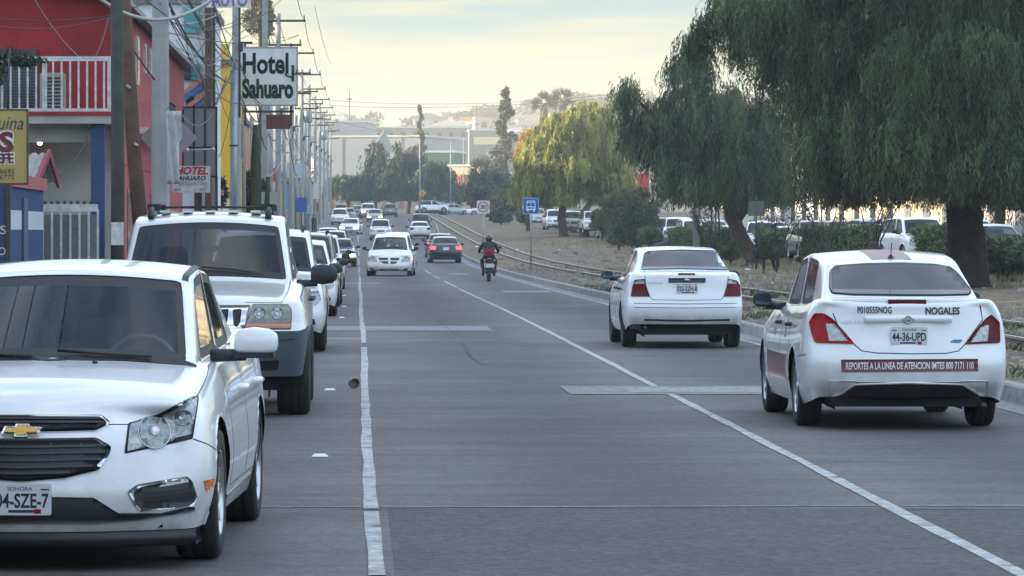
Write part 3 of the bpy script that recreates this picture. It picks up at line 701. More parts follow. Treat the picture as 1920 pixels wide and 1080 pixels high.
    def text(s, txt, quad, m, mode='px', off=.008, name='lettering', bold=.0, parent=None, shear=0):
        """lettering draped on the body inside a quad (bl, br, tr, tl)"""
        c = text_mesh(txt); c.offset = bold; c.shear = shear; o = bpy.data.objects.new('tmp', c); COL.objects.link(o); bpy.context.view_layer.update()
        me = bpy.data.meshes.new_from_object(o.evaluated_get(_dg())); bpy.data.objects.remove(o); bpy.data.curves.remove(c)
        bm = bmesh.new(); bm.from_mesh(me); bpy.data.meshes.remove(me)
        xs = [v.co.x for v in bm.verts]; zs = [v.co.y for v in bm.verts]; x0, x1, z0, z1 = min(xs), max(xs), min(zs), max(zs)
        q = [Vector(p) for p in quad]; vs = []
        for v in bm.verts:
            u = (v.co.x - x0) / (x1 - x0); w = (v.co.y - z0) / (z1 - z0)
            h, n = s.hit(q[0].lerp(q[1], u).lerp(q[3].lerp(q[2], u), w), mode); vs.append(h + n * off)
        bm.verts.index_update(); fs = [[v.index for v in f.verts] for f in bm.faces]
        f0 = fs[0]; 
        bm.free(); return s.put(name, vs, fs, m, parent=parent)
    def mirrors(s, y, z, m_cap, size=(.19, .10, .14), out=.10, m_base=None, sides=(-1, 1), hwf=1.0):
        hw = s.P['W'] / 2 * hwf; w, dp, h = size
        for sg in sides:
            k = MB(); n = 16; vs = []; secs = ((0, .55, .80), (.10, .86, .98), (.45, 1.0, 1.0), (.8, .88, .86), (.97, .55, .52), (1.0, .3, .3))
            x0 = hw + out * .35
            for u, fz, fy in secs:
                for q in range(n):
                    a = 2 * math.pi * q / n; cx = math.copysign(abs(math.cos(a)) ** .7, math.cos(a)); cz = math.copysign(abs(math.sin(a)) ** .7, math.sin(a))
                    vs.append((sg * (x0 + w * u), y + cx * dp / 2 * fy + u * .03, z + cz * h / 2 * fz - (1 - fz) * .0))
            ns = len(secs)
            fs = [(i * n + q, i * n + (q + 1) % n, (i + 1) * n + (q + 1) % n, (i + 1) * n + q) for i in range(ns - 1) for q in range(n)] + [tuple(range(n)), tuple((ns - 1) * n + q for q in range(n))]
            fs = [f if sg < 0 else f[::-1] for f in fs]; k.add(vs, fs, True)
            mo = s.mb('mirror', k, m_cap)
            b = MB(); b.tube([(sg * (hw * .90), y + .02, z - h * .45), (sg * (x0 + w * .25), y, z - h * .42)], [.035, .03], 8)
            if m_base and m_base is not m_cap: b.box(min(sg * x0, sg * (x0 + w * .93)), max(sg * x0, sg * (x0 + w * .93)), y - dp * .48, y + dp * .52, z - h * .52, z - h * .33)
            s.mb('mirror_arm', b, m_base or M_PLASTIC, mo).location = (0, 0, 0)
            g = MB(); yy = y + dp * .5 + .012; g.add([(sg * (x0 + w * .08), yy - .006, z - h * .34), (sg * (x0 + w * .9), yy + .02, z - h * .3), (sg * (x0 + w * .9), yy + .02, z + h * .3), (sg * (x0 + w * .08), yy - .006, z + h * .36)], [(0, 1, 2, 3)])
            s.mb('mirror_glass', g, M_MIRG, mo).location = (0, 0, 0)
    def handles(s, ys, z, m, side=(-1, 1), ln=.19):
        for y in ys:
            for sg in side:
                h, n = s.hit((y, z), 'right' if sg > 0 else 'left'); k = MB()
                k.tube([h + Vector((-.01 * sg, -ln / 2, 0)), h + Vector((.035 * sg, -ln * .35, 0)), h + Vector((.04 * sg, ln * .3, 0)), h + Vector((-.01 * sg, ln / 2, 0))], .016, 8); s.mb('door_handle', k, m)
    def plate(s, px, py, wpx, hpx, num, top='SONORA', mode='px'):
        """a licence plate standing on the body at a photo position"""
        c, n = s.hit((px, py), mode); a, _ = s.hit((px - wpx / 2, py), mode)
        front = n.y < 0; w = .30; h = .15; sgy = -1 if front else 1
        k = MB(); pts = rounded([(-w / 2, -h / 2), (w / 2, -h / 2), (w / 2, h / 2), (-w / 2, h / 2)], .012)
        k.prism([(c.x + p[0], c.z + p[1]) for p in pts], c.y + sgy * .008, c.y + sgy * .018)
        po = s.mb('license_plate', k, M_PLATE); yy = c.y + sgy * .0195; rot = (R(90), 0, 0 if front else math.pi)
        text_obj(num, w * .92, h * .47, M_INK, po, (c.x, yy, c.z - .006), rot, 'plate_number', bold=.022)
        text_obj(top, w * .40, h * .13, M_INK, po, (c.x, yy, c.z + h * .34), rot, 'state_name')
        b = MB()
        b.box(c.x - .055, c.x + .075, min(yy, yy + sgy * .001), max(yy, yy + sgy * .001), c.z - .062, c.z - .050); s_ = 1 if front else -1
        for q in (-.12, .12): b.box(c.x + q - .02, c.x + q + .02, min(yy, yy + sgy * .001), max(yy, yy + sgy * .001), c.z + .044, c.z + .05)
        b.build('plate_print', M_INK, po)
        b = MB(); xx = c.x + s_ * .085; b.box(xx - .016, xx + .016, min(yy, yy + sgy * .0014), max(yy, yy + sgy * .0014), c.z - .066, c.z - .046); b.build('plate_emblem', M_RED, po)
        return po
    def wiper(s, pts, mode='px'):
        hs = [s.hit(p, mode) for p in pts]; k = MB(); k.tube([h + n * .02 for h, n in hs], .009, 6); s.mb('wiper', k, M_PLASTIC)
def place(P, X, D, rz, rear=False):
    """origin for a car whose front (or rear) face centre stands at X, D"""
    L = P['L']; v = Matrix.Rotation(rz, 3, 'Z') @ Vector((0, L / 2 * (-1 if rear else 1), 0)); return Vector((X + v.x, D + v.y, gz(D)))
WHITE3 = paint('old_white', (.74, .75, .74), .06)
# ---------------------------------------------------------------- white sedan, nearest
def mir(pts, cx): return [(2 * cx - x, y) for x, y in reversed(pts)]
def see_through_glass(name='clear_windshield', tint=(.84, .90, .87)):
    m = bpy.data.materials.new(name); m.use_nodes = True; n = m.node_tree.nodes; l = m.node_tree.links; n.remove(n['Principled BSDF'])
    t = n.new('ShaderNodeBsdfTransparent'); t.inputs[0].default_value = (*tint, 1); g = n.new('ShaderNodeBsdfGlossy'); g.inputs['Roughness'].default_value = .02
    fr = n.new('ShaderNodeFresnel'); fr.inputs[0].default_value = 1.42; mx = n.new('ShaderNodeMixShader')
    ma = n.new('ShaderNodeMath'); ma.operation = 'ADD'; ma.inputs[1].default_value = .03
    l.new(fr.outputs[0], ma.inputs[0]); l.new(ma.outputs[0], mx.inputs[0]); l.new(t.outputs[0], mx.inputs[1]); l.new(g.outputs[0], mx.inputs[2]); l.new(mx.outputs[0], n['Material Output'].inputs[0]); return m
def headlamp_inner(c, cx, cy, r, parent, rpx=12):
    """round reflector bowl seen behind the lens, with a bulb"""
    def ring(q): return [(cx + q * math.cos(a * math.pi / 10), cy + q * math.sin(a * math.pi / 10)) for a in range(20)]
    o = c.drape('reflector', ring(rpx), M_REFL, off=.013, parent=parent, step=rpx / 2, lip=.002)
    if rpx > 30: c.line('reflector_rim', ring(rpx), .004, M_BADGE, off=.014, closed=True, parent=parent)
    c.drape('bulb', ring(rpx * .26), M_BULB, off=.016, parent=parent, step=rpx / 3, lip=.002)
    return o
M_REFL = mat('reflector', (.24, .27, .265), .25, .6, coat=.5, noise=.6, nscale=26); M_BULB = mat('bulb', (.7, .72, .72), .2, .4)
def front_sedan():
    P = dict(L=4.6, W=1.79, ys=[0, .34, .56, 1.0, 1.30, 1.52, 2.52, 2.62, 3.42, 3.80, 4.1, 4.38, 4.6],
        zt=[.72, .79, .84, .90, .935, .96, .975, .985, 1.0, 1.05, 1.07, 1.05, 1.0], zb=[.19, .19, .2, .2, .2, .2, .2, .2, .2, .2, .22, .25, .28],
        hwf=[.80, .955, .99, 1, 1, 1, 1, 1, 1, 1, .985, .95, .87], rw=[.93, .975, 1.0, .985, .95, .89], crown=[.045, .065, .075, .065, .045, 0, 0, 0, 0, .03, .03, .03, .02],
        fp=[.05, .0, .0, .05, .10, .20], plan=.24, yt=[2.03, 2.13, 2.62, 2.72, 3.3, 3.5], zr=[1.385, 1.405, 1.435, 1.435, 1.41, 1.37], tw=.70, twr=.66, rcrown=.045, rcv=.10, ccv=.16,
        wheel_r=.325, wheel_w=.215, axf=.93, axr=3.615, lev=3, bulge=.03, t1=.02, t2=.93, winset=.02)
    rz = R(-2.6); c = Car('parked_sedan', 'white sedan parked nearest the camera with a gold cross emblem on its grille', 'car', P, WHITE, place(P, -1.59, 19.5, rz), rz, 'cars parked along the left kerb', glass=see_through_glass(), spokes=5, rear_glass=mat('dusty_back_glass', (.34, .40, .37), .3, noise=.15, nscale=4))  # pale rear glass: brightness seen through it is put into the colour
    cx = 40
    def sym(p): return p + mir(p, cx)
    c.drape('grille_surround', rounded(sym([(40, 780), (190, 780), (208, 795), (180, 809), (100, 811)][0:5]), 5), M_CHROME, off=.010)
    c.drape('upper_grille', rounded(sym([(40, 784), (186, 785), (199, 794), (174, 803), (100, 806)]), 4), M_PLASTIC, off=.016)
    c.drape('grille_surround', rounded(sym([(40, 824), (180, 822), (208, 838), (205, 851), (184, 883), (120, 898), (50, 904)]), 5), M_CHROME, off=.012)
    g = c.drape('lower_grille', rounded(sym([(40, 829), (178, 827), (200, 841), (196, 858), (177, 877), (118, 892), (50, 898)]), 5), M_PLASTIC, off=.018)
    dk = mat('grille_slat', (.022, .023, .025), .4)
    for y, hx in ((838, 158), (850, 155), (863, 148), (876, 132), (888, 92)):
        c.line('slat', [(cx - hx, y), (cx - hx * .5, y + 1.5), (cx, y + 3), (cx + hx * .5, y + 1.5), (cx + hx, y)], .012, dk, off=.026, parent=g)
    for y, hx in ((790, 150), (797, 150)): c.line('slat', [(cx - hx, y), (cx + hx, y)], .008, dk, off=.024)
    for x in (-70, -15, 95, 150): c.line('slat', [(x, 832), (x + 3, 875)], .006, dk, off=.022, parent=g)
    c.drape('emblem_frame', [(4, 817), (11, 804), (30, 805), (31, 800), (57, 800), (58, 805), (80, 806), (72, 818), (53, 818), (52, 823), (28, 823), (28, 818)], M_CHROME, off=.026, step=4, lip=.02)
    c.drape('emblem', [(9, 815), (14, 806.5), (33, 807), (34, 803), (54, 803), (55, 807), (75, 808.5), (69, 815.5), (51, 815.5), (50, 820), (31, 820), (30, 815.5)], M_GOLDB, off=.031, step=4, lip=.01)
    # headlights: housing, lens, reflectors
    HL = rounded([(233, 851), (240, 794), (300, 777), (345, 754), (371, 741), (372, 748), (361, 823), (300, 837)], 3)
    hs = c.drape('headlight', HL, M_PLASTIC, off=.004, mirror=True)
    c.drape('lens', rounded([(237, 847), (243, 797), (301, 780), (346, 758), (368, 746), (358, 815), (330, 822), (322, 829), (300, 833)], 3), M_CLEAR, off=.010, mirror=True, parent=hs)
    a = headlamp_inner(c, 289, 811, 0, hs[0], 31); b = headlamp_inner(c, 342, 784, 0, hs[0], 16)
    # fog lamp recess
    fo = rounded([(238, 922), (256, 909), (350, 893), (360, 902), (369, 932), (361, 949), (264, 959), (252, 948)], 5)
    fs = c.drape('fog_lamp_frame', fo, mat('fog_trim', (.62, .64, .66), .22, .8), off=.006, mirror=True)
    c.drape('fog_lamp_recess', rounded([(249, 924), (262, 914), (350, 898), (357, 903), (366, 931), (358, 945), (266, 956), (256, 944)], 5), M_PLASTIC, off=.011, mirror=True, parent=fs)
    c.drape('day_light', rounded([(295, 914), (305, 906), (348, 897), (352, 904), (318, 911)], 2), M_CLEAR, off=.015, mirror=True, parent=fs)
    for y in (918, 926, 934): c.line('slat', [(272, y + 6), (358, y - 5)], .006, dk, off=.016, parent=fs[0])
    c.drape('lower_intake', rounded(sym([(40, 931), (175, 933), (222, 962), (300, 962), (362, 949), (362, 957), (250, 974), (178, 979), (60, 979)]), 3), M_PLASTIC, off=.014, step=9)
    for y in (940, 950, 961, 970): c.line('slat', [(-75, y), (172, y)], .007, dk, off=.013)
    c.drape('side_marker', [(382, 901), (401, 897), (399, 911), (389, 921), (385, 918)], M_AMBER, off=.006, mirror=True, step=6)
    k = MB(); n = 24; vs = []
    for q in range(n + 1):
        u = -1 + 2 * q / n; x = u * .80; y = .06 + .26 * u * u
        vs += [(x, y - .015, .185), (x, y, .115), (x, y + .3, .115), (x, y + .05, .188)]
    k.add(vs, [(4 * q + a, 4 * q + (a + 1) % 4, 4 * q + 4 + (a + 1) % 4, 4 * q + 4 + a) for q in range(n) for a in range(4)], True); c.mb('bumper_lip', k, M_PLASTIC)
    c.plate(38, 936, 118, 60, '104-SZE-7')
    # panel gaps
    c.line('panel_gap', [(204, 796), (243, 796), (300, 776), (345, 752), (371, 740), (381, 722), (389, 702), (393, 676)], .006, M_SEAL, mirror=True, off=.001)
    c.line('panel_gap', [(362, 823), (390, 833), (414, 849)], .006, M_SEAL, mirror=True, off=.001)
    for yy in (1.52, 2.57, 3.55):
        c.line('panel_gap', [(yy + (.0 if yy < 3 else .0), .34), (yy, .98)], .006, M_SEAL, 'right', off=.001, mirror=True)
    c.line('panel_gap', [(1.55, .33), (3.45, .33)], .006, M_SEAL, 'right', off=.001, mirror=True)
    c.line('sill_trim', [(1.45, .27), (3.1, .29)], .03, M_CHROME, 'right', off=.006, mirror=True)
    c.line('roof_channel', [(.60, 1.98), (.605, 2.2), (.60, 2.8), (.585, 3.5)], .035, M_SEAL, 'top', off=.003, mirror=True)
    c.line('window_trim', [(-.72, 1.27), (0, 1.14), (.72, 1.27)], .05, M_SEAL, 'top', off=.006)
    c.mirrors(1.62, 1.055, WHITE, (.22, .13, .155), .11, M_PLASTIC, hwf=.95)
    c.handles((2.35, 3.35), .80, WHITE)
    c.wiper([(108, 663), (180, 668), (284, 674)]); c.wiper([(-190, 672), (-60, 668), (60, 672)])
    h, n_ = c.hit((178, 681), 'px'); k = MB(); k.ball(h + Vector((0, 0, .004)), (.014, .02, .012)); c.mb('washer_nozzle', k, M_PLASTIC)
    cabin(c)
    return c
def cabin(c, dy=0, dz=0, driver=False):
    """dashboard, seats, wheel and a lining, seen through the glass; dy, dz shift the plan of the nearest sedan"""
    P = c.P; before = set(COL.objects)
    k = MB(); k.box(-.70, .70, 1.2, 1.75, .72, .93); k.box(-.74, .74, 1.3, 3.9, .30, .34)
    k.box(-.78, -.73, 1.3, 3.9, .3, .92); k.box(.73, .78, 1.3, 3.9, .3, .92); c.mb('dashboard', k, M_UNDER)
    for x in (-.37, .37):
        k = MB()
        def slab(cx, y0, y1, z0, z1, w0, w1, th, cr=.05):
            vs = []; N = 10
            for z, y, w in ((z0, y0, w0), (lerp(z0, z1, .5), lerp(y0, y1, .5), w0 * 1.02), (lerp(z0, z1, .86), lerp(y0, y1, .86), w1), (z1, y1, w1 * .72)):
                for q in range(16):
                    a_ = 2 * math.pi * q / 16; ca = math.copysign(abs(math.cos(a_)) ** .5, math.cos(a_)); sa = math.copysign(abs(math.sin(a_)) ** .5, math.sin(a_))
                    vs.append((cx + ca * w / 2, y + sa * th / 2, z))
            k.add(vs, [(i * 16 + q, i * 16 + (q + 1) % 16, (i + 1) * 16 + (q + 1) % 16, (i + 1) * 16 + q) for i in range(3) for q in range(16)] + [tuple(48 + q for q in range(16))], True)
        slab(x, 2.55, 2.85, .45, 1.08, .50, .46, .13); slab(x, 2.84, 2.88, 1.08, 1.28, .27, .25, .10); c.mb('front_seat', k, M_SEAT)
    k = MB()
    for x in (-.42, 0, .42): k.box(x - .22, x + .22, 3.35, 3.5, .5, 1.02); k.box(x - .12, x + .12, 3.45, 3.55, 1.02, 1.14)
    c.mb('rear_seat', k, M_SEAT)
    k = MB(); k.lathe([(.19, -.012), (.205, 0), (.19, .012), (.175, 0), (.19, -.012)], (0, 0, 0), 'y', 24); k.box(-.17, .17, -.01, .02, -.03, .03)
    Mx = Matrix.Translation((.37, 1.95, .90)) @ Matrix.Rotation(R(-22), 4, 'X'); k.v = [tuple(Mx @ Vector(v)) for v in k.v]; c.mb('steering_wheel', k, M_SEAT)
    k = MB(); k.ball((0, 1.98, 1.27), (.12, .03, .035)); k.tube([(0, 1.98, 1.28), (0, 1.96, 1.36)], .012); c.mb('rear_view_mirror', k, M_PLASTIC)
    # dark lining inside the shell
    for o in list(c.t.children):
        if o.name.split('.')[0] == 'body':
            me = o.data; vs = [v.co - v.normal * .022 for v in me.vertices]; fs = [tuple(reversed(p.vertices)) for p in me.polygons if p.center.y > 1.3 and p.center.y < 4.3 and p.center.z > .6]
            used = sorted({i for f in fs for i in f}); ix = {i: q for q, i in enumerate(used)}
            c.put('cabin_lining', [vs[i] for i in used], [[ix[i] for i in f] for f in fs], mat('lining', (.24, .23, .22), .9), smooth=True)
    for o in set(COL.objects) - before:
        if o.parent == c.t and 'lining' not in o.name: o.location.y += dy; o.location.z += dz
# ---------------------------------------------------------------- white 4x4 behind it
def front_suv():
    bump = lambda kind, a, r: 'front_bumper' if (kind == 'front' and r <= 1) or (kind == 'side' and a <= 1 and r <= 1) else ('rear_bumper' if (kind == 'rear' and r <= 1) else None)
    P = dict(L=4.6, W=1.86, ys=[0, .24, .42, 1.02, 1.38, 1.56, 2.42, 2.54, 3.30, 3.44, 4.20, 4.44, 4.6],
        zt=[.97, 1.01, 1.04, 1.10, 1.15, 1.16, 1.17, 1.17, 1.17, 1.17, 1.17, 1.16, 1.12], zb=[.36, .36, .38, .42, .40, .38, .38, .38, .38, .38, .40, .42, .45],
        hwf=[.93, .985, 1, 1, 1, 1, 1, 1, 1, 1, 1, .985, .94], rows=[0, .32, .65, .77, .92, 1.0], rw=[.95, .985, 1.0, .985, .965, .925], crown=[.03, .04, .05, .06, .05, 0, 0, 0, 0, 0, 0, .02, .02],
        fp=[.04, 0, -.01, .06, .06, .10], plan=.10, planr=.08, yt=[1.98, 2.06, 2.46, 2.58, 3.34, 4.36], zr=[1.70, 1.73, 1.765, 1.765, 1.76, 1.74], tw=.735, rcrown=.05, rcv=.09, ccv=.12,
        wheel_r=.375, wheel_w=.29, arch=.07, axf=.80, axr=3.49, lev=3, t1=.04, t2=.93, bulge=.02, qglass=True, cell=bump, winset=-.01)
    P['ys'][9] = 4.10; P['ys'][10] = 4.26
    c = Car('parked_offroader', 'white off-road wagon with black roof rack and grey bumper parked behind the nearest sedan', 'car', P, WHITE3, place(P, -1.36, 35.75, 0), 0, 'cars parked along the left kerb', groups_mats={'front_bumper': M_BUMPER, 'rear_bumper': M_BUMPER}, spokes=5, glass=see_through_glass('smoked_windshield', (.34, .35, .38)))
    cabin(c, .05, .20)
    cx = 372
    c.drape('grille_frame', rounded([(2 * cx - 470, 573), (470, 573), (457, 621), (2 * cx - 457, 621)], 3), M_CHROME, off=.008)
    for k_ in range(-3, 4):
        x = cx + k_ * 24.2; c.drape('grille_slot', rounded([(x - 8.5, 581), (x + 8.5, 580), (x + 6, 602), (x + 1, 615), (x - 7, 612)], 3), M_PLASTIC, off=.014, step=6)
    hs = c.drape('headlight', rounded([(457, 618), (473, 571), (541, 571), (547, 582), (546, 618)], 3), mat('old_lens', (.20, .22, .19), .2, .3, coat=.5, noise=.3, nscale=20), off=.008, mirror=True)
    c.drape('turn_signal', rounded([(459, 617), (463, 606), (546, 605), (545, 617)], 1.5), M_AMBERD, off=.013, mirror=True, parent=hs)
    headlamp_inner(c, 486, 588, 0, hs[0], 11); headlamp_inner(c, 519, 588, 0, hs[0], 11)
    c.drape('fog_lamp_recess', rounded([(486, 677), (524, 675), (520, 693), (490, 695)], 4), M_UNDER, off=.006, mirror=True)
    c.line('bumper_crease', [(420, 641), (500, 640), (553, 636)], .01, M_PLASTIC, mirror=True, off=.002)
    c.line('panel_gap', [(460, 567), (528, 568), (541, 545), (546, 523)], .008, M_SEAL, mirror=True, off=.001)
    c.wiper([(378, 504), (440, 508), (494, 518)]); c.wiper([(262, 508), (320, 505), (372, 513)])
    for yy in (1.50, 2.48, 3.4): c.line('panel_gap', [(yy, .48), (yy, 1.13)], .007, M_SEAL, 'right', off=.001, mirror=True)
    c.line('side_cladding', [(1.35, .52), (3.0, .52)], .12, M_BUMPER, 'right', off=.015, mirror=True)
    c.mirrors(1.58, 1.235, M_PLASTIC, (.24, .12, .185), .10, M_PLASTIC, sides=(-1, 1), hwf=.97)
    c.handles((2.28, 3.18), 1.0, M_PLASTIC)
    k = MB()
    for sg in (-1, 1):
        k.tube([(sg * .54, 2.0, 1.76), (sg * .54, 2.12, 1.83), (sg * .54, 2.3, 1.835), (sg * .54, 4.0, 1.835), (sg * .54, 4.15, 1.78)], .02)
        for y in (2.15, 3.9): k.tube([(sg * .54, y - .1, 1.75), (sg * .54, y, 1.82)], .03)
    k.tube([(-.56, 2.45, 1.845), (0, 2.45, 1.855), (.56, 2.45, 1.845)], .012, 6); k.tube([(-.56, 3.5, 1.855), (.56, 3.5, 1.855)], .012, 6)
    for x in (-.53, .53):
        for y in (2.45, 3.5): k.box(x - .06, x + .06, y - .05, y + .05, 1.82, 1.88)
    c.mb('roof_rack', k, M_PLASTIC)
    k = MB()
    for x in (-.42, -.21, 0, .21, .42): k.box(x - .045, x + .045, 2.2, 4.1, 1.80, 1.82)
    c.mb('roof_ribs', k, WHITE2)
    return c
# ---------------------------------------------------------------- white taxi seen from behind
def taxi():
    P = dict(L=4.45, W=1.70, plain_rear=1, ys=[0, .30, .52, .95, 1.15, 1.36, 2.32, 2.42, 3.28, 3.90, 4.06, 4.24, 4.45],
        zt=[.74, .82, .87, .94, .97, .975, .985, .99, 1.01, 1.055, 1.07, 1.06, 1.01], zb=[.24, .2, .2, .19, .19, .19, .19, .19, .19, .2, .22, .24, .27],
        hwf=[.84, .95, .985, 1, 1, 1, 1, 1, 1, 1, 1.0, .975, .90], rw=[.93, .985, 1.0, .99, .95, .86], rows=[0, .17, .38, .62, .86, 1.0],
        crown=[.03, .04, .05, .05, .04, 0, 0, 0, 0, .02, .02, .02, .015], rp=[.14, .02, .0, .07, .10, .10], planr=.15,
        yt=[1.78, 1.9, 2.36, 2.46, 3.05, 3.38], zr=[1.375, 1.40, 1.435, 1.435, 1.40, 1.345], tw=.69, twr=.65, rcrown=.035, rcv=.08, ccv=.12,
        wheel_r=.305, wheel_w=.195, axf=.83, axr=3.43, lev=3, bulge=.035, t1=.02, t2=.93, winset=.03, glass=(5, 7), cell=lambda kind, a, r: 'rear_valance' if kind == 'rear' and r == 0 and -2 <= a <= 1 else None)
    rz = math.pi; wh = paint('taxi_white', (.77, .80, .82), .05)
    c = Car('taxi', 'white taxi sedan with maroon roof stripe and maroon banner on its rear bumper', 'taxi', P, wh, place(P, 4.49, 33.4, rz, True), rz, glass=M_GLASS, rear_glass=wh, groups_mats={'rear_valance': M_PLASTIC})
    gl = [(1555, 538), (1556, 510), (1566, 500), (1620, 496), (1690, 494.5), (1750, 497), (1782, 502), (1796, 514), (1821, 546), (1816, 553), (1760, 554), (1690, 554), (1600, 553), (1560, 550)]
    c.drape('window_seal', rounded([((x - 1688) * 1.008 + 1688, (y - 526) * 1.05 + 526) for x, y in gl], 5), M_SEAL, off=.003, step=14)
    c.drape('rear_window', rounded(gl, 5), M_RGLASS, off=.014, step=14)
    TL = rounded([(1518, 604), (1527, 587), (1547, 588), (1564, 600), (1603, 645), (1528, 642.5), (1521, 625)], 4)
    TR = rounded([(1859, 589), (1846, 599), (1808, 646), (1875, 643), (1874, 604)], 4)
    a = c.drape('taillight', TL, M_RED, off=.012, lip=.03); b = c.drape('taillight', TR, M_DRED, off=.012, lip=.03)
    c.drape('reversing_light', rounded([(1549, 606), (1568, 608), (1591, 640), (1555, 640)], 2), M_CLEAR, off=.017, parent=a)
    c.drape('reversing_light', rounded([(1838, 612), (1853, 609), (1850, 641), (1818, 643)], 2), M_CLEAR, off=.017, parent=b)
    c.line('panel_gap', [(1564, 562), (1562, 588), (1571, 610), (1603, 647), (1616, 658), (1645, 662), (1710, 663.5), (1775, 662.5), (1797, 658), (1809, 646), (1842, 600), (1838, 572)], .009, M_SEAL, off=.001)
    # spoiler lip
    k = MB(); n = 20; vs = []
    for q in range(n + 1):
        u = -1 + 2 * q / n; x = u * .60; y = 4.245 - .10 * u * u; z = 1.055 + .012 * (1 - u * u)
        vs += [(x, y - .16, z - .012), (x, y - .08, z + .022), (x, y + .06, z + .010), (x, y + .055, z - .03), (x, y - .04, z - .06)]
    k.add(vs, [(5 * q + a_, 5 * q + (a_ + 1) % 5, 5 * q + 5 + (a_ + 1) % 5, 5 * q + 5 + a_) for q in range(n) for a_ in range(5)] + [(4, 3, 2, 1, 0), tuple(5 * n + a_ for a_ in range(5))], True)
    sp = c.mb('spoiler', k, wh)
    k = MB(); k.box(-.155, .155, 4.2, 4.318, 1.008, 1.068); k.build('brake_light', M_DRED, sp)
    k = MB(); k.tube([(-.36, 0, 0), (-.33, 0, .004), (.33, 0, .004), (.36, 0, 0)], .03, 8)
    h, _ = c.hit((1704, 599), 'px'); k.v = [(x, h.y + .012 + y * .6, h.z + z) for x, y, z in k.v]; tr = c.mb('trunk_trim', k, wh)
    k = MB(); k.lathe([(.028, 0), (.034, .008), (.034, .012), (.024, .012), (.024, 0)], (0, 0, 0), 'y', 20); k.box(-.046, .046, .004, .014, -.007, .007); k.v = [(x, h.y + .03 + y, h.z + z) for x, y, z in k.v]; k.build('emblem', M_BADGE, tr)
    c.text('P010555NOG', [(1608, 588), (1672, 588), (1672, 575), (1608, 575)], M_INK, bold=.02)
    c.text('NOGALES', [(1735, 590), (1799, 590), (1799, 576), (1735, 576)], M_INK, bold=.03)
    c.text('VERSA', [(1575, 608), (1616, 606), (1616, 600), (1575, 602)], M_BADGE, bold=.01)
    c.plate(1704, 630, 69, 34, '44-36-UPD')
    c.drape('blue_badge', rounded([(1781, 642), (1787, 637), (1805, 637), (1800, 643)], 2), mat('blue_badge', (.03, .22, .45), .3), step=5)
    bn = c.drape('banner', [(1577, 674.5), (1833, 673), (1834, 696), (1578, 698)], M_MAROON, off=.004, step=10)
    c.text('REPORTES A LA LINEA DE ATENCION IMTES 800 7171 110', [(1586, 693), (1825, 691.5), (1825, 678.5), (1586, 680)], M_LETW, off=.007, bold=.02, parent=bn)
    c.drape('bumper_corner', [(1555, 745), (1556, 714), (1606, 714), (1604, 721), (1580, 738)], wh, off=.008, step=8); c.drape('bumper_corner', [(1853, 745), (1852, 714), (1802, 714), (1804, 721), (1830, 738)], wh, off=.008, step=8)
    c.line('bumper_crease', [(1576, 737), (1603, 720), (1704, 717), (1805, 720), (1834, 737)], .012, wh, off=.012)
    c.line('panel_gap', [(1494, 667), (1512, 665)], .008, M_SEAL, off=.001)
    # maroon roof stripe and maroon lower doors
    c.drape('roof_stripe', [(-.17, 2.1), (.17, 2.1), (.17, 3.33), (-.17, 3.33)], mat('faded_maroon', (.25, .10, .10), .35, noise=.15, nscale=5), 'top', off=.003)
    c.drape('door_stripe', [(1.35, .36), (2.95, .36), (2.95, .58), (1.35, .58)], mat('faded_maroon', (.25, .10, .10)), 'right', off=.003)
    for y in (1.75, 2.65): c.drape('door_lettering', [(y, .72), (y + .16, .72), (y + .16, .90), (y, .90)], mat('faded_print', (.30, .31, .33), .6, noise=.5, nscale=60), 'right', off=.003)
    for yy in (1.36, 2.37, 3.05): c.line('panel_gap', [(yy, .34), (yy, .97)], .007, M_SEAL, 'right', off=.001, mirror=True)
    k = MB(); k.lathe([(.03, 0), (.022, .03), (.008, .045)], (0, 3.28, 1.385), 'z', 10); k.tube([(0, 3.28, 1.42), (0, 3.35, 1.53)], .004, 6); c.mb('antenna', k, M_PLASTIC)
    c.mirrors(1.62, 1.03, M_PLASTIC, (.16, .10, .145), .14, M_PLASTIC, hwf=.93)
    c.handles((2.16, 3.0), .84, M_PLASTIC, ln=.14)
    k = MB(); k.tube([(-.62, 4.1, .22), (-.62, 4.38, .20)], .025); c.mb('exhaust_pipe', k, M_STEEL)
    k = MB()
    for x in (-.38, .38): k.ball((x, 3.2, 1.18), (.15, .06, .12))
    return c
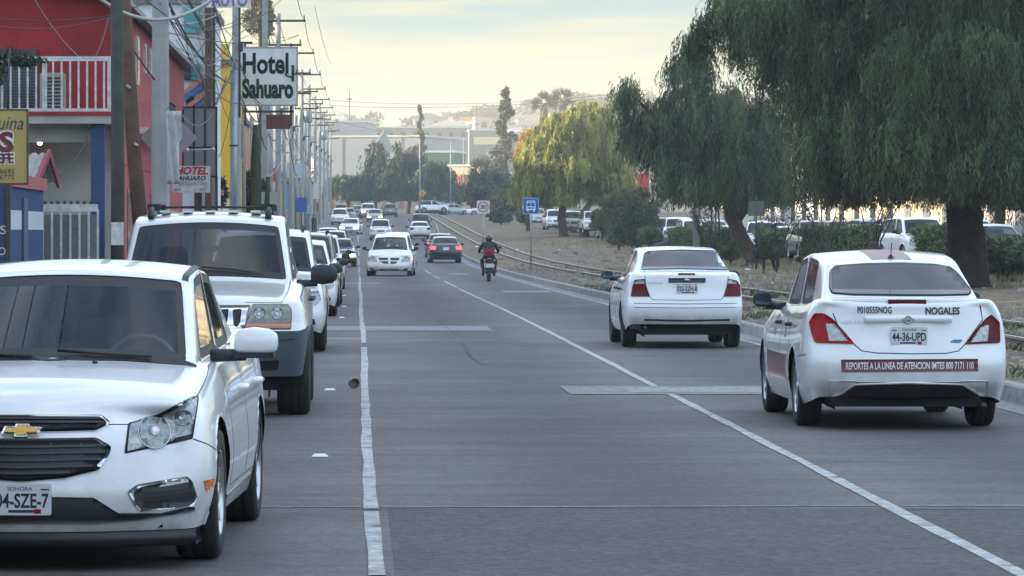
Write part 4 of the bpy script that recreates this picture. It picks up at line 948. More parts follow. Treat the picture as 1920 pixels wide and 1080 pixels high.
# ---------------------------------------------------------------- white sedan ahead of the taxi
def sedan_ahead():
    P = dict(L=4.45, W=1.69, plain_rear=1, ys=[0, .28, .50, .95, 1.15, 1.36, 2.34, 2.44, 3.20, 3.82, 4.0, 4.2, 4.45],
        zt=[.72, .80, .85, .92, .95, .96, .97, .975, .99, 1.06, 1.06, 1.05, 1.02], zb=[.28, .22, .22, .22, .22, .22, .22, .22, .22, .25, .28, .32, .34],
        hwf=[.86, .95, .985, 1, 1, 1, 1, 1, 1, 1, .99, .975, .92], rw=[.94, .99, 1.0, .985, .955, .90],
        crown=[.03, .04, .05, .05, .04, 0, 0, 0, 0, .02, .02, .02, .015], rp=[.08, .0, .0, .07, .08, .09], planr=.13,
        yt=[1.75, 1.87, 2.36, 2.46, 2.95, 3.22], zr=[1.35, 1.37, 1.395, 1.395, 1.375, 1.335], tw=.66, twr=.645, rcrown=.03, rcv=.08, ccv=.12,
        wheel_r=.305, wheel_w=.195, axf=.86, axr=3.475, lev=3, bulge=.03, t1=.02, t2=.93, winset=.02)
    wh = paint('white_b', (.76, .80, .83), .04)
    c = Car('sedan', 'white sedan with tinted rear window driving ahead of the taxi', 'car', P, wh, place(P, 4.56, 57.05, math.pi, True), math.pi, rear_glass=wh, rim='steel')
    gl = [(1202, 506), (1208, 476), (1216, 472), (1276, 469.5), (1338, 471), (1346, 475), (1366, 507), (1278, 504.5)]
    c.drape('rear_window', rounded(gl, 3), step=7, mats=mat('brown_tint', (.05, .04, .045), .1, spec=.6, noise=.05), off=.016)
    A = [(1190, 525), (1210, 523), (1211, 536), (1218, 556), (1183, 556), (1186, 538)]; B = [(1364.5, 523), (1381, 526), (1387, 536), (1388, 556), (1357, 556), (1362, 540)]
    for q in (A, B):
        t = c.drape('taillight', rounded(q, 2), M_DRED, off=.012, lip=.03, step=4)
        x0, x1 = min(p[0] for p in q), max(p[0] for p in q)
        c.drape('reversing_light', rounded([(q[0][0] + 1, q[0][1] + 1.5), (q[1][0] - 1, q[1][1] + 1.5), (q[1][0] - 1, 532), (q[0][0] - 2, 532)], 1), M_CLEAR, off=.016, parent=t, step=4)
    c.drape('number_plate_trim', rounded([(1253, 521.5), (1323, 521.5), (1322, 530), (1254, 530)], 1), M_PLASTIC, off=.014)
    k = MB(); h, _ = c.hit((1288, 525), 'px'); k.ball((h.x, h.y + .02, h.z), (.045, .01, .02)); c.mb('emblem', k, M_BADGE)
    c.drape('brake_light', rounded([(1271, 513), (1304, 513), (1303, 515.8), (1272, 515.8)], 1), M_DRED, off=.008, step=5)
    c.plate(1288, 540.5, 40, 20, '025-SZH-8')
    c.text('FOCUS', [(1217, 532), (1243, 532), (1243, 529), (1217, 529)], M_BADGE, bold=.01)
    c.line('panel_gap', [(1208, 508), (1211, 536), (1219, 557), (1224, 562), (1284, 563), (1352, 562), (1357, 556), (1363, 536), (1367, 510)], .009, M_SEAL, off=.001)
    c.line('panel_gap', [(1182, 569), (1286, 570), (1390, 569)], .010, M_SEAL, off=.001); c.line('panel_gap', [(1182, 576.5), (1286, 577.5), (1390, 576.5)], .008, M_SEAL, off=.001)
    c.drape('rear_valance', [(1208, 598), (1288, 600), (1368, 598), (1368, 601.5), (1288, 603), (1208, 601.5)], M_PLASTIC, off=.003)
    k = MB(); k.lathe([(.001, 0), (.05, 0), (.07, .0)], (0, 0, 0), 'y', 12); h, n_ = c.hit((1224, 476), 'px'); k.v = [(x * .55 + h.x, h.y + .02, z * .4 + h.z) for x, y, z in k.v]
    c.drape('sticker', rounded([(1219, 474), (1229, 473), (1230, 478), (1220, 480)], 1.5), M_LETW, off=.008, step=4)
    for yy in (1.36, 2.39, 3.1): c.line('panel_gap', [(yy, .36), (yy, .95)], .008, M_SEAL, 'right', off=.001, mirror=True)
    c.mirrors(1.62, 1.0, M_PLASTIC, (.17, .10, .13), .12, M_PLASTIC, hwf=.94)
    c.handles((2.2, 3.05), .82, M_PLASTIC, ln=.14)
    k = MB(); k.tube([(.55, 4.0, .30), (.55, 4.35, .28)], .03); k.box(.4, .75, 3.9, 4.2, .27, .36); c.mb('exhaust_pipe', k, M_STEEL)
    return c
CARS_H = [front_sedan(), front_suv(), taxi(), sedan_ahead()]
# ---------------------------------------------------------------- the other cars
SED = dict(L=4.55, W=1.78, yt=[1.95, 2.06, 2.5, 2.6, 3.1, 3.35], zr=[1.35, 1.38, 1.41, 1.41, 1.385, 1.33], ys=[0, .28, .52, .95, 1.25, 1.44, 2.42, 2.52, 3.32, 3.78, 4.0, 4.28, 4.55], axr=3.6, rear_glass=1)
SUV = dict(L=4.45, W=1.80, ys=[0, .26, .50, .95, 1.18, 1.38, 2.32, 2.42, 3.22, 3.36, 3.98, 4.25, 4.45], zt=[.86, .92, .96, 1.01, 1.04, 1.05, 1.06, 1.06, 1.07, 1.08, 1.08, 1.07, 1.02],
    zb=[.30, .26, .26, .26, .26, .26, .26, .26, .26, .26, .28, .32, .34], yt=[1.78, 1.88, 2.36, 2.46, 3.22, 3.98], zr=[1.58, 1.61, 1.64, 1.64, 1.63, 1.58], tw=.70, rcrown=.04, wheel_r=.345, wheel_w=.22, axf=.88, axr=3.5, qglass=True, t2=.92)
SUV['ys'][9] = 4.05; SUV['ys'][10] = 4.14
VAN = dict(L=4.8, W=1.93, ys=[0, .36, .56, .86, 1.02, 1.30, 2.45, 2.56, 3.6, 4.46, 4.54, 4.62, 4.8], zt=[.74, .84, .90, .98, 1.02, 1.05, 1.08, 1.08, 1.09, 1.09, 1.09, 1.08, 1.04],
    zb=[.24, .2, .2, .2, .2, .2, .2, .2, .2, .22, .24, .26, .28], yt=[1.85, 2.0, 2.5, 2.6, 3.6, 4.30], zr=[1.60, 1.64, 1.69, 1.69, 1.69, 1.66], tw=.66, rcrown=.04, rcv=.12, ccv=.16, fp=[.05, 0, .0, .06, .12, .20], plan=.26,
    wheel_r=.33, wheel_w=.21, axf=.95, axr=3.85, qglass=True, hwf=[.80, .93, .98, 1, 1, 1, 1, 1, 1, 1, 1, .98, .93])
PICK = dict(L=5.3, W=1.92, ys=[0, .24, .45, 1.0, 1.35, 1.52, 2.30, 2.40, 3.05, 3.22, 3.5, 5.1, 5.3], zt=[1.0, 1.06, 1.09, 1.13, 1.16, 1.17, 1.17, 1.17, 1.17, 1.14, 1.12, 1.12, 1.10],
    zb=[.38, .36, .38, .4, .4, .4, .4, .4, .4, .4, .4, .42, .45], yt=[1.85, 1.95, 2.32, 2.42, 2.9, 3.08], zr=[1.70, 1.73, 1.76, 1.76, 1.75, 1.72], tw=.70, rcrown=.03, wheel_r=.38, wheel_w=.25, axf=.88, axr=4.1,
    fp=[.04, 0, -.01, .03, .05, .08], plan=.10, planr=.03)
HATCH = dict(L=3.95, W=1.68, ys=[0, .26, .46, .80, 1.0, 1.2, 2.10, 2.2, 2.95, 3.62, 3.70, 3.80, 3.95], zt=[.76, .84, .88, .94, .98, .99, 1.0, 1.0, 1.02, 1.03, 1.03, 1.02, .96], yt=[1.6, 1.72, 2.2, 2.3, 2.95, 3.45], zr=[1.42, 1.45, 1.48, 1.48, 1.46, 1.40], axf=.80, axr=3.25, wheel_r=.30, wheel_w=.19)
KINDS = dict(sedan=SED, suv=SUV, van=VAN, pickup=PICK, hatch=HATCH)
def generic(kind, label, X, D, heading, body, group=None, lights=0, name=None, mirror_mat=None, plate=True, detail=2, over=None, z=None, cat=None, lampmat=None, rails=False):
    """heading 0: nose to the camera, pi: tail to the camera; X, D = centre of the face turned to us"""
    P = dict(KINDS[kind]); P['lev'] = detail
    if over: P.update(over)
    facing = math.cos(heading) > 0
    loc = place(P, X, D, heading, not facing)
    if z is not None: loc.z = z
    c = Car(name or {'sedan': 'sedan', 'suv': 'suv', 'van': 'minivan', 'pickup': 'pickup_truck', 'hatch': 'hatchback'}[kind], label, cat or {'sedan': 'car', 'suv': 'suv', 'van': 'minivan', 'pickup': 'pickup truck', 'hatch': 'car'}[kind], P, body, loc, heading, group, rim='disc')
    P = c.P; hw = P['W'] / 2; zt, zb = P['zt'][0], P['zb'][0]; h = zt - zb; tall = kind in ('suv', 'pickup')
    # nose
    zg = zt - h * (.12 if not tall else .10)
    hl = [(hw * .44, zg - h * .30), (hw * .50, zg - h * .06), (hw * .86, zg + h * .05), (hw * .90, zg - h * .18), (hw * .82, zg - h * .30)]
    ls = c.drape('headlight', rounded(hl, .02), lampmat if (lampmat and lights == 1) else M_CLEAR, 'front', .010, mirror=True)
    c.drape('grille', rounded([(-hw * .38, zg - h * .02), (-hw * .32, zg - h * .28), (hw * .32, zg - h * .28), (hw * .38, zg - h * .02)], .03), M_PLASTIC, 'front', .008)
    c.line('grille_bar', [(-hw * .34, zg - h * .13), (0, zg - h * .14), (hw * .34, zg - h * .13)], .02, M_CHROME if body is not WHITE else body, 'front', .014)
    c.drape('lower_intake', rounded([(-hw * .55, zb + h * .26), (-hw * .48, zb + h * .08), (hw * .48, zb + h * .08), (hw * .55, zb + h * .26)], .03), M_PLASTIC, 'front', .006)
    for sg in (1,): c.drape('fog_lamp', rounded([(hw * .66, zb + h * .12), (hw * .82, zb + h * .14), (hw * .80, zb + h * .28), (hw * .66, zb + h * .25)], .02), M_PLASTIC, 'front', .006, mirror=True)
    # tail
    zt2, zb2 = P['zt'][12], P['zb'][12]; h2 = zt2 - zb2
    if kind in ('sedan',): tl = [(hw * .62, zt2 - h2 * .36), (hw * .58, zt2 - h2 * .12), (hw * .90, zt2 - h2 * .06), (hw * .94, zt2 - h2 * .36)]
    elif kind == 'pickup': tl = [(hw * .84, zt2 - h2 * .48), (hw * .84, zt2 - h2 * .04), (hw * .97, zt2 - h2 * .04), (hw * .97, zt2 - h2 * .48)]
    else: tl = [(hw * .66, zt2 - h2 * .26), (hw * .72, zt2 - h2 * .0), (hw * .88, zt2 + h2 * .10), (hw * .94, zt2 - h2 * .26)]
    c.drape('taillight', rounded(tl, .02), M_BRAKE if lights == 2 else M_DRED, 'rear', .012, mirror=True)
    c.line('panel_gap', [(-hw * .56, zt2 - h2 * .05), (-hw * .56, zt2 - h2 * .5), (0, zt2 - h2 * .53), (hw * .56, zt2 - h2 * .5), (hw * .56, zt2 - h2 * .05)], .012, M_SEAL, 'rear', .001)
    c.drape('rear_valance', rounded([(-hw * .7, zb2 + h2 * .02), (hw * .7, zb2 + h2 * .02), (hw * .62, zb2 + h2 * .14), (-hw * .62, zb2 + h2 * .14)], .02), M_PLASTIC, 'rear', .004)
    if plate:
        for md, zz in (('front', zb + h * .33), ('rear', zt2 - h2 * .30)):
            if md == 'front' and facing or md == 'rear' and not facing:
                c.drape('license_plate', [(-.15, zz - .075), (.15, zz - .075), (.15, zz + .075), (-.15, zz + .075)], M_PLATE, md, .02)
    for yy in (P['ys'][5], (P['ys'][6] + P['ys'][7]) / 2): c.line('panel_gap', [(yy, .36), (yy, P['zt'][6] - .03)], .012, M_SEAL, 'right', off=.001, mirror=True)
    if tall or kind == 'van': c.line('side_cladding', [(P['axf'] + .5, P['zb'][5] + .06), (P['axr'] - .5, P['zb'][5] + .06)], .10, M_PLASTIC, 'right', off=.008, mirror=True)
    c.mirrors(P['ys'][5] + .10, P['zt'][5] + .07, mirror_mat or M_PLASTIC, (.19, .11, .15), .10, hwf=.96)
    c.handles((P['ys'][6] - .2, P['ys'][8] - .25), P['zt'][6] - .17, body, ln=.16)
    c.wiper([(-.05, P['ys'][4] + .02), (.5, P['ys'][4] + .06)], 'top')
    if rails:
        for sg in (-1, 1):
            k = MB(); x = sg * hw * (P['tw']) * .86; z0 = P['zr'][2]
            k.tube([(x, P['yt'][1] + .1, z0), (x, P['yt'][1] + .3, z0 + .07), (x, P['yt'][5] - .3, z0 + .06), (x, P['yt'][5] - .1, z0 - .02)], .022, 6)
            c.mb('roof_rail', k, M_PLASTIC)
    return c
def Dof(s): return F / s
LK = 'cars parked along the left kerb'
# parked row on the left, nearest first (X centre, scale px/m)
c = generic('suv', 'white suv with black mirrors parked right behind the off-road wagon', -1.30, Dof(140), 0, WHITE, LK, detail=3, rails=True)
c = generic('hatch', 'small white hatchback squeezed between the white suv and the dark suv', -1.20, Dof(96), 0, WHITE, LK, over=dict(W=1.66))
c = generic('suv', 'dark blue suv with silver roof rails in the parked row', -1.28, Dof(84), R(-1), NAVY, LK, rails=True)
c = generic('suv', 'white wagon with dark windshield parked behind the dark blue suv', -1.25, Dof(62), 0, WHITE2, LK)
c = generic('sedan', 'dark sedan with one lit yellow headlight at the edge of the parked row', -.87, Dof(38), R(1), BLACK, 'oncoming cars', lights=1, over=dict(W=1.74), lampmat=M_LAMPY)
c = generic('suv', 'white suv with dark windshield parked behind the dark sedan', -1.35, Dof(33), 0, WHITE2, LK)
c = generic('sedan', 'white sedan parked behind the white suv, its roof just showing', -1.95, Dof(30), 0, SILVER, LK)
c = generic('sedan', 'silver sedan in the far parked row, roof and windshield showing', -2.0, Dof(27.5), 0, WHITE, LK)
c = generic('sedan', 'white sedan with one glowing headlight pulling out of the parked row', -.75, Dof(22), R(-6), WHITE, 'oncoming cars', lights=1, lampmat=M_LAMP)
c = generic('van', 'white van parked near the end of the left row', -1.75, Dof(18.6), 0, WHITE, LK, over=dict(L=4.6))
c = generic('sedan', 'grey sedan behind the white van at the end of the left row', -1.0, Dof(17), 0, GREY, LK)
c = generic('suv', 'dark red suv at the far left end of the street', -1.9, Dof(15.8), 0, REDP, LK)
c = generic('sedan', 'black sedan far down the street under the trees', .1, Dof(15.2), 0, BLACK, 'oncoming cars')
# oncoming lane
def minivan():
    global M_GLASS
    keep = M_GLASS; M_GLASS = see_through_glass('van_windshield', (.6, .65, .62))
    c = generic('van', 'white minivan with a cross-shaped grille bar coming towards the camera', 1.27, Dof(46.3), R(-3.2), WHITE, 'oncoming cars', detail=3, plate=False)
    M_GLASS = keep; cabin(c, .15, .12)
    for o in list(c.t.children):
        if o.name.split('.')[0] in ('grille', 'grille_bar', 'headlight', 'fog_lamp', 'lower_intake'): bpy.data.objects.remove(o)
    c.drape('headlight', rounded([(712, 483), (731, 484), (744, 491), (742, 490), (744, 492), (706 + 0, 490)][0:3] + [(743, 492), (711, 490)], 1.5), M_CLEAR, off=.01)
    c.drape('headlight', rounded([(689, 483), (705, 485), (707, 491), (691, 490)], 1.5), M_CLEAR, off=.01)
    for o in list(c.t.children):
        if o.name.split('.')[0] == 'headlight': bpy.data.objects.remove(o)
    c.drape('headlight', rounded([(689.5, 482), (702, 483.5), (707, 487), (706.5, 491), (690, 489.5)], 1.2), M_CLEAR, off=.01, step=3)
    c.drape('headlight', rounded([(768, 482.5), (757, 484), (752, 487), (752.5, 492), (768, 490.5)], 1.2), M_CLEAR, off=.01, step=3)
    for p in ([(709, 483.5), (727.5, 483.5), (727.5, 487.5), (711.5, 487.5)], [(732, 483.5), (750, 484), (747.5, 488), (732, 488)], [(713, 490), (727.5, 490), (727.5, 494.5), (719, 494)], [(732, 490.5), (746, 490.5), (741, 494.5), (732, 494.8)]):
        c.drape('grille', rounded(p, .8), M_PLASTIC, off=.012, step=3)
    c.drape('lower_intake', rounded([(710, 504), (750, 504), (744, 507), (716, 507)], 1), M_PLASTIC, off=.006, step=3)
    for p in ([(694, 501.5), (701, 503), (700, 505), (694, 504.5)], [(757, 504), (765, 503), (764, 506), (757, 506)]): c.drape('fog_lamp', p, M_PLASTIC, off=.006, step=2)
minivan()
c = generic('van', 'white car with a lit headlight half hidden behind the minivan', 2.02, Dof(37.5), 0, WHITE, 'oncoming cars', lights=1, lampmat=M_LAMP, over=dict(W=1.8))
c = generic('suv', 'white suv with oval grille coming down the oncoming lane', 1.80, Dof(24.2), 0, WHITE, 'oncoming cars', rails=True)
c = generic('sedan', 'beige sedan with two lit headlights far down the oncoming lane', 1.85, Dof(17.6), 0, GOLD, 'oncoming cars', lights=1, lampmat=M_LAMPY)
c = generic('pickup', 'tall white pickup truck with headlights on far down the oncoming lane', 1.35, Dof(16.2), R(4), WHITE, 'oncoming cars', lights=1, lampmat=M_LAMP)
c = generic('suv', 'grey suv seen from behind near the crossing', 4.0, Dof(15.4), math.pi, GREY, 'cars driving away')
# lane going away
def coupe():
    c = generic('sedan', 'black sedan with round lit tail lamps driving away in the right lane', 4.93, Dof(31.8), math.pi, BLACK, 'cars driving away', detail=3, lights=0, over=dict(L=4.85))
    for o in list(c.t.children):
        if o.name.split('.')[0] == 'taillight': bpy.data.objects.remove(o)
    hw = c.P['W'] / 2
    for x, m in ((hw * .84, M_BRAKE), (hw * .64, M_CLEAR)):
        c.drape('taillight', [(x + .075 * math.cos(a * .5236), .86 + .075 * math.sin(a * .5236)) for a in range(12)], m, 'rear', .016, mirror=True)
coupe()
c = generic('sedan', 'black sedan with one orange lit lamp just ahead of the other black sedan', 4.72, Dof(36.2) + 6, math.pi + R(1), BLACK, 'cars driving away', lights=2)
c = generic('sedan', 'white sedan with red tail lamps in the queue of the right lane', 5.0, Dof(23.7), math.pi + R(2), WHITE, 'cars driving away')
c = generic('suv', 'black suv leading the queue in the right lane', 5.6, Dof(21.2), math.pi, BLACK, 'cars driving away')
# crossing street
c = generic('suv', 'white crossover tilted over the hump of the level crossing', 7.5, 528, R(108), WHITE, 'cars at the crossing', z=gz(528) + .25); c.t.rotation_euler = (R(0), R(9), R(104))
c = generic('hatch', 'pale blue hatchback behind the white crossover', 11, 545, R(110), SILVER, 'cars at the crossing')
c = generic('sedan', 'long white sedan facing left beyond the tracks', 14.1, 532, R(-84), WHITE, 'cars at the crossing')
c = generic('hatch', 'small white hatchback at the right end of the crossing', 18.0, 545, R(-60), WHITE2, 'cars at the crossing')
c = generic('pickup', 'white pickup waiting behind the speed limit sign', 21.5, 560, R(-80), WHITE, 'cars at the crossing')
# car park behind the hedges
PK = 'cars in the car park behind the hedge'
def lot(px, s, kind, body, label, yaw=0, **kw):
    D = F / s; return generic(kind, label, (px - VX) / s, D, R(yaw), body, PK, z=gz(D) + .62, **kw)
lot(1895, 54, 'sedan', SILVER, 'silver sedan parked right of the thick tree trunk', 6)
lot(1843, 50, 'suv', WHITE, 'white suv parked directly behind the thick tree trunk', 4)
lot(1752, 55, 'suv', WHITE, 'white suv parked nose out at the gap in the hedge', 8, over=dict(zt=[.90, .96, 1.0, 1.05, 1.08, 1.09, 1.1, 1.1, 1.1, 1.1, 1.1, 1.1, 1.05]))
lot(1702, 49, 'hatch', WHITE, 'small white hatchback left of the white suv at the hedge gap', 5)
lot(1657, 47, 'van', GREY, 'dark grey people carrier behind the hedge', 3)
lot(1596, 45, 'suv', REDP, 'dark red suv behind the hedge', 4)
lot(1540, 44, 'suv', BLACK, 'black suv behind the hedge left of the red one', 3)
lot(1500, 41, 'sedan', WHITE2, 'dusty white sedan behind the hedge and a bare shrub', 5)
lot(1462, 39, 'suv', SILVER, 'silver suv just left of the tall clipped hedge', 4)
lot(1425, 40, 'suv', WHITE, 'white wagon parked right of the leaning tree trunk', -8, rails=True)
lot(1383, 37, 'sedan', WHITE, 'white sedan behind the leaning tree trunk', 2)
lot(1345, 35, 'van', SILVER, 'silver van left of the leaning tree trunk', 2)
lot(1310, 33, 'van', WHITE, 'white van behind the square concrete post', 3)
lot(1272, 32, 'pickup', WHITE, 'white pickup truck left of the square concrete post', -4)
lot(1242, 30, 'suv', GREY, 'grey suv at the end of the row left of the post', 3)
lot(1212, 29, 'van', WHITE, 'white van peeping out behind the round dark bush', 3)
lot(1152, 27, 'sedan', GREY, 'dark grey sedan behind the yellowish bush', 3)
lot(1118, 25, 'pickup', WHITE, 'cream white pickup truck right of the forked trunks', 3)
lot(1078, 24, 'suv', WHITE2, 'white suv between the forked trunks of the sunlit tree', 3)
lot(1045, 23, 'suv', WHITE, 'white suv left of the sunlit tree trunks', 3)
lot(1010, 21, 'hatch', SILVER, 'silver hatchback behind the bus stop sign', 3)
# ---------------------------------------------------------------- trees, hedges, shrubs
def leaf_quads(P, d, L, W):
    """quads of length L along unit d, width W across, from points P"""
    r = rng.normal(size=P.shape); s = np.cross(d, r); s /= np.linalg.norm(s, axis=1)[:, None] + 1e-9
    L = L[:, None]; s = s * (W[:, None] / 2)
    return np.stack([P - s * .35, P + s * .35, P + d * L * .55 + s, P + d * L], 1) if False else np.stack([P - s, P + s, P + d * L + s * .45, P + d * L - s * .45], 1)
def weep(lobes, n_m3, strand, k, leaf, width, zmin=None, up=.1, shell=1.6):
    out = []
    for c, r in lobes:
        c = np.array(c); r = np.array(r); vol = 4.19 * r.prod() ** (1 / 1); n = max(6, int(n_m3 * (r[0] * r[2] * 3.14)))
        u = rng.normal(size=(n, 3)); u /= np.linalg.norm(u, axis=1)[:, None]; rad = rng.random(n) ** (1 / (shell * 2)); p0 = c + u * r * rad[:, None]
        nc = max(3, n // 20); ci = rng.integers(0, nc, n); p0 = p0[:nc][ci] + rng.normal(0, 1, (n, 3)) * np.array([.17, .17, .12]) * strand; u = u[:nc][ci] * .5 + u * .5
        L = strand * (.7 + .6 * rng.random(nc))[ci]
        L = L * (.7 + .5 * rng.random(n)) if True else strand * (.45 + .9 * rng.random(n)); o = u[:, :2] / (np.linalg.norm(u[:, :2], axis=1)[:, None] + .3); sway = rng.normal(0, .10, (n, 2))
        t = (np.arange(k)[None, :] + rng.random((n, k))) / k
        P = np.empty((n, k, 3)); e = (1 - np.exp(-2.5 * t)) * .35
        P[:, :, 0] = p0[:, 0, None] + (o[:, 0, None] * e + sway[:, 0, None] * t) * L[:, None]
        P[:, :, 1] = p0[:, 1, None] + (o[:, 1, None] * e + sway[:, 1, None] * t) * L[:, None]
        P[:, :, 2] = p0[:, 2, None] + L[:, None] * (up * np.sin(t * 2.2) - t * t * .55 - t * .45)
        P = P.reshape(-1, 3) + rng.normal(0, .022 * strand, (n * k, 3)) * np.array([1, 1, .5])
        d = rng.normal(0, .30, (n * k, 3)); d[:, 2] = -1 + rng.random(n * k) * .5; d /= np.linalg.norm(d, axis=1)[:, None]
        q = leaf_quads(P, d, leaf * (.6 + .7 * rng.random(n * k)), width * (.6 + .8 * rng.random(n * k)))
        if zmin is not None: q = q[q[:, :, 2].min(1) > zmin + rng.random(len(q)) * .5]
        out.append(q)
    return np.concatenate(out)
def clump(lobes, n, size, flat=.4, shell=1.4):
    out = []; tot = sum(r[0] * r[2] for c, r in lobes)
    for c, r in lobes:
        q = int(n * r[0] * r[2] / tot); u = rng.normal(size=(q, 3)); u /= np.linalg.norm(u, axis=1)[:, None]; rad = rng.random(q) ** (1 / (2 * shell)); P = np.array(c) + u * np.array(r) * rad[:, None]
        keep = vnoise(P[:, 0] * 1.0 + P[:, 1], P[:, 2] * 1.0, max(r) * .28, 6) > .25; P = P[keep]; q = len(P)
        d = rng.normal(size=(q, 3)); d /= np.linalg.norm(d, axis=1)[:, None]; out.append(leaf_quads(P, d, size * (.5 + rng.random(q)), size * .6 * (.5 + rng.random(q))))
    return np.concatenate(out)
M_BARK = mat('bark', (.042, .030, .024), .95, noise=.6, nscale=6, bump=1.0, bscale=9); M_BARKR = mat('reddish_bark', (.085, .052, .04), .95, noise=.5, nscale=5, bump=.9, bscale=12)
L_PEP = leaf_mat('pepper_leaf', (.007, .014, .006), (.155, .20, .09), .3, 1.6, .3); L_PEPL = leaf_mat('bright_pepper_leaf', (.13, .15, .03), (.46, .47, .13), .45, 1.3, .25)  # second pepper leaf is a lit copy: sunlight put into its lighter colour
L_DARK = leaf_mat('dark_leaf', (.012, .021, .010), (.085, .105, .045), .25, .9); L_HEDGE = leaf_mat('hedge_leaf', (.016, .032, .010), (.15, .19, .06), .2, 2.5)
L_OLIVE = leaf_mat('olive_leaf', (.05, .055, .025), (.16, .15, .06), .3); L_RUST = leaf_mat('rusty_leaf', (.34, .22, .06), (.60, .42, .16), .4); L_PALM = leaf_mat('palm_leaf', (.04, .05, .025), (.13, .12, .06), .25)
def lob(px, py, rx, rz, D, dy=0, ry=None):
    s = F / D; return (tuple(at(px, py, D) + Vector((0, dy, 0))), (rx / s, (ry if ry else rx / s), rz / s))
def limbs(k, a, b, r0, r1, n=6, wob=.1):
    a, b = Vector(a), Vector(b); L = (b - a).length; pts = []
    for i in range(n + 1):
        t = i / n; w = Vector((random.uniform(-1, 1), random.uniform(-1, 1), random.uniform(-.5, .5))) * wob * L * math.sin(math.pi * t) * .5; pts.append(a.lerp(b, t) + w)
    k.tube(pts, [lerp(r0, r1, i / n) for i in range(n + 1)], 8)
def tree(name, label, cat, trunk, lobes, quads, leafm, bark=M_BARK, group=None, twig=.03):
    """trunk: list of (point, radius); limbs reach into every lobe"""
    base = Vector(trunk[0][0]); t = thing(name, label, cat, base, 0, group); k = MB()
    pts = [Vector(p) - base for p, r in trunk]
    # flared, slightly irregular trunk
    P0 = [pts[0] + Vector((0, 0, -.15))] + pts; R0 = [trunk[0][1] * 1.45] + [r for p, r in trunk]; NR, NS = 26, 26; vs = []; sd = base.x
    for i in range(NR + 1):
        f = i / NR * (len(P0) - 1); a_ = min(int(f), len(P0) - 2); q_ = P0[a_].lerp(P0[a_ + 1], f - a_); rr = lerp(R0[a_], R0[a_ + 1], f - a_)
        for s_ in range(NS):
            an = 2 * math.pi * s_ / NS; m_ = 1 + .10 * math.sin(4 * an + sd + i * .13) + .07 * math.sin(9 * an + i * .35 + sd) + (float(vnoise(s_ * .7, i, 1.6, sd)) - .5) * .22 + (.22 * max(0, math.sin(5 * an + sd)) * max(0, 1 - i / 5))
            vs.append(q_ + Vector((math.cos(an) * rr * m_, math.sin(an) * rr * m_, 0)))
    k.add(vs, [(i * NS + s_, i * NS + (s_ + 1) % NS, (i + 1) * NS + (s_ + 1) % NS, (i + 1) * NS + s_) for i in range(NR) for s_ in range(NS)], True)
    for c, r in lobes:
        c = Vector(c) - base; m = pts[-1].lerp(c, .5) + Vector((0, 0, .2))
        limbs(k, pts[-1] * .98, m, trunk[-1][1] * .7, trunk[-1][1] * .35); limbs(k, m, c, trunk[-1][1] * .35, twig)
        for q in range(5):
            e = c + Vector((random.uniform(-.8, .8) * r[0], random.uniform(-.8, .8) * r[1], random.uniform(-.4, .8) * r[2])); limbs(k, c.lerp(m, random.random() * .5), e, twig * 1.6, twig * .4, 4, .2)
    k.build('trunk', bark, t); q = quads - np.array(base); np_quads('crown', q, leafm, t); return t
PT = 'weeping pepper trees along the railway'
# T1, the big one
D1 = 105.5; b = at(1812, 532, D1); lo = [lob(1800, 110, 250, 150, D1, 0, 5), lob(1590, 250, 105, 110, D1, -1, 3), lob(1640, 90, 190, 110, D1, 1, 4), lob(1470, 20, 70, 40, D1, 1, 2.0), lob(1720, 270, 170, 95, D1, -2, 3), lob(1860, 270, 120, 100, D1, -2.5, 3), lob(1960, 200, 150, 190, D1, 0, 4), lob(1560, 330, 80, 50, D1, -.5, 2), lob(1530, 170, 55, 60, D1, 0, 2), lob(1500, 0, 150, 60, D1, 1, 3), lob(1900, 330, 90, 50, D1, -1, 2.5), lob(1800, -60, 300, 120, D1, 0, 4)]
lo2 = [lob(1400, 10, 70, 42, D1, 1, 1.8), lob(1345, 45, 42, 36, D1, 1, 1.0), lob(1312, 70, 22, 26, D1, 1, .6), lob(1375, 95, 30, 22, D1, 1, .6), lob(1445, 60, 40, 30, D1, 1, .9), lob(1440, 120, 34, 26, D1, .5, .8)]
q = np.concatenate([weep(lo, 330, 1.15, 17, .13, .024, zmin=at(0, 384, D1).z - .25), weep(lo2, 220, .75, 12, .12, .023)]); tree('pepper_tree', 'huge weeping pepper tree with a very thick dark trunk at the right edge', 'tree', [(b, .56), (b + Vector((.02, 0, .9)), .50), (b + Vector((-.05, 0, 1.8)), .47), (b + Vector((-.1, 0, 2.7)), .42)], lo, q, L_PEP, group=PT)
# T2, leaning trunk
D2 = 172.0; b = at(1418, 492, D2); lo = [lob(1320, 195, 80, 50, D2, 0, 3), lob(1180, 172, 30, 18, D2, 0, .8), lob(1212, 225, 45, 40, D2, 0, 1), lob(1275, 330, 38, 50, D2, -1, 1.4), lob(1250, 250, 50, 45, D2, 0, 1.5), lob(1400, 290, 70, 75, D2, -1, 2), lob(1440, 340, 40, 40, D2, 0, 1.6), lob(1300, 110, 34, 40, D2, 0, 1), lob(1360, 330, 60, 45, D2, 0, 2), lob(1300, 240, 60, 50, D2, 1, 2), lob(1425, 225, 55, 50, D2, 1, 2)]
q = weep(lo, 185, 1.4, 16, .19, .036, zmin=at(0, 402, D2).z)
p = lambda x, y: at(x, y, D2)
t2 = tree('pepper_tree', 'weeping pepper tree with a leaning forked reddish trunk left of the biggest tree', 'tree', [(b, .42), (p(1405, 470), .38), (p(1388, 440), .34), (p(1375, 412), .33), (p(1372, 398), .26), (p(1366, 375), .22)], lo, q, L_PEP, M_BARKR, PT)
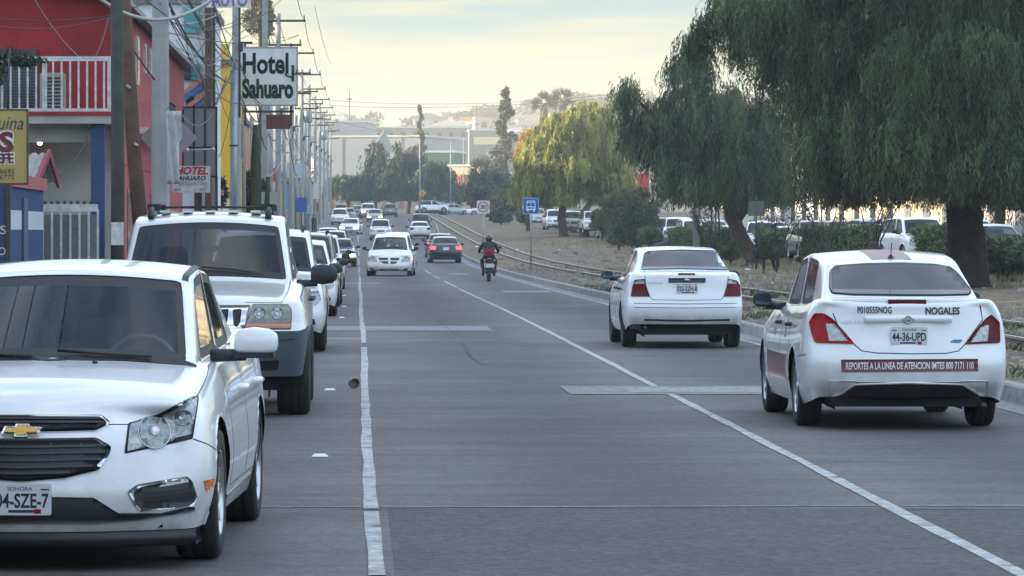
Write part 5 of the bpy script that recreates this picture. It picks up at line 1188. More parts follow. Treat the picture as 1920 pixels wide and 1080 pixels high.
k = MB(); k.tube([p(1378, 415) - b, p(1392, 398) - b, p(1402, 375) - b, p(1415, 330) - b], [.24, .20, .17, .1], 10); k.build('limb', M_BARKR, t2)
# T3, sunlit
D3 = 318.0; b = at(1058, 449, D3); lo = [lob(1085, 250, 84, 50, D3, 0, 4), lob(1020, 265, 40, 32, D3, 0, 2.5), lob(1150, 270, 34, 34, D3, 0, 2), lob(1010, 305, 42, 45, D3, 0, 2.5), lob(1130, 310, 58, 48, D3, 0, 3), lob(1060, 320, 75, 45, D3, -1, 4), lob(1100, 212, 45, 24, D3, 0, 2.5), lob(985, 345, 24, 24, D3, 0, 2), lob(1150, 340, 38, 32, D3, 0, 2), lob(1040, 270, 50, 40, D3, -1, 3), lob(1100, 290, 70, 50, D3, 1.5, 3), lob(1030, 340, 50, 35, D3, -1, 3)]
q = weep(lo, 115, 1.2, 11, .27, .09, zmin=at(0, 396, D3).z)
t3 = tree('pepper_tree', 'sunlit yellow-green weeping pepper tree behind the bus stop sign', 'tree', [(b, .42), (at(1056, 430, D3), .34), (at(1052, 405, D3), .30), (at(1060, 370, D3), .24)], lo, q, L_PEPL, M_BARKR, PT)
k = MB(); bb = at(1100, 456, D3 - 8) - b; k.tube([bb, at(1094, 430, D3 - 6) - b, at(1096, 400, D3 - 4) - b, at(1108, 375, D3) - b], [.42, .34, .30, .2], 10); k.build('second_trunk', M_BARK, t3)
# background pepper trees at the crossing
BT = 'dark trees beyond the crossing'
for i, (px, py, rx, rz, D, lab) in enumerate([(650, 342, 36, 30, 590, 'dark rounded tree at the far left end beyond the crossing'), (702, 322, 40, 46, 600, 'tall dark tree beyond the crossing, right of the utility poles'), (765, 314, 50, 56, 596, 'broad dark weeping tree in the middle beyond the crossing'), (815, 338, 42, 48, 588, 'dark tree behind the yellow pedestrian sign'), (678, 352, 34, 30, 575, 'low dark tree filling the gap between the two left trees beyond the crossing'), (735, 350, 34, 34, 580, 'dark tree between the tall tree and the broad weeping tree'), (790, 352, 32, 34, 582, 'dark tree right behind the tall pale pole'), (885, 358, 34, 34, 560, 'dark tree in front of the orange building'), (858, 372, 36, 26, 570, 'low dark tree right of the yellow pedestrian sign'), (915, 355, 44, 42, 470, 'dark bushy tree behind the speed limit sign'), (950, 375, 30, 30, 430, 'dark olive tree left of the sunlit tree')]):
    lo = [lob(px, py, rx * .75, rz * .7, D, 0, 3), lob(px - rx * .5, py + rz * .3, rx * .5, rz * .5, D, -2, 2), lob(px + rx * .5, py + rz * .25, rx * .5, rz * .55, D, 1, 2), lob(px + rx * .1, py - rz * .4, rx * .5, rz * .45, D, 0, 2)]
    random.seed(40 + i)
    for _ in range(9): a = random.random() * 6.28; e = random.uniform(.35, .95); lo.append(lob(px + math.cos(a) * rx * e, py + math.sin(a) * rz * e * .8, rx * random.uniform(.16, .34), rz * random.uniform(.14, .3), D, random.uniform(-2, 2), 1.3))
    if i in (9, 10): q = clump(lo, 9000, .42)
    else: q = weep(lo, 16, 2.2, 9, .50, .17, zmin=gz(D) + 1.6)
    bs = at(px, 0, D); bs.z = gz(D) + .1; tree('pepper_tree' if i < 9 else 'broadleaf_tree', lab, 'tree', [(bs, .3), (bs + Vector((.2, 0, 1.5)), .26), (bs + Vector((-.1, 0, 3)), .22)], lo, q, L_DARK if i != 10 else L_OLIVE, group=BT)
# conifers
def conifer(label, px, ytop, ybot, w, D, sparse=1.0, m=L_DARK, z0=None):
    s = F / D; H = (ybot - ytop) / s; b = at(px, ybot, D); g = (z0 if z0 is not None else gz(D)); bot = Vector((b.x, b.y, g)); t = thing('conifer', label, 'tree', bot, 0, 'conifers on the skyline'); k = MB(); k.tube([(0, 0, 0), (.1, 0, (b.z - g) * .6), (0, 0, b.z - g + H * .5), (.05, 0, b.z - g + H)], [.3, .24, .14, .03], 8); out = []
    n = int(46 * sparse)
    for i in range(n):
        tt = (i + random.random()) / n; z = b.z - g + H * tt; r = (w / s / 2) * (1 - tt) ** .75 * random.uniform(.55, 1.15) + .25; a = random.random() * 6.28; e = Vector((math.cos(a) * r, math.sin(a) * r, z + r * .05)); limbs(k, (0, 0, z), e, .06, .02, 3, .1)
        c = Vector((0, 0, z)).lerp(e, .62); out.append(clump([(tuple(c), (r * .45 * (abs(math.cos(a)) + .4), r * .45 * (abs(math.sin(a)) + .4), .38 + r * .12))], int(120), .30))
    k.build('trunk', M_BARK, t); np_quads('crown', np.concatenate(out), m, t)
L_FAR = leaf_mat('far_conifer_leaf', (.03, .04, .025), (.12, .14, .08), .25, .9)
conifer('tall dark conifer with a thin bent tip left of the palms', 948, 165, 350, 66, 520, m=L_FAR)
conifer('thin half-bare conifer rising behind the tall lamp pole', 789, 197, 300, 17, 610, .36, m=L_FAR)
# fan palms
def palm(label, px, ytop, ybot, D, cr, name='fan_palm', skirt=True, ground=None):
    s = F / D; top = at(px, ytop, D); b = Vector((top.x, D, gz(D) if ground is None else ground)); t = thing(name, label, 'palm tree', b, 0, 'palm trees'); h = top.z - b.z; k = MB(); k.tube([(0, 0, 0), (.1, 0, h * .5), (0, 0, h)], [.3, .22, .2], 10); k.build('trunk', mat('palm_bark', (.16, .13, .10), .9, noise=.3, nscale=8), t); out = []; sk = []
    for i in range(46):
        a = random.random() * 6.28; el = random.uniform(-.5, 1.35); ln = cr * random.uniform(.75, 1.1); d = np.array([math.cos(a) * math.cos(el), math.sin(a) * math.cos(el), math.sin(el)]); c = np.array([0, 0, h]) + d * ln * .5
        for j in range(9):
            w = d + rng.normal(0, .35, 3); w /= np.linalg.norm(w); out.append(leaf_quads(c[None], w[None], np.array([ln * .62]), np.array([.14]))[0])
    if skirt:
        for i in range(200):
            a = random.random() * 6.28; z = h - random.random() * cr * 1.1; r_ = .35 + random.random() * .5; sk.append(leaf_quads(np.array([[math.cos(a) * r_ * .5, math.sin(a) * r_ * .5, z]]), np.array([[math.cos(a) * .3, math.sin(a) * .3, -.95]]), np.array([cr * .6]), np.array([.12]))[0])
        np_quads('dead_fronds', np.array(sk), leaf_mat('dead_frond', (.16, .12, .06), (.34, .26, .14), .2), t)
    np_quads('crown', np.array(out), L_PALM, t)
palm('tall sunlit fan palm with a skirt of dead fronds, left of the pair', 1020, 195, 250, 640, 2.0)
palm('tall fan palm with a skirt of dead fronds, right of the pair', 1054, 188, 250, 660, 2.1)
palm('fan palm silhouetted in front of the white warehouse', 702, 283, 330, 620, 1.5, skirt=False)
palm('low bushy palm in front of the orange building', 902, 322, 345, 540, 1.9, skirt=False)
# tree with rusty leaves, bushes, bare shrubs
D = 345; lo = [lob(990, 262, 18, 20, D, 0, 1.2), lob(982, 290, 20, 20, D, 0, 1.2)]; bs = at(990, 0, D); bs.z = gz(D) + .5; tree('autumn_tree', 'slim tree with orange leaves left of the sunlit pepper tree', 'tree', [(bs, .16), (bs + Vector((0, 0, 4)), .12)], lo, clump(lo, 3800, .22), L_RUST)
D = 262; bs = at(1168, 0, D); bs.z = gz(D) + .45; lo = [lob(1165, 385, 34, 26, D, 0, 1.3), lob(1190, 372, 30, 24, D, 0, 1.2), lob(1150, 405, 22, 20, D, 0, 1), lob(1180, 400, 40, 34, D, 0, 1.3), lob(1140, 378, 18, 14, D, 0, .8), lob(1205, 362, 16, 12, D, 0, .8)]; tree('bush', 'large yellowish-green bush right of the sunlit tree', 'bush', [(bs, .12), (bs + Vector((0, 0, 1)), .1)], lo, clump(lo, 9000, .14), L_OLIVE)
D = 240; bs = at(1195, 0, D); bs.z = gz(D) + .4; lo = [lob(1200, 405, 34, 28, D, 0, 1.3), lob(1170, 428, 26, 20, D, 0, 1), lob(1218, 425, 24, 26, D, 0, 1), lob(1190, 440, 40, 22, D, 0, 1.3), lob(1225, 390, 14, 14, D, 0, .8), lob(1180, 392, 12, 12, D, 0, .8)]; tree('bush', 'round dark green bush in front of the yellowish bush', 'bush', [(bs, .12), (bs + Vector((0, 0, 1)), .1)], lo, clump(lo, 9000, .13), L_DARK)
def shrub(label, px, py, h, D, n=9, leaves=900, sp=.5):
    b = at(px, py, D); b.z = vz(b.x, D); t = thing('shrub', label, 'shrub', b, 0, 'thin shrubs by the hedge'); k = MB(); tips = []
    for i in range(n):
        a = random.random() * 6.28; e = Vector((math.cos(a) * sp * h, math.sin(a) * sp * h, h * random.uniform(.75, 1.05))); m = Vector((e.x * .25, e.y * .25, h * .4)); limbs(k, (0, 0, 0), m, .045, .03, 3, .15); limbs(k, m, e, .03, .01, 4, .15)
        for _ in range(4): e2 = m.lerp(e, random.uniform(.2, .9)); tp = e2 + Vector((random.uniform(-.3, .3), random.uniform(-.3, .3), random.uniform(.1, .4))) * h * .5; limbs(k, e2, tp, .014, .005, 3, .1); tips.append(tp)
    k.build('stems', M_BARK, t)
    if leaves: np_quads('leaves', np.concatenate([clump([(tuple(p_), (.28, .28, .24))], max(5, leaves // len(tips)), .085) for p_ in tips]), L_DARK, t)
shrub('bare branching shrub standing in the tall hedge near the red suv', 1638, 452, 2.9, 132, 6, 160, .42)
shrub('leafy thin shrub standing in the hedge left of the bare one', 1545, 440, 3.0, 140, 5, 300, .35)
shrub('dark twiggy shrub in front of the parked wagon right of the leaning tree', 1455, 450, 2.6, 150, 5, 350, .4)
shrub('thin bare shrub under the left side of the leaning pepper tree', 1322, 470, 3.0, 175, 6, 300, .25)
# slim stems under T2
for px, y0, y1, D, r, lab, m in ((1305, 478, 395, 182, .13, 'square pale concrete post under the leaning pepper tree', M_CONC), (1353, 472, 395, 176, .05, 'slim pale young tree trunk left of the leaning pepper tree', M_BARKR), (1334, 466, 385, 178, .06, 'dark metal post left of the slim young trunk', M_STEEL), (1342, 466, 385, 179, .05, 'second dark metal post, closest to the slim young trunk', M_STEEL)):
    a = at(px, y0, D); a.z = vz(a.x, D) - .05; bq = at(px + (0 if r > .1 or m is M_STEEL else -6), y1, D)
    k = MB()
    if m is M_CONC: k.box(-r, r, -r, r, 0, bq.z - a.z); k.box(-r * 1.1, r * 1.1, -r * 1.1, r * 1.1, 0, .25)
    else: k.tube([(0, 0, 0), ((bq.x - a.x) * .3, 0, (bq.z - a.z) * .5), (bq.x - a.x, 0, bq.z - a.z)], [r, r * .85, r * .7], 8)
    nm = 'concrete_post' if m is M_CONC else ('young_tree' if m is M_BARKR else 'metal_post'); o = k.build(nm, m); o.location = a; tag(o, lab, 'post' if m is not M_BARKR else 'tree')
a = at(1465, 372, 160); pst = thing('notice_board', 'blank grey rectangular board on a thin post right of the leaning trunk', 'sign', (at(1418, 0, 165).x, 165, vz(16, 165))); k = MB(); k.tube([(0, 0, 0), (0, 0, 3.0)], .035); k.build('post', M_STEEL, pst); k = MB(); k.box(-.32, .32, -.03, -.01, 2.15, 2.75); k.build('board', mat('board_back', (.09, .095, .09), .5), pst)
# log
k = MB(); lp = [at(1208, 473, 205), at(1222, 467, 207), at(1240, 461, 209), at(1252, 456, 210)]; b = lp[0]; k.tube([p_ - b + Vector((0, 0, .05)) for p_ in lp], [.10, .16, .17, .12], 8); k.tube([lp[1] - b, lp[1] - b + Vector((.1, 0, .35)), lp[1] - b + Vector((.5, 0, .5))], [.09, .06, .03], 6); o = k.build('log', M_BARK); o.location = b; tag(o, 'grey fallen log lying on the dirt in front of the hedge', 'log')
# hedges
def hedge(label, X0, X1, Da, Db, z1, n):
    g = vz((X0 + X1) / 2, (Da + Db) / 2); b = Vector(((X0 + X1) / 2, (Da + Db) / 2, g)); t = thing('hedge', label, 'hedge', b, 0, 'clipped hedges'); hx, hd = (X1 - X0) / 2, (Db - Da) / 2; k = MB(); m = 10
    k.box(-hx * .8, hx * .8, -hd * .98, hd * .98, .0, z1 * .90); k.build('stems', mat('hedge_core', (.012, .016, .01), 1), t)  # solid near-black box, not stems: shade inside the hedge put into colour
    # surface leaves
    A = [2 * hd * z1, 2 * hx * z1, 4 * hx * hd]; tot = sum(A); out = []
    for f, a in enumerate(A):
        q = int(n * a / tot); u, v = rng.random(q), rng.random(q); dep = rng.random(q) ** 2 * .16
        if f == 0: P = np.stack([-hx + dep, -hd + 2 * hd * u, z1 * v], 1)
        elif f == 1: P = np.stack([-hx + 2 * hx * u, -hd + dep, z1 * v], 1)
        else: P = np.stack([-hx + 2 * hx * u, -hd + 2 * hd * v, z1 - dep], 1)
        w = (vnoise(P[:, 1] + b.y, P[:, 2] * 2 + P[:, 0], 1.1, 12) - .5) * .24; P[:, 0] += w; P[:, 1] += w * .4; P[:, 2] += w * .35; P[:, 2] = np.maximum(P[:, 2], .03)
        d = rng.normal(size=(q, 3)); d[:, 2] += .3; d /= np.linalg.norm(d, axis=1)[:, None]; out.append(leaf_quads(P, d, .11 * (.6 + rng.random(q)), .07 * (.6 + rng.random(q))))
    np_quads('foliage', np.concatenate(out), L_HEDGE, t)
hedge('long clipped green hedge between the leaning tree and the hedge gap', 19.0, 20.3, 133, 178, 1.46, 26000)
hedge('lower clipped hedge left of the leaning tree trunk', 18.6, 19.7, 186, 236, 1.35, 15000)
hedge('short hedge stub just left of the thickest trunk', 19.2, 20.4, 118, 127, 1.05, 8000)
hedge('low dark hedge behind the bus stop sign and forked trunks', 18.4, 19.6, 262, 318, 1.1, 9000)
hedge('small dark hedge right of the thickest trunk', 19.0, 20.6, 104, 113, .95, 7000)
hedge('clipped hedge strip between the round dark bush and the square concrete post', 17.6, 18.8, 205, 232, 1.45, 11000)
hedge('far clipped hedge left of the sunlit tree trunks', 17.6, 18.8, 330, 372, 1.5, 8000)
for px, py, rx, rz, D, lm, lab in ((1130, 408, 30, 24, 285, L_OLIVE, 'loose olive bush filling the gap under the sunlit tree'), (1222, 440, 26, 20, 228, L_HEDGE, 'green bush right of the round dark bush'), (1160, 440, 26, 18, 250, L_HEDGE, 'low green bush left of the round dark bush'), (1432, 462, 24, 22, 150, L_DARK, 'dark bush behind the leaning trunk'), (1370, 468, 24, 18, 180, L_HEDGE, 'green bush left of the leaning trunk base'), (940, 402, 26, 14, 400, L_DARK, 'low dark bush behind the speed limit sign'), (985, 404, 16, 12, 390, L_OLIVE, 'small olive bush left of the bus stop sign')):
    bs = at(px, 0, D); bs.z = gz(D) + .35; random.seed(int(px)); lo = [lob(px + random.uniform(-.6, .6) * rx, py + random.uniform(-.5, .5) * rz, rx * random.uniform(.35, .6), rz * random.uniform(.35, .6), D, random.uniform(-.6, .6)) for _ in range(7)] + [lob(px, py + rz * .6, rx * .9, rz * .5, D, 0)]
    tree('bush', lab, 'bush', [(bs, .06), (bs + Vector((0, 0, .4)), .05)], lo, clump(lo, 6500, .11 * D / 240), lm, group='bushes under the pepper trees')
# near foliage behind T1 (dark undergrowth)
D = 112; bs = at(1868, 0, D); bs.z = vz(17.5, D); lo = [lob(1872, 490, 34, 26, D, 0, 1), lob(1850, 470, 20, 24, D, 0, .8), lob(1915, 500, 26, 34, D, 0, 1)]; tree('bush', 'dark low bush right beside the thickest trunk', 'bush', [(bs, .06), (bs + Vector((0, 0, .5)), .05)], lo, clump(lo, 5000, .11), L_DARK)
# tree further back right of T1
D = 190; bs = at(1868, 0, D); bs.z = vz(30, D); lo = [lob(1850, 300, 90, 60, D, 0, 3), lob(1800, 330, 60, 40, D, 0, 2), lob(1905, 345, 40, 45, D, 0, 2)]; tree('pepper_tree', 'farther pepper tree with a slim trunk behind the right edge of the biggest tree', 'tree', [(bs, .3), (bs + Vector((.2, 0, 2)), .24), (bs + Vector((0, 0, 4)), .2)], lo, weep(lo, 40, 1.8, 11, .22, .06), L_PEP, group=PT)
# litter
M_LIT = mat('litter_white', (.62, .62, .60), .6, noise=.2, nscale=12)
spots = [(1403, 508, 'crumpled white bag on the dirt right of the white sedan with tinted rear window', .34), (1048, 467, 'white scrap of rubbish beside the rails near the bus stop sign', .3), (1075, 474, 'small white scrap near the rails left of the log', .2), (1180, 478, 'pale scrap of rubbish near the log', .22), (1460, 523, 'white paper scrap below the long hedge', .15), (1483, 528, 'tiny white scrap right of the paper below the long hedge', .12), (1447, 531, 'white crumb of rubbish nearest the taxi roof', .13), (970, 482, 'white wrapper lying beside the near rail', .3), (938, 460, 'white litter between kerb and rails behind the motorcycle', .26), (1845, 541, 'small pale cup at the foot of the thickest trunk', .11)]
for px, py, lab, sz in spots:
    D = 100.0
    for _ in range(30):
        X = (px - VX) * D / F; D = F * (CH - vz(max(X, 6.4), D)) / (py - HY) if D < 260 else D
        D = min(D, 260)
    X = (px - VX) * D / F; k = MB(); vs = []; nn = 9
    for i in range(5):
        for j in range(nn):
            a = 6.28 * j / nn; rr = sz * .5 * math.sin(math.pi * (i + .5) / 5.2) * random.uniform(.6, 1.25); vs.append((rr * math.cos(a), rr * math.sin(a) * .6, sz * .34 * i / 4 * random.uniform(.8, 1.1)))
    k.add(vs, [(i * nn + j, i * nn + (j + 1) % nn, (i + 1) * nn + (j + 1) % nn, (i + 1) * nn + j) for i in range(4) for j in range(nn)] + [tuple(4 * nn + j for j in range(nn))])
    o = k.build('litter', M_LIT); o.location = (X, D, vz(X, D) - .01); tag(o, lab, 'litter', 'litter on the dirt strip')
# ---------------------------------------------------------------- left side of the street
M_REDW = mat('red_wall', (.33, .018, .03), .8, noise=.3, nscale=.8); M_PINKW = mat('faded_red_wall', (.42, .085, .085), .85, noise=.2, nscale=1.5)
M_CREAM = mat('off_white_wall', (.42, .40, .37), .85, noise=.22, nscale=.9); M_BLUE = mat('blue_wall', (.035, .065, .16), .7, noise=.15, nscale=2)
M_WPAINT = mat('chipped_white_paint', (.60, .60, .58), .6, noise=.35, nscale=7); M_TIN = mat('corrugated_tin', (.38, .36, .33), .45, .5, noise=.3, nscale=4); M_DARKG = mat('dark_window', (.02, .024, .028), .12, spec=.6)
M_POLE = mat('pole_concrete', (.34, .34, .325), .9, noise=.14, nscale=1.6, bump=.3, bscale=14); M_WOODG = mat('green_grey_wood', (.052, .058, .048), .9, noise=.35, nscale=3, bump=.5, bscale=9); M_WOODB = mat('brown_wood', (.10, .052, .035), .9, noise=.4, nscale=3, bump=.6, bscale=9)
M_WIRE = mat('cable_black', (.03, .03, .032), .6); M_WIREW = mat('cable_pale', (.42, .41, .38), .6); M_GALV = mat('galvanised', (.30, .32, .33), .45, .6, noise=.12, nscale=5)
def at2(px, py, X):
    """photo pixel on the plane X = const (left facade line)"""
    s = (px - VX) / X; return Vector((X, F / s, CH - (py - HY) / s))
def bx(name, m, x0, x1, y0, y1, z0, z1, parent=None, o=(0, 0, 0)):
    k = MB(); k.box(x0 - o[0], x1 - o[0], y0 - o[1], y1 - o[1], z0 - o[2], z1 - o[2]); return k.build(name, m, parent)
# red two-storey house
O = (-4.75, 80.4, 0); t = thing('house', 'red two-storey house with a white railed balcony over a pale ground floor', 'house', O)
bx('upper_wall', M_REDW, -14, -4.751, 80.4, 112.5, 3.88, 6.12, t, O); bx('side_wall', M_PINKW, -4.76, -4.745, 80.41, 112.48, 3.0, 6.10, t, O)  # side wall's paler red: light falling on it is put into the colour
bx('lower_wall', M_CREAM, -13.9, -4.80, 80.5, 112.4, 0, 3.70, t, O); bx('side_wall', M_PINKW, -4.80, -4.765, 83.0, 112.0, .9, 3.0, t, O); bx('plinth', mat('worn_white_wall', (.5, .48, .45), .9, noise=.3, nscale=2), -4.80, -4.75, 83.2, 112.2, 0, .9, t, O)
bx('balcony_slab', M_CREAM, -14, -4.68, 78.75, 80.4, 3.70, 3.88, t, O); bx('slab_edge', M_REDW, -14, -4.70, 78.72, 78.75, 3.86, 3.93, t, O)
bx('column', M_BLUE, -5.12, -4.86, 78.9, 79.2, 0, 3.70, t, O)
bx('ceiling_beam', M_CREAM, -14, -4.9, 79.2, 79.4, 3.35, 3.70, t, O)
k = MB(); z0, z1 = 3.97, 4.93
k.box(-9.2, -4.70, 78.78, 78.84, z1 - .03, z1 + .06); k.box(-9.2, -4.70, 78.78, 78.84, z0 - .06, z0 + .02); x = -4.86
while x > -9: k.box(x - .018, x + .018, 78.79, 78.83, z0, z1); x -= .163
for x in (-4.75, -6.0, -6.9): k.box(x - .045, x + .045, 78.77, 78.85, 3.88, z1 + .04)
k.box(-4.73, -4.69, 78.8, 80.4, z1, z1 + .06); k.box(-4.73, -4.69, 78.8, 80.4, z0 - .04, z0)
for y in (79.2, 79.6, 80.0): k.box(-4.725, -4.695, y, y + .03, z0, z1)
k.v = [(a - O[0], b - O[1], c) for a, b, c in k.v]; k.build('balcony_railing', M_WPAINT, t)
k = MB()
for x in (-5.15, -5.4, -5.65, -5.9, -6.15): k.tube([(x - O[0], 78.83 - O[1], 4.95), (x - O[0] + .02, 78.83 - O[1], 5.15), (x - O[0] - .05, 78.83 - O[1], 5.27)], .008, 5)
k.build('curled_iron_finial', M_STEEL, t)
# roof: low gable with metal sheet
k = MB(); sl = .30
def rz(X): return 6.08 + (-4.45 - X) * sl
vs = []
for y in (79.6, 112.7):
    for X in (-4.45, -10, -15.9): vs += [(X, y, rz(X) if X >= -10 else rz(-10) - (-10 - X) * sl), (X, y, (rz(X) if X >= -10 else rz(-10) - (-10 - X) * sl) + .10)]
vs = [(a - O[0], b - O[1], c) for a, b, c in vs]; k.add(vs, [(0, 2, 8, 6), (1, 7, 9, 3), (2, 4, 10, 8), (3, 9, 11, 5), (0, 6, 7, 1), (4, 5, 11, 10), (0, 1, 3, 2), (2, 3, 5, 4), (6, 8, 9, 7), (8, 10, 11, 9)]); k.build('roof', mat('grey_roof_sheet', (.26, .25, .25), .6, noise=.2, nscale=2), t)
k = MB(); vs = [(-4.76, 80.42, 6.14), (-10, 80.42, 7.7), (-14, 80.42, 6.5), (-14, 80.42, 6.0), (-4.76, 80.42, 6.0)]; k.add([(a - O[0], b - O[1], c) for a, b, c in vs], [(0, 1, 2, 3)]); k.build('gable', M_REDW, t)
for d, z0_, z1_, w in ((88.2, 4.78, 5.82, .9), (91.3, 5.15, 5.8, .55), (93.6, 5.15, 5.8, .55), (99, 4.9, 5.8, .9)):
    wf = bx('window', M_WPAINT, -4.76, -4.70, d - w / 2, d + w / 2, z0_, z1_, t, O); bx('pane', M_DARKG, -4.73, -4.69, d - w / 2 + .08, d + w / 2 - .08, z0_ + .07, z1_ - .07, wf, O)
    for q in (.33, .66): bx('sash_bar', M_WPAINT, -4.69, -4.68, d - w / 2 + .08, d + w / 2 - .08, lerp(z0_, z1_, q) - .02, lerp(z0_, z1_, q) + .02, wf, O)
bx('side_balcony_slab', M_WPAINT, -4.74, -4.25, 88, 97, 3.72, 3.86, t, O)
k = MB()
for i in range(26): y = 88 + i * .35; k.tube([(-4.28 - O[0], y - O[1], 3.86), (-4.24 - O[0], y + .1 - O[1], 4.2), (-4.30 - O[0], y - O[1], 4.6)], .012, 5)
k.box(-4.30 - O[0], -4.26 - O[0], 88 - O[1], 97 - O[1], 4.58, 4.62); k.build('side_balcony_railing', M_STEEL, t)
for d in (85.5, 90, 95, 101): bx('door' if d in (90,) else 'shutter', M_DARKG, -4.79, -4.752, d - .5, d + .5, .2, 2.5, t, O)
k = MB(); k.box(-8.8, -6.25, 80.33, 80.40, 3.9, 5.2); k.v = [(a - O[0], b - O[1], c) for a, b, c in k.v]; sh = k.build('louvre_door', mat('grey_louvre', (.07, .07, .07), .7), t)
k = MB()
for i in range(20): k.box(-8.7 - O[0], -6.3 - O[0], 80.31 - O[1], 80.335 - O[1], 3.98 + i * .06, 4.0 + i * .06)
k.build('louvres', mat('grey_louvre2', (.13, .13, .125), .7), sh)
# air conditioner on the balcony
ac = thing('air_conditioner', 'beige boxed air conditioner standing on the balcony behind the railing', 'air conditioner', (-5.9, 79.6, 3.88)); k = MB(); k.prism(rounded([(-.24, .04), (.24, .04), (.24, .82), (-.24, .82)], .03), -.2, .2); k.build('casing', mat('ac_beige', (.40, .38, .33), .6), ac); k = MB()
for i in range(9): k.box(-.19, .19, -.215, -.205, .14 + i * .07, .17 + i * .07)
k.build('grille', M_STEEL, ac); k = MB(); k.box(-.2, .2, -.15, .15, 0, .04); k.build('feet', M_STEEL, ac)
lp = thing('ceiling_lamp', 'small lit bulb under the balcony slab', 'lamp', (-6.13, 79.3, 3.34)); k = MB(); k.ball((0, 0, 0), .045); k.build('bulb', mat('lit_bulb', (1, .85, .5), .3, emit=9, ecol=(1, .78, .42)), lp); k = MB(); k.lathe([(.03, 0), (.03, .05), (.05, .06), (.001, .07)], (0, 0, .03)); k.build('socket', M_PLASTIC, lp)
# kiosk with awning
ko = (-5.65, 67, 0); ki = thing('kiosk', 'blue corrugated kiosk with a white band and a small tin-roofed awning', 'kiosk', ko)
bx('front_wall', M_BLUE, -9, -5.73, 67, 67.1, 0, 2.42, ki, ko); bx('corner_post', M_WOODG, -5.73, -5.66, 66.95, 67.1, 0, 2.45, ki, ko)
def corrug(name, m, X, y0, y1, z0, z1, parent, o, amp=.03, pitch=.28):
    n = int((y1 - y0) / pitch * 6); vs = []
    for i in range(n + 1):
        y = lerp(y0, y1, i / n); a = amp * math.sin(2 * math.pi * (y - y0) / pitch); vs += [(X + a - o[0], y - o[1], z0), (X + a - o[0], y - o[1], z1)]
    return mobj(name, vs, [(2 * i, 2 * i + 2, 2 * i + 3, 2 * i + 1) for i in range(n)], m, parent)
corrug('side_wall', M_BLUE, -5.68, 67.1, 74, 0, 1.66, ki, ko); corrug('white_band', mat('kiosk_white', (.55, .56, .58), .6, noise=.1), -5.68, 67.1, 74, 1.66, 1.98, ki, ko); corrug('side_wall', M_BLUE, -5.68, 67.1, 74, 1.98, 2.36, ki, ko)
bx('fascia', mat('pink_fascia', (.40, .12, .12), .8, noise=.2), -5.70, -5.60, 67.2, 74.2, 2.36, 2.58, ki, ko); bx('back', M_BLUE, -9, -5.7, 73.9, 74.0, 0, 2.4, ki, ko)
bx('door', mat('kiosk_door', (.05, .07, .16), .6), -5.66, -5.625, 69.3, 70.2, .1, 2.2, ki, ko)
text_obj('S', .10, .14, M_LETW, ki, at(6, 431, 67) - Vector(ko) - Vector((0, .01, 0)), name='lettering'); text_obj('OS', .20, .13, M_LETW, ki, at(8, 471, 67) - Vector(ko) - Vector((0, .01, 0)), name='lettering')
k = MB(); n = 60; vs = []
for i in range(n + 1):
    X = lerp(-9, -5.67, i / n) ; a = .03 * math.sin(i / n * 3.33 / .16 * 6.28)
    vs += [(X, 72.6, 2.50 + a), (X, 75.2, 3.06 + a), (X, 77.4, 2.55 + a)]
k.add([(a - ko[0], b - ko[1], c) for a, b, c in vs], [(3 * i, 3 * i + 3, 3 * i + 4, 3 * i + 1) for i in range(n)] + [(3 * i + 1, 3 * i + 4, 3 * i + 5, 3 * i + 2) for i in range(n)]); k.build('awning_roof', M_TIN, ki)
k = MB()
for a, b in (((72.5, 2.42), (75.2, 3.0)), ((75.2, 3.0), (77.5, 2.45))):
    k.add([(-.02, a[0] - 67, a[1]), (.03, a[0] - 67, a[1]), (.03, b[0] - 67, b[1]), (-.02, b[0] - 67, b[1]), (-.02, a[0] - 67, a[1] + .16), (.03, a[0] - 67, a[1] + .16), (.03, b[0] - 67, b[1] + .14), (-.02, b[0] - 67, b[1] + .14)], [(0, 3, 2, 1), (4, 5, 6, 7), (0, 1, 5, 4), (1, 2, 6, 5), (2, 3, 7, 6), (3, 0, 4, 7)])
k.build('bargeboard', mat('red_board', (.28, .04, .05), .7), ki); bx('awning_beam', mat('red_board', (.28, .04, .05)), -8.9, -5.7, 72.6, 72.7, 2.34, 2.46, ki, ko)
# yellow sign board
yo = at(50, 343, 64.5); ys = thing('sign_board', 'mustard yellow shop sign with dark lettering hanging at the left edge', 'sign', yo); w, h = 1.7, 1.14
k = MB(); k.box(-w, 0, 0, .14, 0, h); k.build('board', mat('mustard_board', (.40, .30, .10), .6, noise=.1, nscale=2), ys); k = MB(); k.box(-w, .012, -.012, .15, -.03, 0); k.box(-w, .012, -.012, .15, h, h + .02); k.box(0, .02, -.012, .15, -.03, h + .02); k.build('frame', M_WOODB, ys)
def on(px, py): q = at(px, py, 64.49) - yo; return (q.x, -.006, q.z)
NAVYI = mat('navy_letters', (.02, .04, .09), .6); MARI = mat('maroon_letters', (.12, .02, .025), .6)
text_obj('uina', .40, .20, NAVYI, ys, on(20, 231), shear=.3); text_obj('IS', .36, .36, M_LETW, ys, on(6, 266), bold=.10); text_obj('IS', .33, .33, MARI, ys, tuple(Vector(on(6, 266)) + Vector((0, -.004, 0))), bold=.045)
text_obj('EFE', .30, .19, M_LETW, ys, on(10, 297), bold=.09); text_obj('EFE', .27, .16, MARI, ys, tuple(Vector(on(10, 297)) + Vector((0, -.004, 0))), bold=.03); text_obj('-6692', .27, .075, M_INK, ys, on(11, 321)); text_obj('-6775', .27, .075, M_INK, ys, on(11, 332))
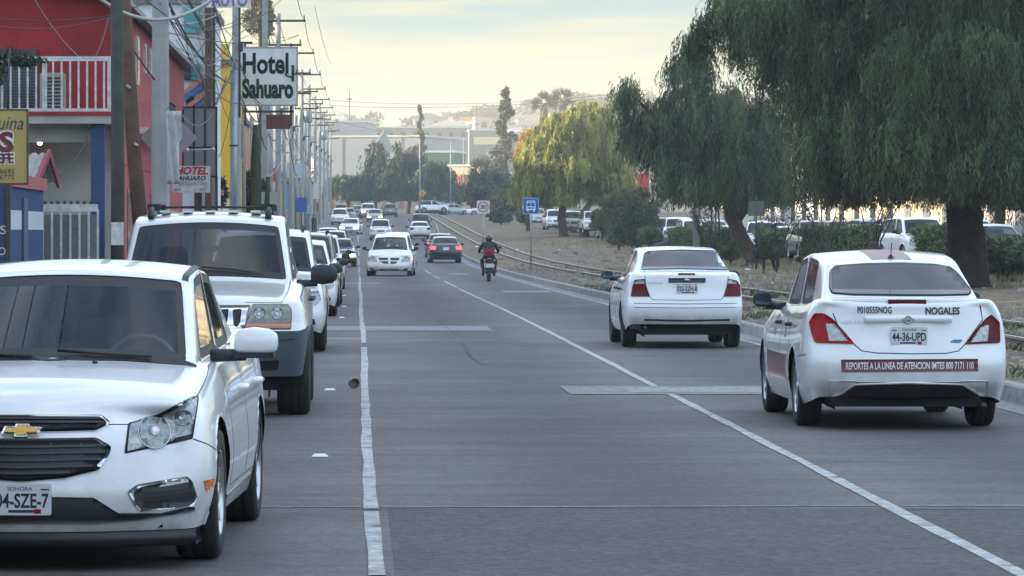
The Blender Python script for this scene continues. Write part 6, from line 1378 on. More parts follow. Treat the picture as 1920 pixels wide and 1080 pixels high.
k = MB(); k.tube([(-1.2, .07, h), (-1.2, .07, h + 1.2)], .02); k.tube([(-.3, .07, h), (-.3, .4, h + 1.0)], .015); k.build('hanger', M_STEEL, ys)
# overgrown plant at the balcony's left
pb = at(15, 150, 77.5); t = thing('climbing_plant', 'leafy climbing plant hanging over the left end of the balcony rail', 'plant', pb); lo = [((0, 0, .42), (.45, .2, .16)), ((.35, 0, .32), (.30, .15, .10)), ((-.3, 0, .1), (.3, .2, .3)), ((.55, 0, .36), (.22, .1, .08))]; np_quads('leaves', clump(lo, 1100, .08), L_DARK, t); k = MB(); limbs(k, (-.6, 0, -.8), (-.1, 0, .3), .02, .01); limbs(k, (-.1, 0, .3), (.7, 0, .4), .01, .005); k.build('stems', M_BARK, t)
# gate
go = at(80, 480, 78.2); go.z = .15; g = thing('gate', 'white barred gate topped with black leaf spikes', 'gate', go); k = MB(); w = 1.05; k.box(0, w, 0, .05, 1.86, 2.0); k.box(0, w, 0, .05, .1, .16)
for i in range(7): k.box(i * w / 6 - .02, i * w / 6 + .02, .005, .045, .12, 1.9)
k.build('frame', M_WPAINT, g)
for i in range(9):
    k = MB(); x = .04 + i * .125
    for a in (-.8, -.4, 0, .4, .8): k.add([(x - .012, .02, 2.0), (x + .012, .02, 2.0), (x + math.sin(a) * .085, .02, 2.0 + math.cos(a) * .10), (x, .03, 2.01)], [(0, 1, 2), (0, 2, 3), (1, 3, 2)])
    k.build('spike', M_STEEL, g)
k = MB(); k.box(0, w, .3, .34, .0, 1.8); k.build('panel', mat('gate_panel', (.20, .20, .20), .8, noise=.1), g)
dp = thing('drainpipe', 'grey drainpipe running down beside the blue column', 'pipe', (-4.62, 79.6, .15)); k = MB(); k.tube([(0, 0, 0), (0, 0, 3.4), (-.1, .2, 3.6)], .04); k.build('pipe', M_GALV, dp); k = MB(); k.box(-.06, .06, -.045, .045, 1.5, 1.54); k.build('bracket', M_STEEL, dp)
# ---------------------------------------------------------------- further houses down the left side
def house(label, x0, x1, d0, d1, h, m, wins=(), name='building', roof=None, side=None, cat='building', z0=None):
    """wins: (face, a0, a1, z0, z1); face 'f' = towards us, 's' = street side"""
    g = gz((d0 + d1) / 2) if z0 is None else z0; o = ((x0 + x1) / 2, (d0 + d1) / 2, g); t = thing(name, label, cat, o)
    bx('wall', m, x0, x1, d0, d1, g - .6, g + h, t, o); r = bx('roof', roof or M_CONC, x0 - .12, x1 + .12, d0 - .12, d1 + .12, g + h, g + h + .18, t, o)
    if side: bx('street_wall', side, x1, x1 + .03, d0 + .02, d1 - .02, g + .02, g + h - .02, t, o)
    for f, a0, a1, b0, b1 in wins:
        if f == 'f': w = bx('window', M_WPAINT, a0, a1, d0 - .04, d0 + .0, g + b0, g + b1, t, o); bx('pane', M_DARKG, a0 + .06, a1 - .06, d0 - .06, d0 - .03, g + b0 + .06, g + b1 - .06, w, o)
        else:
            xx = x1 if f == 's' else x0; sgn = 1 if f == 's' else -1; q = sorted((xx, xx + sgn * .07)); w = bx('window', M_WPAINT, q[0], q[1], a0, a1, g + b0, g + b1, t, o); q = sorted((xx + sgn * .05, xx + sgn * .09)); bx('pane', M_DARKG, q[0], q[1], a0 + .08, a1 - .08, g + b0 + .08, g + b1 - .08, w, o)
    return t, o
TEAL = mat('teal_panel', (.10, .34, .34), .6, noise=.1); t, o = house('tall narrow building with teal panels and pink and blue stripes', -9, -4.36, 118, 131, 8.3, mat('pale_wall', (.70, .73, .75), .7, noise=.08), [('f', -4.98, -4.62, 4.6, 5.7)])
for px0, px1, y0, y1, m in ((345, 375, 12, 62, TEAL), (345, 375, 120, 150, TEAL)): a, b = at(px0, y1, 117.9), at(px1, y0, 117.9); bx('panel', m, a.x, b.x, 117.9, 117.97, a.z, b.z, t, o)
for i, (y, m) in enumerate(((158, mat('salmon_stripe', (.50, .22, .17), .6)), (170, mat('blue_stripe', (.04, .17, .42), .6)), (189, mat('salmon_stripe', (.50, .22, .17))), (203, mat('blue_stripe', (.04, .17, .42))))):
    pts = [at(340, y + 14, 117.88), at(381, y - 14, 117.88), at(381, y - 5, 117.88), at(340, y + 24, 117.88)]; k = MB(); k.prism([(p_.x - o[0], p_.z - o[2]) for p_ in pts], 117.86 - o[1], 117.93 - o[1]); k.build('stripe', m, t)
a, b = at(340, 148, 117.9), at(358, 108, 117.9); bx('dark_sign', M_PLASTIC, a.x, b.x, 117.7, 117.9, a.z, b.z, t, o)
bx('brown_pilaster', mat('ribbed_brown', (.10, .06, .045), .8, noise=.3, nscale=6), -4.36, -4.18, 117.6, 121, 0, 8.2, t, o)
t, o = house('bright yellow house beyond the teal building', -9, -4.50, 150, 163, 7.9, mat('yellow_wall', (.72, .46, .02), .7, noise=.06), [('s', 153, 154.5, 4.5, 6), ('s', 157, 158.5, 4.5, 6), ('f', -4.95, -4.72, 2.6, 3.5)])
a, b = at(397, 170, 149.8), at(403, 100, 149.8); bx('brick_edge', mat('brick_red', (.30, .08, .05), .9), a.x, b.x, 149.8, 150, a.z, b.z, t, o); bx('parapet', mat('yellow_wall', (.72, .46, .02)), -5.05, -4.7, 150.2, 151, 7.9, 8.5, t, o)
t, o = house('low white house with a red trimmed front below the small hotel sign', -9, -4.65, 134, 148, 3.0, mat('pale_wall', (.55, .58, .60)), [('f', -5.05, -4.75, 1.0, 2.1)], roof=mat('red_board', (.28, .04, .05)))
cols = [('salmon pink two-storey house behind the large hotel sign', 168, 190, 6.6, (.48, .22, .17)), ('dark brick house behind the third utility pole', 193, 214, 5.0, (.16, .08, .06)), ('cream shop with a red and white name board', 218, 244, 5.6, (.52, .48, .38)), ('grey concrete shop in the middle of the left row', 250, 285, 4.6, (.25, .25, .25)), ('blue painted shop far along the left row', 292, 330, 4.4, (.06, .15, .34)), ('orange brown house far along the left row', 338, 380, 4.8, (.34, .17, .09)), ('pale house near the far end of the left row', 388, 440, 4.6, (.45, .42, .36)), ('last low house of the left row', 448, 505, 4.2, (.36, .33, .28))]
for i, (lab, d0, d1, h, c) in enumerate(cols):
    t, o = house(lab, -14, -5.0 - .05 * i, d0, d1, h, mat('row_wall_%d' % i, c, .8, noise=.12, nscale=1), [('s', d0 + 3, d0 + 5, 1, 2.4), ('s', d0 + 9, d0 + 11, 1, 2.4), ('f', -5.9, -5.3, 1.2, 2.3)])
    if i == 2: bx('name_board', M_WPAINT, -5.05, -4.2, 218.0, 218.3, 3.9, 5.4, t, o); bx('name_board_stripe', mat('sign_red', (.5, .02, .03), .5), -5.0, -4.25, 217.95, 218.0, 4.3, 5.0, t, o)
# row behind the camera's left and beside the camera (outside the picture, shades the street)
house('plain cream building beside the camera, outside the picture', -16, -5.4, 20, 50, 6.5, M_CREAM, [('s', 30, 32, 1, 2.4), ('s', 40, 42, 1, 2.4)])
house('plain brick building behind the camera, outside the picture', -16, -5.4, -60, 18, 6.5, mat('brick_wall', (.2, .1, .07), .9, noise=.2), [('s', -10, -8, 1, 2.4), ('s', 5, 7, 1, 2.4)])
# ---------------------------------------------------------------- poles
UP = 'concrete utility poles along the left pavement'
def insul(k, p, h=.22): k.lathe([(.02, 0), (.05, .04), (.03, .08), (.055, .12), (.03, .16), (.045, .2), (.001, h)], p, 'z', 6)
tops = []
def pole(px, label, arms=2, X=-3.75, H=12.0, r=.17, dia=None, box=False, tr=False):
    s = (px - VX) / X; D = F / s; b = Vector((X, D, gz(D) + .14)); t = thing('utility_pole', label, 'utility pole', b, 0, UP); k = MB(); k.tube([(0, 0, 0), (0, 0, H * .5), (0, 0, H)], [r * 1.0, r * .82, r * .62], 8, sm=False); k.build('shaft', M_POLE, t)
    for a in range(arms):
        z = H - .35 - a * 1.15; w = 1.0 if a == 0 else .8; k = MB(); off = .30; k.box(off - w, off + w, -.06, .06, z - .05, z + .05); ar = k.build('crossarm', M_STEEL, t)
        for q in (-.92, -.3, .92):
            k = MB(); insul(k, (off + q * w, 0, z + .05)); k.build('insulator', mat('insulator_grey', (.16, .13, .12), .4), ar)
    k = MB(); k.box(-.12, .5, -.03, .03, H * .62, H * .62 + .06); k.box(.1, .2, -.2, .2, H * .62 - .25, H * .62); k.build('cable_bracket', M_STEEL, t)
    if tr:
        k = MB(); k.lathe([(.001, 0), (.26, 0), (.28, .05), (.28, .75), (.24, .82), (.001, .85)], (.42, 0, H - 3.6), 'z', 14); k.tube([(.32, 0, H - 2.8), (.32, 0, H - 2.45)], .03, 6); k.tube([(.52, 0, H - 2.8), (.52, 0, H - 2.45)], .03, 6); k.build('transformer', M_GALV, t)
    if box: k = MB(); k.box(-.22, .22, -.30, -.17, 1.9, 2.6); k.build('meter_box', mat('box_pale', (.38, .44, .46), .5, noise=.1), t)
    tops.append(Vector((X, D, gz(D) + .14 + H))); return t
for px, lab, ar, kw in ((301, 'thick pale octagonal concrete pole in front of the red house', 2, dict(r=.19)), (443, 'concrete pole left of the large hotel sign with a grey conduit', 2, {}), (497, 'concrete pole right under the left half of the large hotel sign', 1, dict(box=True)), (522, 'concrete pole rising above the large hotel sign', 2, {}),
        (547, 'concrete pole with two crossarms just right of the large hotel sign', 3, {}), (566, 'concrete pole right of the large hotel sign with crossarms below its top edge', 3, dict(tr=True)), (580, 'seventh pole along the left pavement', 3, dict(box=True)), (591, 'eighth pole along the left pavement', 3, {}), (600, 'ninth pole along the left pavement', 2, dict(tr=True)), (607.5, 'tenth pole along the left pavement', 2, {}), (614, 'eleventh pole along the left pavement', 2, {}), (620, 'farthest pole of the left row', 2, {})):
    pole(px, lab, ar, **kw)
# extra thinner poles between
for px, X, H, lab in ((456, -4.45, 9, 'rough grey pole close behind the conduit pole'), (472, -4.2, 6.2, 'thin pole seen between the conduit pole and the hotel sign'), (508, -4.05, 8.5, 'thin concrete pole beneath the middle of the large hotel sign'), (533, -4.0, 9.5, 'thin concrete pole beneath the right edge of the large hotel sign'), (556, -4.2, 9, 'thin pole between the fifth and sixth tall poles'), (573, -4.1, 10, 'thin pole just right of the transformer pole')):
    s = (px - VX) / X; D = F / s; o_ = MB(); o_.tube([(0, 0, 0), (0, 0, H)], [.12, .09], 8); q = o_.build('utility_pole', M_POLE); q.location = (X, D, gz(D) + .14); tag(q, lab, 'utility pole', 'thin poles along the left pavement')
t = thing('wooden_pole', 'straight green-grey wooden pole in front of the red house corner', 'utility pole', (at(220, 0, 72).x, 72, .14)); k = MB(); k.tube([(0, 0, 0), (.01, 0, 3), (-.04, 0, 9)], [.125, .12, .10], 10); k.build('shaft', M_WOODG, t); k = MB(); k.box(-.1, .12, -.14, -.125, 1.25, 1.65); k.build('notice', M_WPAINT, t)
t = thing('wooden_pole', 'leaning dark brown wooden pole between the green pole and the thick concrete pole', 'utility pole', (at(277, 0, 76).x, 76, .14)); k = MB(); tp = at(228, -60, 76) - Vector(t.location); k.tube([(0, 0, 0), (tp.x * .5 - .03, 0, tp.z * .5), tuple(tp)], [.155, .14, .13], 10); k.build('shaft', M_WOODB, t)
for py in (160, 268): a = at(238 if py == 160 else 252, py, 75.85) - Vector(t.location); k = MB(); k.tube([(a.x, -.12, a.z), (a.x + .06, -.2, a.z - .06)], .03, 6); k.build('bolt', M_GALV, t)
p0 = at(438, 132, 124.9); cd = thing('conduit', 'smooth grey steel conduit pipe strapped to the pole left of the hotel sign', 'pipe', (p0.x, 124.9, gz(125) + .14)); k = MB(); k.tube([(0, 0, 0), (0, 0, p0.z - gz(125) - .14)], .11, 10); k.build('pipe', M_GALV, cd); k = MB()
for z in (2, 4.2): k.box(-.13, .13, -.12, -.1, z, z + .05)
k.build('strap', M_STEEL, cd)
# cloth on the thick pole, diamond sign from behind, glass billboard
b0 = at(313, 345, 77.7); cl = MB(); nx, nz = 6, 14; vs = []
for j in range(nz + 1):
    for i in range(nx + 1):
        px = lerp(313, 336 if j < 9 else 340, i / nx) + (j > 8) * math.sin(j * .9) * 1.2; q = at(px, lerp(345, 208, j / nz), 77.75 + .05 * math.sin(i * 1.8 + j * .5)); vs.append(tuple(q - b0))
cl.add(vs, [(j * (nx + 1) + i, j * (nx + 1) + i + 1, (j + 1) * (nx + 1) + i + 1, (j + 1) * (nx + 1) + i) for j in range(nz) for i in range(nx)], True); o = cl.build('cloth_banner', mat('grubby_cloth', (.50, .49, .48), .9, noise=.16, nscale=5)); o.location = b0; tag(o, 'grubby white cloth banner hanging down the right side of the thick concrete pole', 'banner')
md = o.modifiers.new('s', 'SOLIDIFY'); md.thickness = .006
c = at(316, 258, 88); ds = thing('road_sign', 'blank grey back of a diamond road sign behind the thick pole', 'road sign', (c.x, 88, .14)); k = MB(); k.prism([(p_[0], p_[1] + c.z - .14) for p_ in rounded([(-.62, 0), (0, -.62), (.62, 0), (0, .62)], .06)], -.004, .004); k.build('plate', M_GALV, ds); k = MB(); k.box(-.025, .025, .006, .04, 0, c.z + .3); k.build('post', M_GALV, ds)
b0 = at(343, 331, 100); gb = thing('billboard', 'black framed billboard with six dull glass panels', 'billboard', b0); w, h = 63 / 77., 130 / 77.; k = MB()
for x in (0, w / 3, w * 2 / 3, w): k.box(x - .022, x + .022, -.03, .03, 0, h)
for z in (0, h * .42, h): k.box(-.02, w + .02, -.03, .03, z - .02, z + .02)
k.box(w - .03, w + .03, -.03, .03, -.9, 0); k.box(w - .35, w, -.03, .03, -.95, -.9); k.build('frame', M_PLASTIC, gb)
for i in range(3):
    for a, b in ((0, h * .42), (h * .42, h)): k = MB(); k.box(w * i / 3 + .022, w * (i + 1) / 3 - .022, -.006, .006, a + .02, b - .02); k.build('panel', mat('dull_glass', (.20, .235, .24), .25, noise=.12, nscale=3), gb)
k = MB(); k.box(w * .5 - .05, w * .5 + .05, .04, .14, -(b0.z - .14), h); k.build('post', M_STEEL, gb)
rd = thing('lamp_arm', 'thin white horizontal rod with two knobs in front of the glass billboard', 'lamp arm', at(351, 281, 98)); k = MB(); k.tube([(0, 0, 0), (.62, 0, .02)], .014); k.ball((.62, 0, .02), .045); k.ball((0, 0, 0), .05); k.build('rod', M_WPAINT, rd)
# small hotel sign
b0 = at(322, 361, 95.5); hs = thing('sign_board', 'small white hotel sign with red and black lettering beside the thick pole', 'sign', b0); s_ = F / 95.5; w, h = 72 / s_, 50 / s_; k = MB(); k.box(0, w, 0, .06, 0, h); k.build('board', M_WPAINT, hs)
def onb(px, py): q = at(px, py, 95.49) - b0; return (q.x, -.008, q.z)
SR = mat('sign_red2', (.42, .02, .03), .5)
text_obj('HOTEL', 62 / s_, 15 / s_, SR, hs, onb(359, 320), bold=.04, shear=.25); text_obj('SAHUARO', 58 / s_, 9 / s_, M_INK, hs, onb(357, 334), bold=.03, shear=.25); text_obj('631-289-1260', 52 / s_, 6 / s_, mat('olive_letters', (.25, .25, .06), .6), hs, onb(362, 344), shear=.2); text_obj('WI-FI', 13 / s_, 4.5 / s_, M_INK, hs, onb(333, 356)); text_obj('A/C', 11 / s_, 4.5 / s_, M_INK, hs, onb(381, 355))
k = MB(); k.box(.52, .60, .07, .15, -(b0.z - .14), h); k.build('post', M_WOODB, hs)
# large hotel sign
DS = 154.0; s_ = F / DS; b0 = at(450, 196, DS); bs = thing('hotel_sign', 'large square white box sign reading Hotel Sahuaro in green lettering', 'sign', b0); w, h = 106 / s_, 106 / s_; k = MB(); k.box(0, w, 0, .34, 0, h); k.build('box', mat('sign_white', (.60, .62, .63), .5, noise=.14, nscale=3), bs)
k = MB()
for q in ((-.03, w + .03, -.02, .36, -.05, .0), (-.03, w + .03, -.02, .36, h, h + .05), (-.05, 0, -.02, .36, -.05, h + .05), (w, w + .05, -.02, .36, -.05, h + .05)): k.box(*q)
k.build('frame', mat('sign_frame', (.30, .30, .29), .6, noise=.3, nscale=6), bs)
def onb(px, py): q = at(px, py, DS - .01) - b0; return (q.x, -.012, q.z)
GR = mat('dark_green_letters', (.003, .035, .022), .9, spec=.1); GK = mat('black_green_letters', (.004, .010, .009), .9, spec=.1)
hotel = text_obj('Hotel', 86 / s_, 40 / s_, GK, bs, onb(498, 119), bold=.03); text_obj('Sahuaro', 96 / s_, 38 / s_, GR, bs, onb(502, 166), bold=.045)
k = MB(); C = lambda *a: [tuple(Vector(onb(x, y)) + Vector((0, -.006, 0))) for x, y in a]
k.tube(C((549, 152), (549, 122)), .055, 6); k.tube(C((549, 145), (540, 143), (534, 138)), .035, 6); k.tube(C((549, 140), (556, 138), (557, 130)), .035, 6); k.build('cactus_emblem', GR, bs)
k = MB()
for x in (.15, w - .25): k.box(x, x + .08, .1, .18, h, h + .18); k.box(x, x + .08, .12, .2, -.8, -.05)
k.box(.1, w - .1, .12, .2, -.3, -.22); k.build('bracket', M_STEEL, bs)
b0 = at(499, 242, 153.6); o = thing('panel_sign', 'small blank dark red panel hanging under the large hotel sign', 'sign', b0); k = MB(); k.box(0, .90, 0, .08, 0, .54); k.build('panel', mat('dull_red_panel', (.10, .03, .025), .7, noise=.15), o); k = MB(); k.tube([(.1, .04, .54), (.1, .04, .86)], .012); k.tube([(.8, .04, .54), (.8, .04, .86)], .012); k.build('hanger', M_STEEL, o)
b0 = at(378, 14, 112); o = thing('sign_board', 'white sign with purple capitals cut by the top edge of the picture', 'sign', b0); s_ = F / 112; k = MB(); k.box(0, 92 / s_, 0, .1, 0, .75); k.build('board', M_WPAINT, o); text_obj('S AUTO', 84 / s_, 24 / s_, mat('purple_letters', (.20, .16, .28), .5), o, (44 / s_, -.01, .20), bold=.04); k = MB(); k.box(.3, .36, .1, .16, -3, .75); k.box(1.0, 1.06, .1, .16, -3, .75); k.build('post', M_STEEL, o)
# cactus and dead-looking things near the hotel sign
b = at(480, 0, 158); b.z = .14; o = thing('saguaro_cactus', 'tall dark columnar cactus below the large hotel sign', 'cactus', (b.x, 158, .14)); k = MB(); k.tube([(0, 0, 0), (0, 0, 2), (0, 0, 4.2), (0, 0, 5.6)], [.18, .22, .2, .12], 9); k.build('stem', mat('cactus_green', (.035, .045, .03), .8, noise=.2), o); k = MB(); k.tube([(.15, 0, 2.4), (.42, 0, 2.5), (.46, 0, 3.6)], [.09, .11, .08], 8); k.build('arm', mat('cactus_green', (.035, .045, .03)), o)
D = 162; bs_ = at(478, 0, D); bs_.z = .1; lo = [lob(470, 360, 22, 40, D, 0, 1), lob(490, 370, 16, 36, D, 0, 1)]; tree('bush', 'tall dark bush between poles under the large hotel sign', 'bush', [(bs_, .08), (bs_ + Vector((0, 0, .6)), .06)], lo, clump(lo, 4200, .13), L_DARK)
D = 140; bs_ = at(418, 0, D); bs_.z = .1; lo = [lob(413, 360, 12, 28, D, 0, .8)]; tree('bush', 'small dark shrub below the yellow house', 'bush', [(bs_, .06), (bs_ + Vector((0, 0, .6)), .05)], lo, clump(lo, 1800, .12), L_DARK)
conifer('hazy conifer top rising behind the large hotel sign', 488, -30, 60, 52, 300, .9, L_OLIVE, 0)
# small roadside signs on the left poles
for px, py, D, w, h, m, lab in ((565, 384, 270, .75, .95, mat('shop_sign_blue', (.02, .10, .40), .5), 'blue panel sign fixed among the left poles'), (552, 320, 240, .9, .85, mat('shop_sign_pale', (.40, .48, .52), .5, noise=.2), 'pale blue-grey sign fixed among the left poles'), (505, 378, 160, .65, .75, mat('box_pale', (.38, .44, .46)), 'pale grey meter cabinet between the poles under the hotel sign'), (593, 358, 360, .5, 1.4, M_WPAINT, 'narrow white sign far along the left poles')):
    q = at(px, py, D); o = thing('sign_board', lab, 'sign', (q.x, D, gz(D) + .14)); k = MB(); k.box(-w / 2, w / 2, -.04, .04, q.z - gz(D) - .14 - h / 2, q.z - gz(D) - .14 + h / 2); k.build('board', m, o); k = MB(); k.box(-.03, .03, .05, .1, 0, q.z - gz(D) - .1); k.build('post', M_STEEL, o)
# ---------------------------------------------------------------- wires
def wire(a, b, sag, r, m, label, cat='cable', group=None, n=14):
    a, b = Vector(a), Vector(b); pts = []
    for i in range(n + 1): t = i / n; p = a.lerp(b, t); p.z -= sag * 4 * t * (1 - t); pts.append(p - a)
    k = MB(); k.tube(pts, r, 5, False); o = k.build('cable', m); o.location = a; return tag(o, label, cat, group)
LW = 'power lines strung along the left poles'
for q, lab in ((-.62, 'power line on the left end of the crossarms'), (.0, 'power line on the middle insulators of the crossarms'), (1.22, 'power line on the right end of the crossarms')):
    pts = []
    tt = [Vector((-3.75, -30, 12.2))] + tops
    for a, b in zip(tt, tt[1:]):
        for i in range(12): t = i / 12; p = a.lerp(b, t); p.z += -.15 - 4 * .45 * t * (1 - t); p.x += q; pts.append(p)
    pts.append(tt[-1] + Vector((q, 0, -.15))); o0 = pts[0].copy(); k = MB(); k.tube([p - o0 for p in pts], .016, 4, False); o = k.build('power_line', M_WIRE); o.location = o0; tag(o, lab, 'power line', LW)
for z, x, r in ((6.9, .1, .018), (6.6, .22, .013), (6.2, .0, .022), (5.6, .15, .012)):
    pts = []; tt = [Vector((-3.75, -30, 12.1))] + tops
    for a, b in zip(tt, tt[1:]):
        for i in range(10): t = i / 10; p = a.lerp(b, t); p.z += -12 + z - 4 * .5 * t * (1 - t); p.x += x; pts.append(p)
    o0 = pts[0].copy(); k = MB(); k.tube([p - o0 for p in pts], r, 5, False); o = k.build('phone_cable', M_WIRE); o.location = o0; tag(o, {6.9: 'thick black phone cable, highest of the bundle on the poles', 6.6: 'thin black phone cable second from the top of the bundle', 6.2: 'thickest phone cable of the bundle on the poles', 5.6: 'lowest sagging phone cable of the bundle on the poles'}[z], 'cable', 'phone cables along the left poles')
# loose drop wires in the upper left: (px0,py0,D0, px1,py1,D1, sag, r, pale, label)
dw = [(165, -20, 74, 440, -40, 76, .65, .035, 1, 'thick pale cable looping across the top of the red house'), (205, 10, 72, 420, 20, 110, .35, .012, 1, 'thin pale cable from the green pole past the thick pole'), (0, 36, 70, 205, 30, 72, .05, .012, 0, 'thin dark wire across the red wall'), (0, 50, 70, 300, -10, 78, .25, .01, 0, 'dark wire sagging over the red gable'),
    (60, -10, 76, 150, 108, 79, .1, .009, 1, 'thin pale wire dropping to the balcony rail'), (205, 28, 72, 180, 104, 78, .08, .012, 1, 'pale frayed rope hanging from the green pole'), (228, 60, 76, 290, 150, 77, .02, .016, 0, 'dark stay wire from the leaning brown pole'), (112, 330, 75, 178, 232, 79, .12, .012, 0, 'dark cable from the tin awning up to the balcony'),
    (300, 6, 78, 440, 120, 125, .5, .014, 0, 'dark wire from the thick pole down to the conduit pole'), (320, 20, 78, 440, 60, 125, .9, .014, 0, 'sagging dark wire between thick pole and conduit pole'), (318, 40, 78, 452, 42, 126, .2, .012, 0, 'nearly level dark wire above the teal building'), (318, 62, 78, 560, 66, 190, .3, .012, 0, 'level dark wire crossing above the hotel sign'),
    (395, -10, 100, 442, 130, 125, .05, .016, 0, 'steep dark wire falling to the head of the conduit'), (375, -10, 100, 436, 115, 125, .1, .012, 0, 'second steep wire left of the conduit head'), (440, 70, 125, 560, -30, 140, .05, .012, 0, 'dark wire rising to the right above the hotel sign'), (440, 30, 125, 520, 85, 190, .3, .012, 0, 'dark wire dropping right behind the hotel sign'),
    (345, 60, 90, 440, 110, 125, .8, .010, 1, 'pale thin wire looping in front of the brown pilaster'), (330, 75, 90, 440, 70, 125, .7, .010, 1, 'pale wire sagging in front of the teal panels'), (342, 135, 98, 436, 105, 125, .3, .014, 0, 'dark wire beside the striped wall'), (405, 195, 100, 440, 130, 125, -.02, .03, 0, 'thick grey stay from the billboard corner up to the conduit pole'),
    (341, 215, 99, 400, 212, 99, .28, .010, 1, 'pale wire loop hanging across the glass billboard'), (318, 200, 78, 345, 195, 99, .2, .012, 0, 'short dark wire from the thick pole to the billboard'), (500, 62, 190, 560, 65, 230, .2, .014, 0, 'short dark wire between tall poles above the sign'), (480, 200, 150, 500, 280, 160, .3, .02, 0, 'loose dark cable hanging from the hotel sign corner'),
    (545, 250, 190, 500, 330, 165, .5, .014, 1, 'pale loose cable looping between the poles under the sign'), (540, 240, 190, 556, 330, 210, .4, .02, 0, 'dark cable tangle right of the dark red panel'), (400, 130, 118, 440, 230, 125, .4, .010, 0, 'thin dark wire over the yellow wall'), (408, 300, 130, 436, 180, 125, .3, .010, 0, 'dark wire running up the yellow wall'),
    (590, 12, 200, 620, 120, 320, .3, .012, 0, 'dark slack wire hanging from the end of a crossarm')]
for x0, y0, d0, x1, y1, d1, sag, r, pale, lab in dw: wire(at(x0, y0, d0), at(x1, y1, d1), sag, r, M_WIREW if pale else M_WIRE, lab, group='loose wires over the left pavement')
random.seed(5)
for i in range(15):   # the thin tangle between the poles
    x0, x1 = random.uniform(318, 440), random.uniform(330, 470); y0, y1 = random.uniform(-20, 150), random.uniform(20, 210); d0, d1 = random.uniform(80, 120), random.uniform(100, 130)
    wire(at(x0, y0, d0), at(x1, y1, d1), random.uniform(.05, .8), random.choice([.007, .009, .011]), M_WIREW if i % 3 == 0 else M_WIRE, 'thin stray wire of the tangle between the thick pole and the hotel sign', group='tangled stray wires')
random.seed(9)
for i in range(14):
    x0 = random.uniform(500, 590); wire(at(x0, random.uniform(190, 300), random.uniform(165, 300)), at(x0 + random.uniform(-30, 40), random.uniform(200, 400), random.uniform(165, 300)), random.uniform(.1, .8), .014, M_WIRE, 'loose wire of the tangle on the poles right of the hotel sign', group='tangled wires on the far poles')
for y0, y1, lab in ((189, 173, 'upper thin power line crossing over the street'), (199, 180, 'lower thin power line crossing over the street')):
    wire(at(618, y0 - 1, 420), at(1215, y1 - 4, 360), .75 if y0 == 189 else .6, .022, M_WIRE, lab, 'power line', 'power lines over the street')
wire(at(625, 225, 400), at(860, 262, 560), .5, .02, M_WIRE, 'slack dark wire falling towards the green building', 'power line')
# ---------------------------------------------------------------- signs on the right, far lamp poles
def signpost(label, px, D, ytop, name, build, X=None, h=None):
    q = at(px, ytop, D); g = vz(q.x, D) if q.x > 6.4 else gz(D); t = thing(name, label, 'road sign', (q.x, D, g)); k = MB(); k.tube([(0, .03, -.1), (0, .03, q.z - g - .05)], .028, 8); k.build('post', M_GALV, t); build(t, q.z - g); return t
def speed(t, z):
    k = MB(); k.prism([(a, b + z - .33) for a, b in rounded([(-.33, -.33), (.33, -.33), (.33, .33), (-.33, .33)], .04)], -.006, .0); pl = k.build('plate', M_WPAINT, t); k = MB(); k.lathe([(.225, -.012), (.275, -.012), (.275, -.006), (.225, -.006), (.225, -.012)], (0, 0, z - .33), 'y', 32, False); k.build('red_ring', mat('sign_red', (.5, .02, .03)), pl); text_obj('30', .27, .22, M_INK, pl, (0, -.012, z - .33), bold=.03)
signpost('square white speed limit sign with 30 in a red ring', 906, 211, 376, 'speed_limit_sign', speed)
def bus(t, z):
    Bm = mat('sign_blue', (.015, .10, .42), .45); r = .335; c = z - r
    k = MB(); k.prism([(a, b + c) for a, b in rounded([(-r, -r), (r, -r), (r, r), (-r, r)], .06)], -.006, 0); pl = k.build('plate', mat('sign_border', (.35, .45, .6), .4), t); k = MB(); k.prism([(a, b + c) for a, b in rounded([(-.31, -.31), (.31, -.31), (.31, .31), (-.31, .31)], .05)], -.010, -.006); k.build('blue_field', Bm, pl)
    k = MB(); k.prism([(a, b + c) for a, b in rounded([(-.20, -.17), (.20, -.17), (.17, .22), (-.17, .22)], .03)], -.014, -.010)
    for x in (-.13, .13): k.box(x - .035, x + .035, -.014, -.010, c - .23, c - .17)
    k.build('bus_symbol', M_LETW, pl); k = MB()
    for x in (-1, 1): k.prism([(a * x, b + c) for a, b in ((.012, -.02), (.165, -.02), (.145, .14), (.012, .14))][::x], -.018, -.0141)
    k.box(-.11, .11, -.018, -.0141, c + .165, c + .195); k.box(-.15, .15, -.018, -.0141, c - .115, c - .06); k.build('bus_windows', Bm, pl)
signpost('blue bus stop sign with a white bus front on a thin post', 995.5, 171, 371, 'bus_stop_sign', bus)
def ped(t, z):
    k = MB(); k.prism([(a, b + z - .45) for a, b in rounded([(-.46, 0), (0, -.46), (.46, 0), (0, .46)], .05)], -.006, 0); pl = k.build('plate', mat('sign_yellow', (.62, .36, .01), .5), t)
    k = MB(); c = z - .45; k.ball((.02, -.012, c + .19), (.05, .006, .05)); k.box(-.04, .06, -.014, -.008, c - .05, c + .13); k.prism([(-.03, c - .05), (-.10, c - .24), (-.05, c - .25), (.02, c - .06)], -.014, -.008); k.prism([(.0, c - .05), (.06, c - .25), (.11, c - .24), (.06, c - .04)], -.014, -.008); k.build('walking_figure', M_INK, pl)
signpost('yellow diamond pedestrian crossing sign', 792, 480, 355, 'pedestrian_sign', ped)
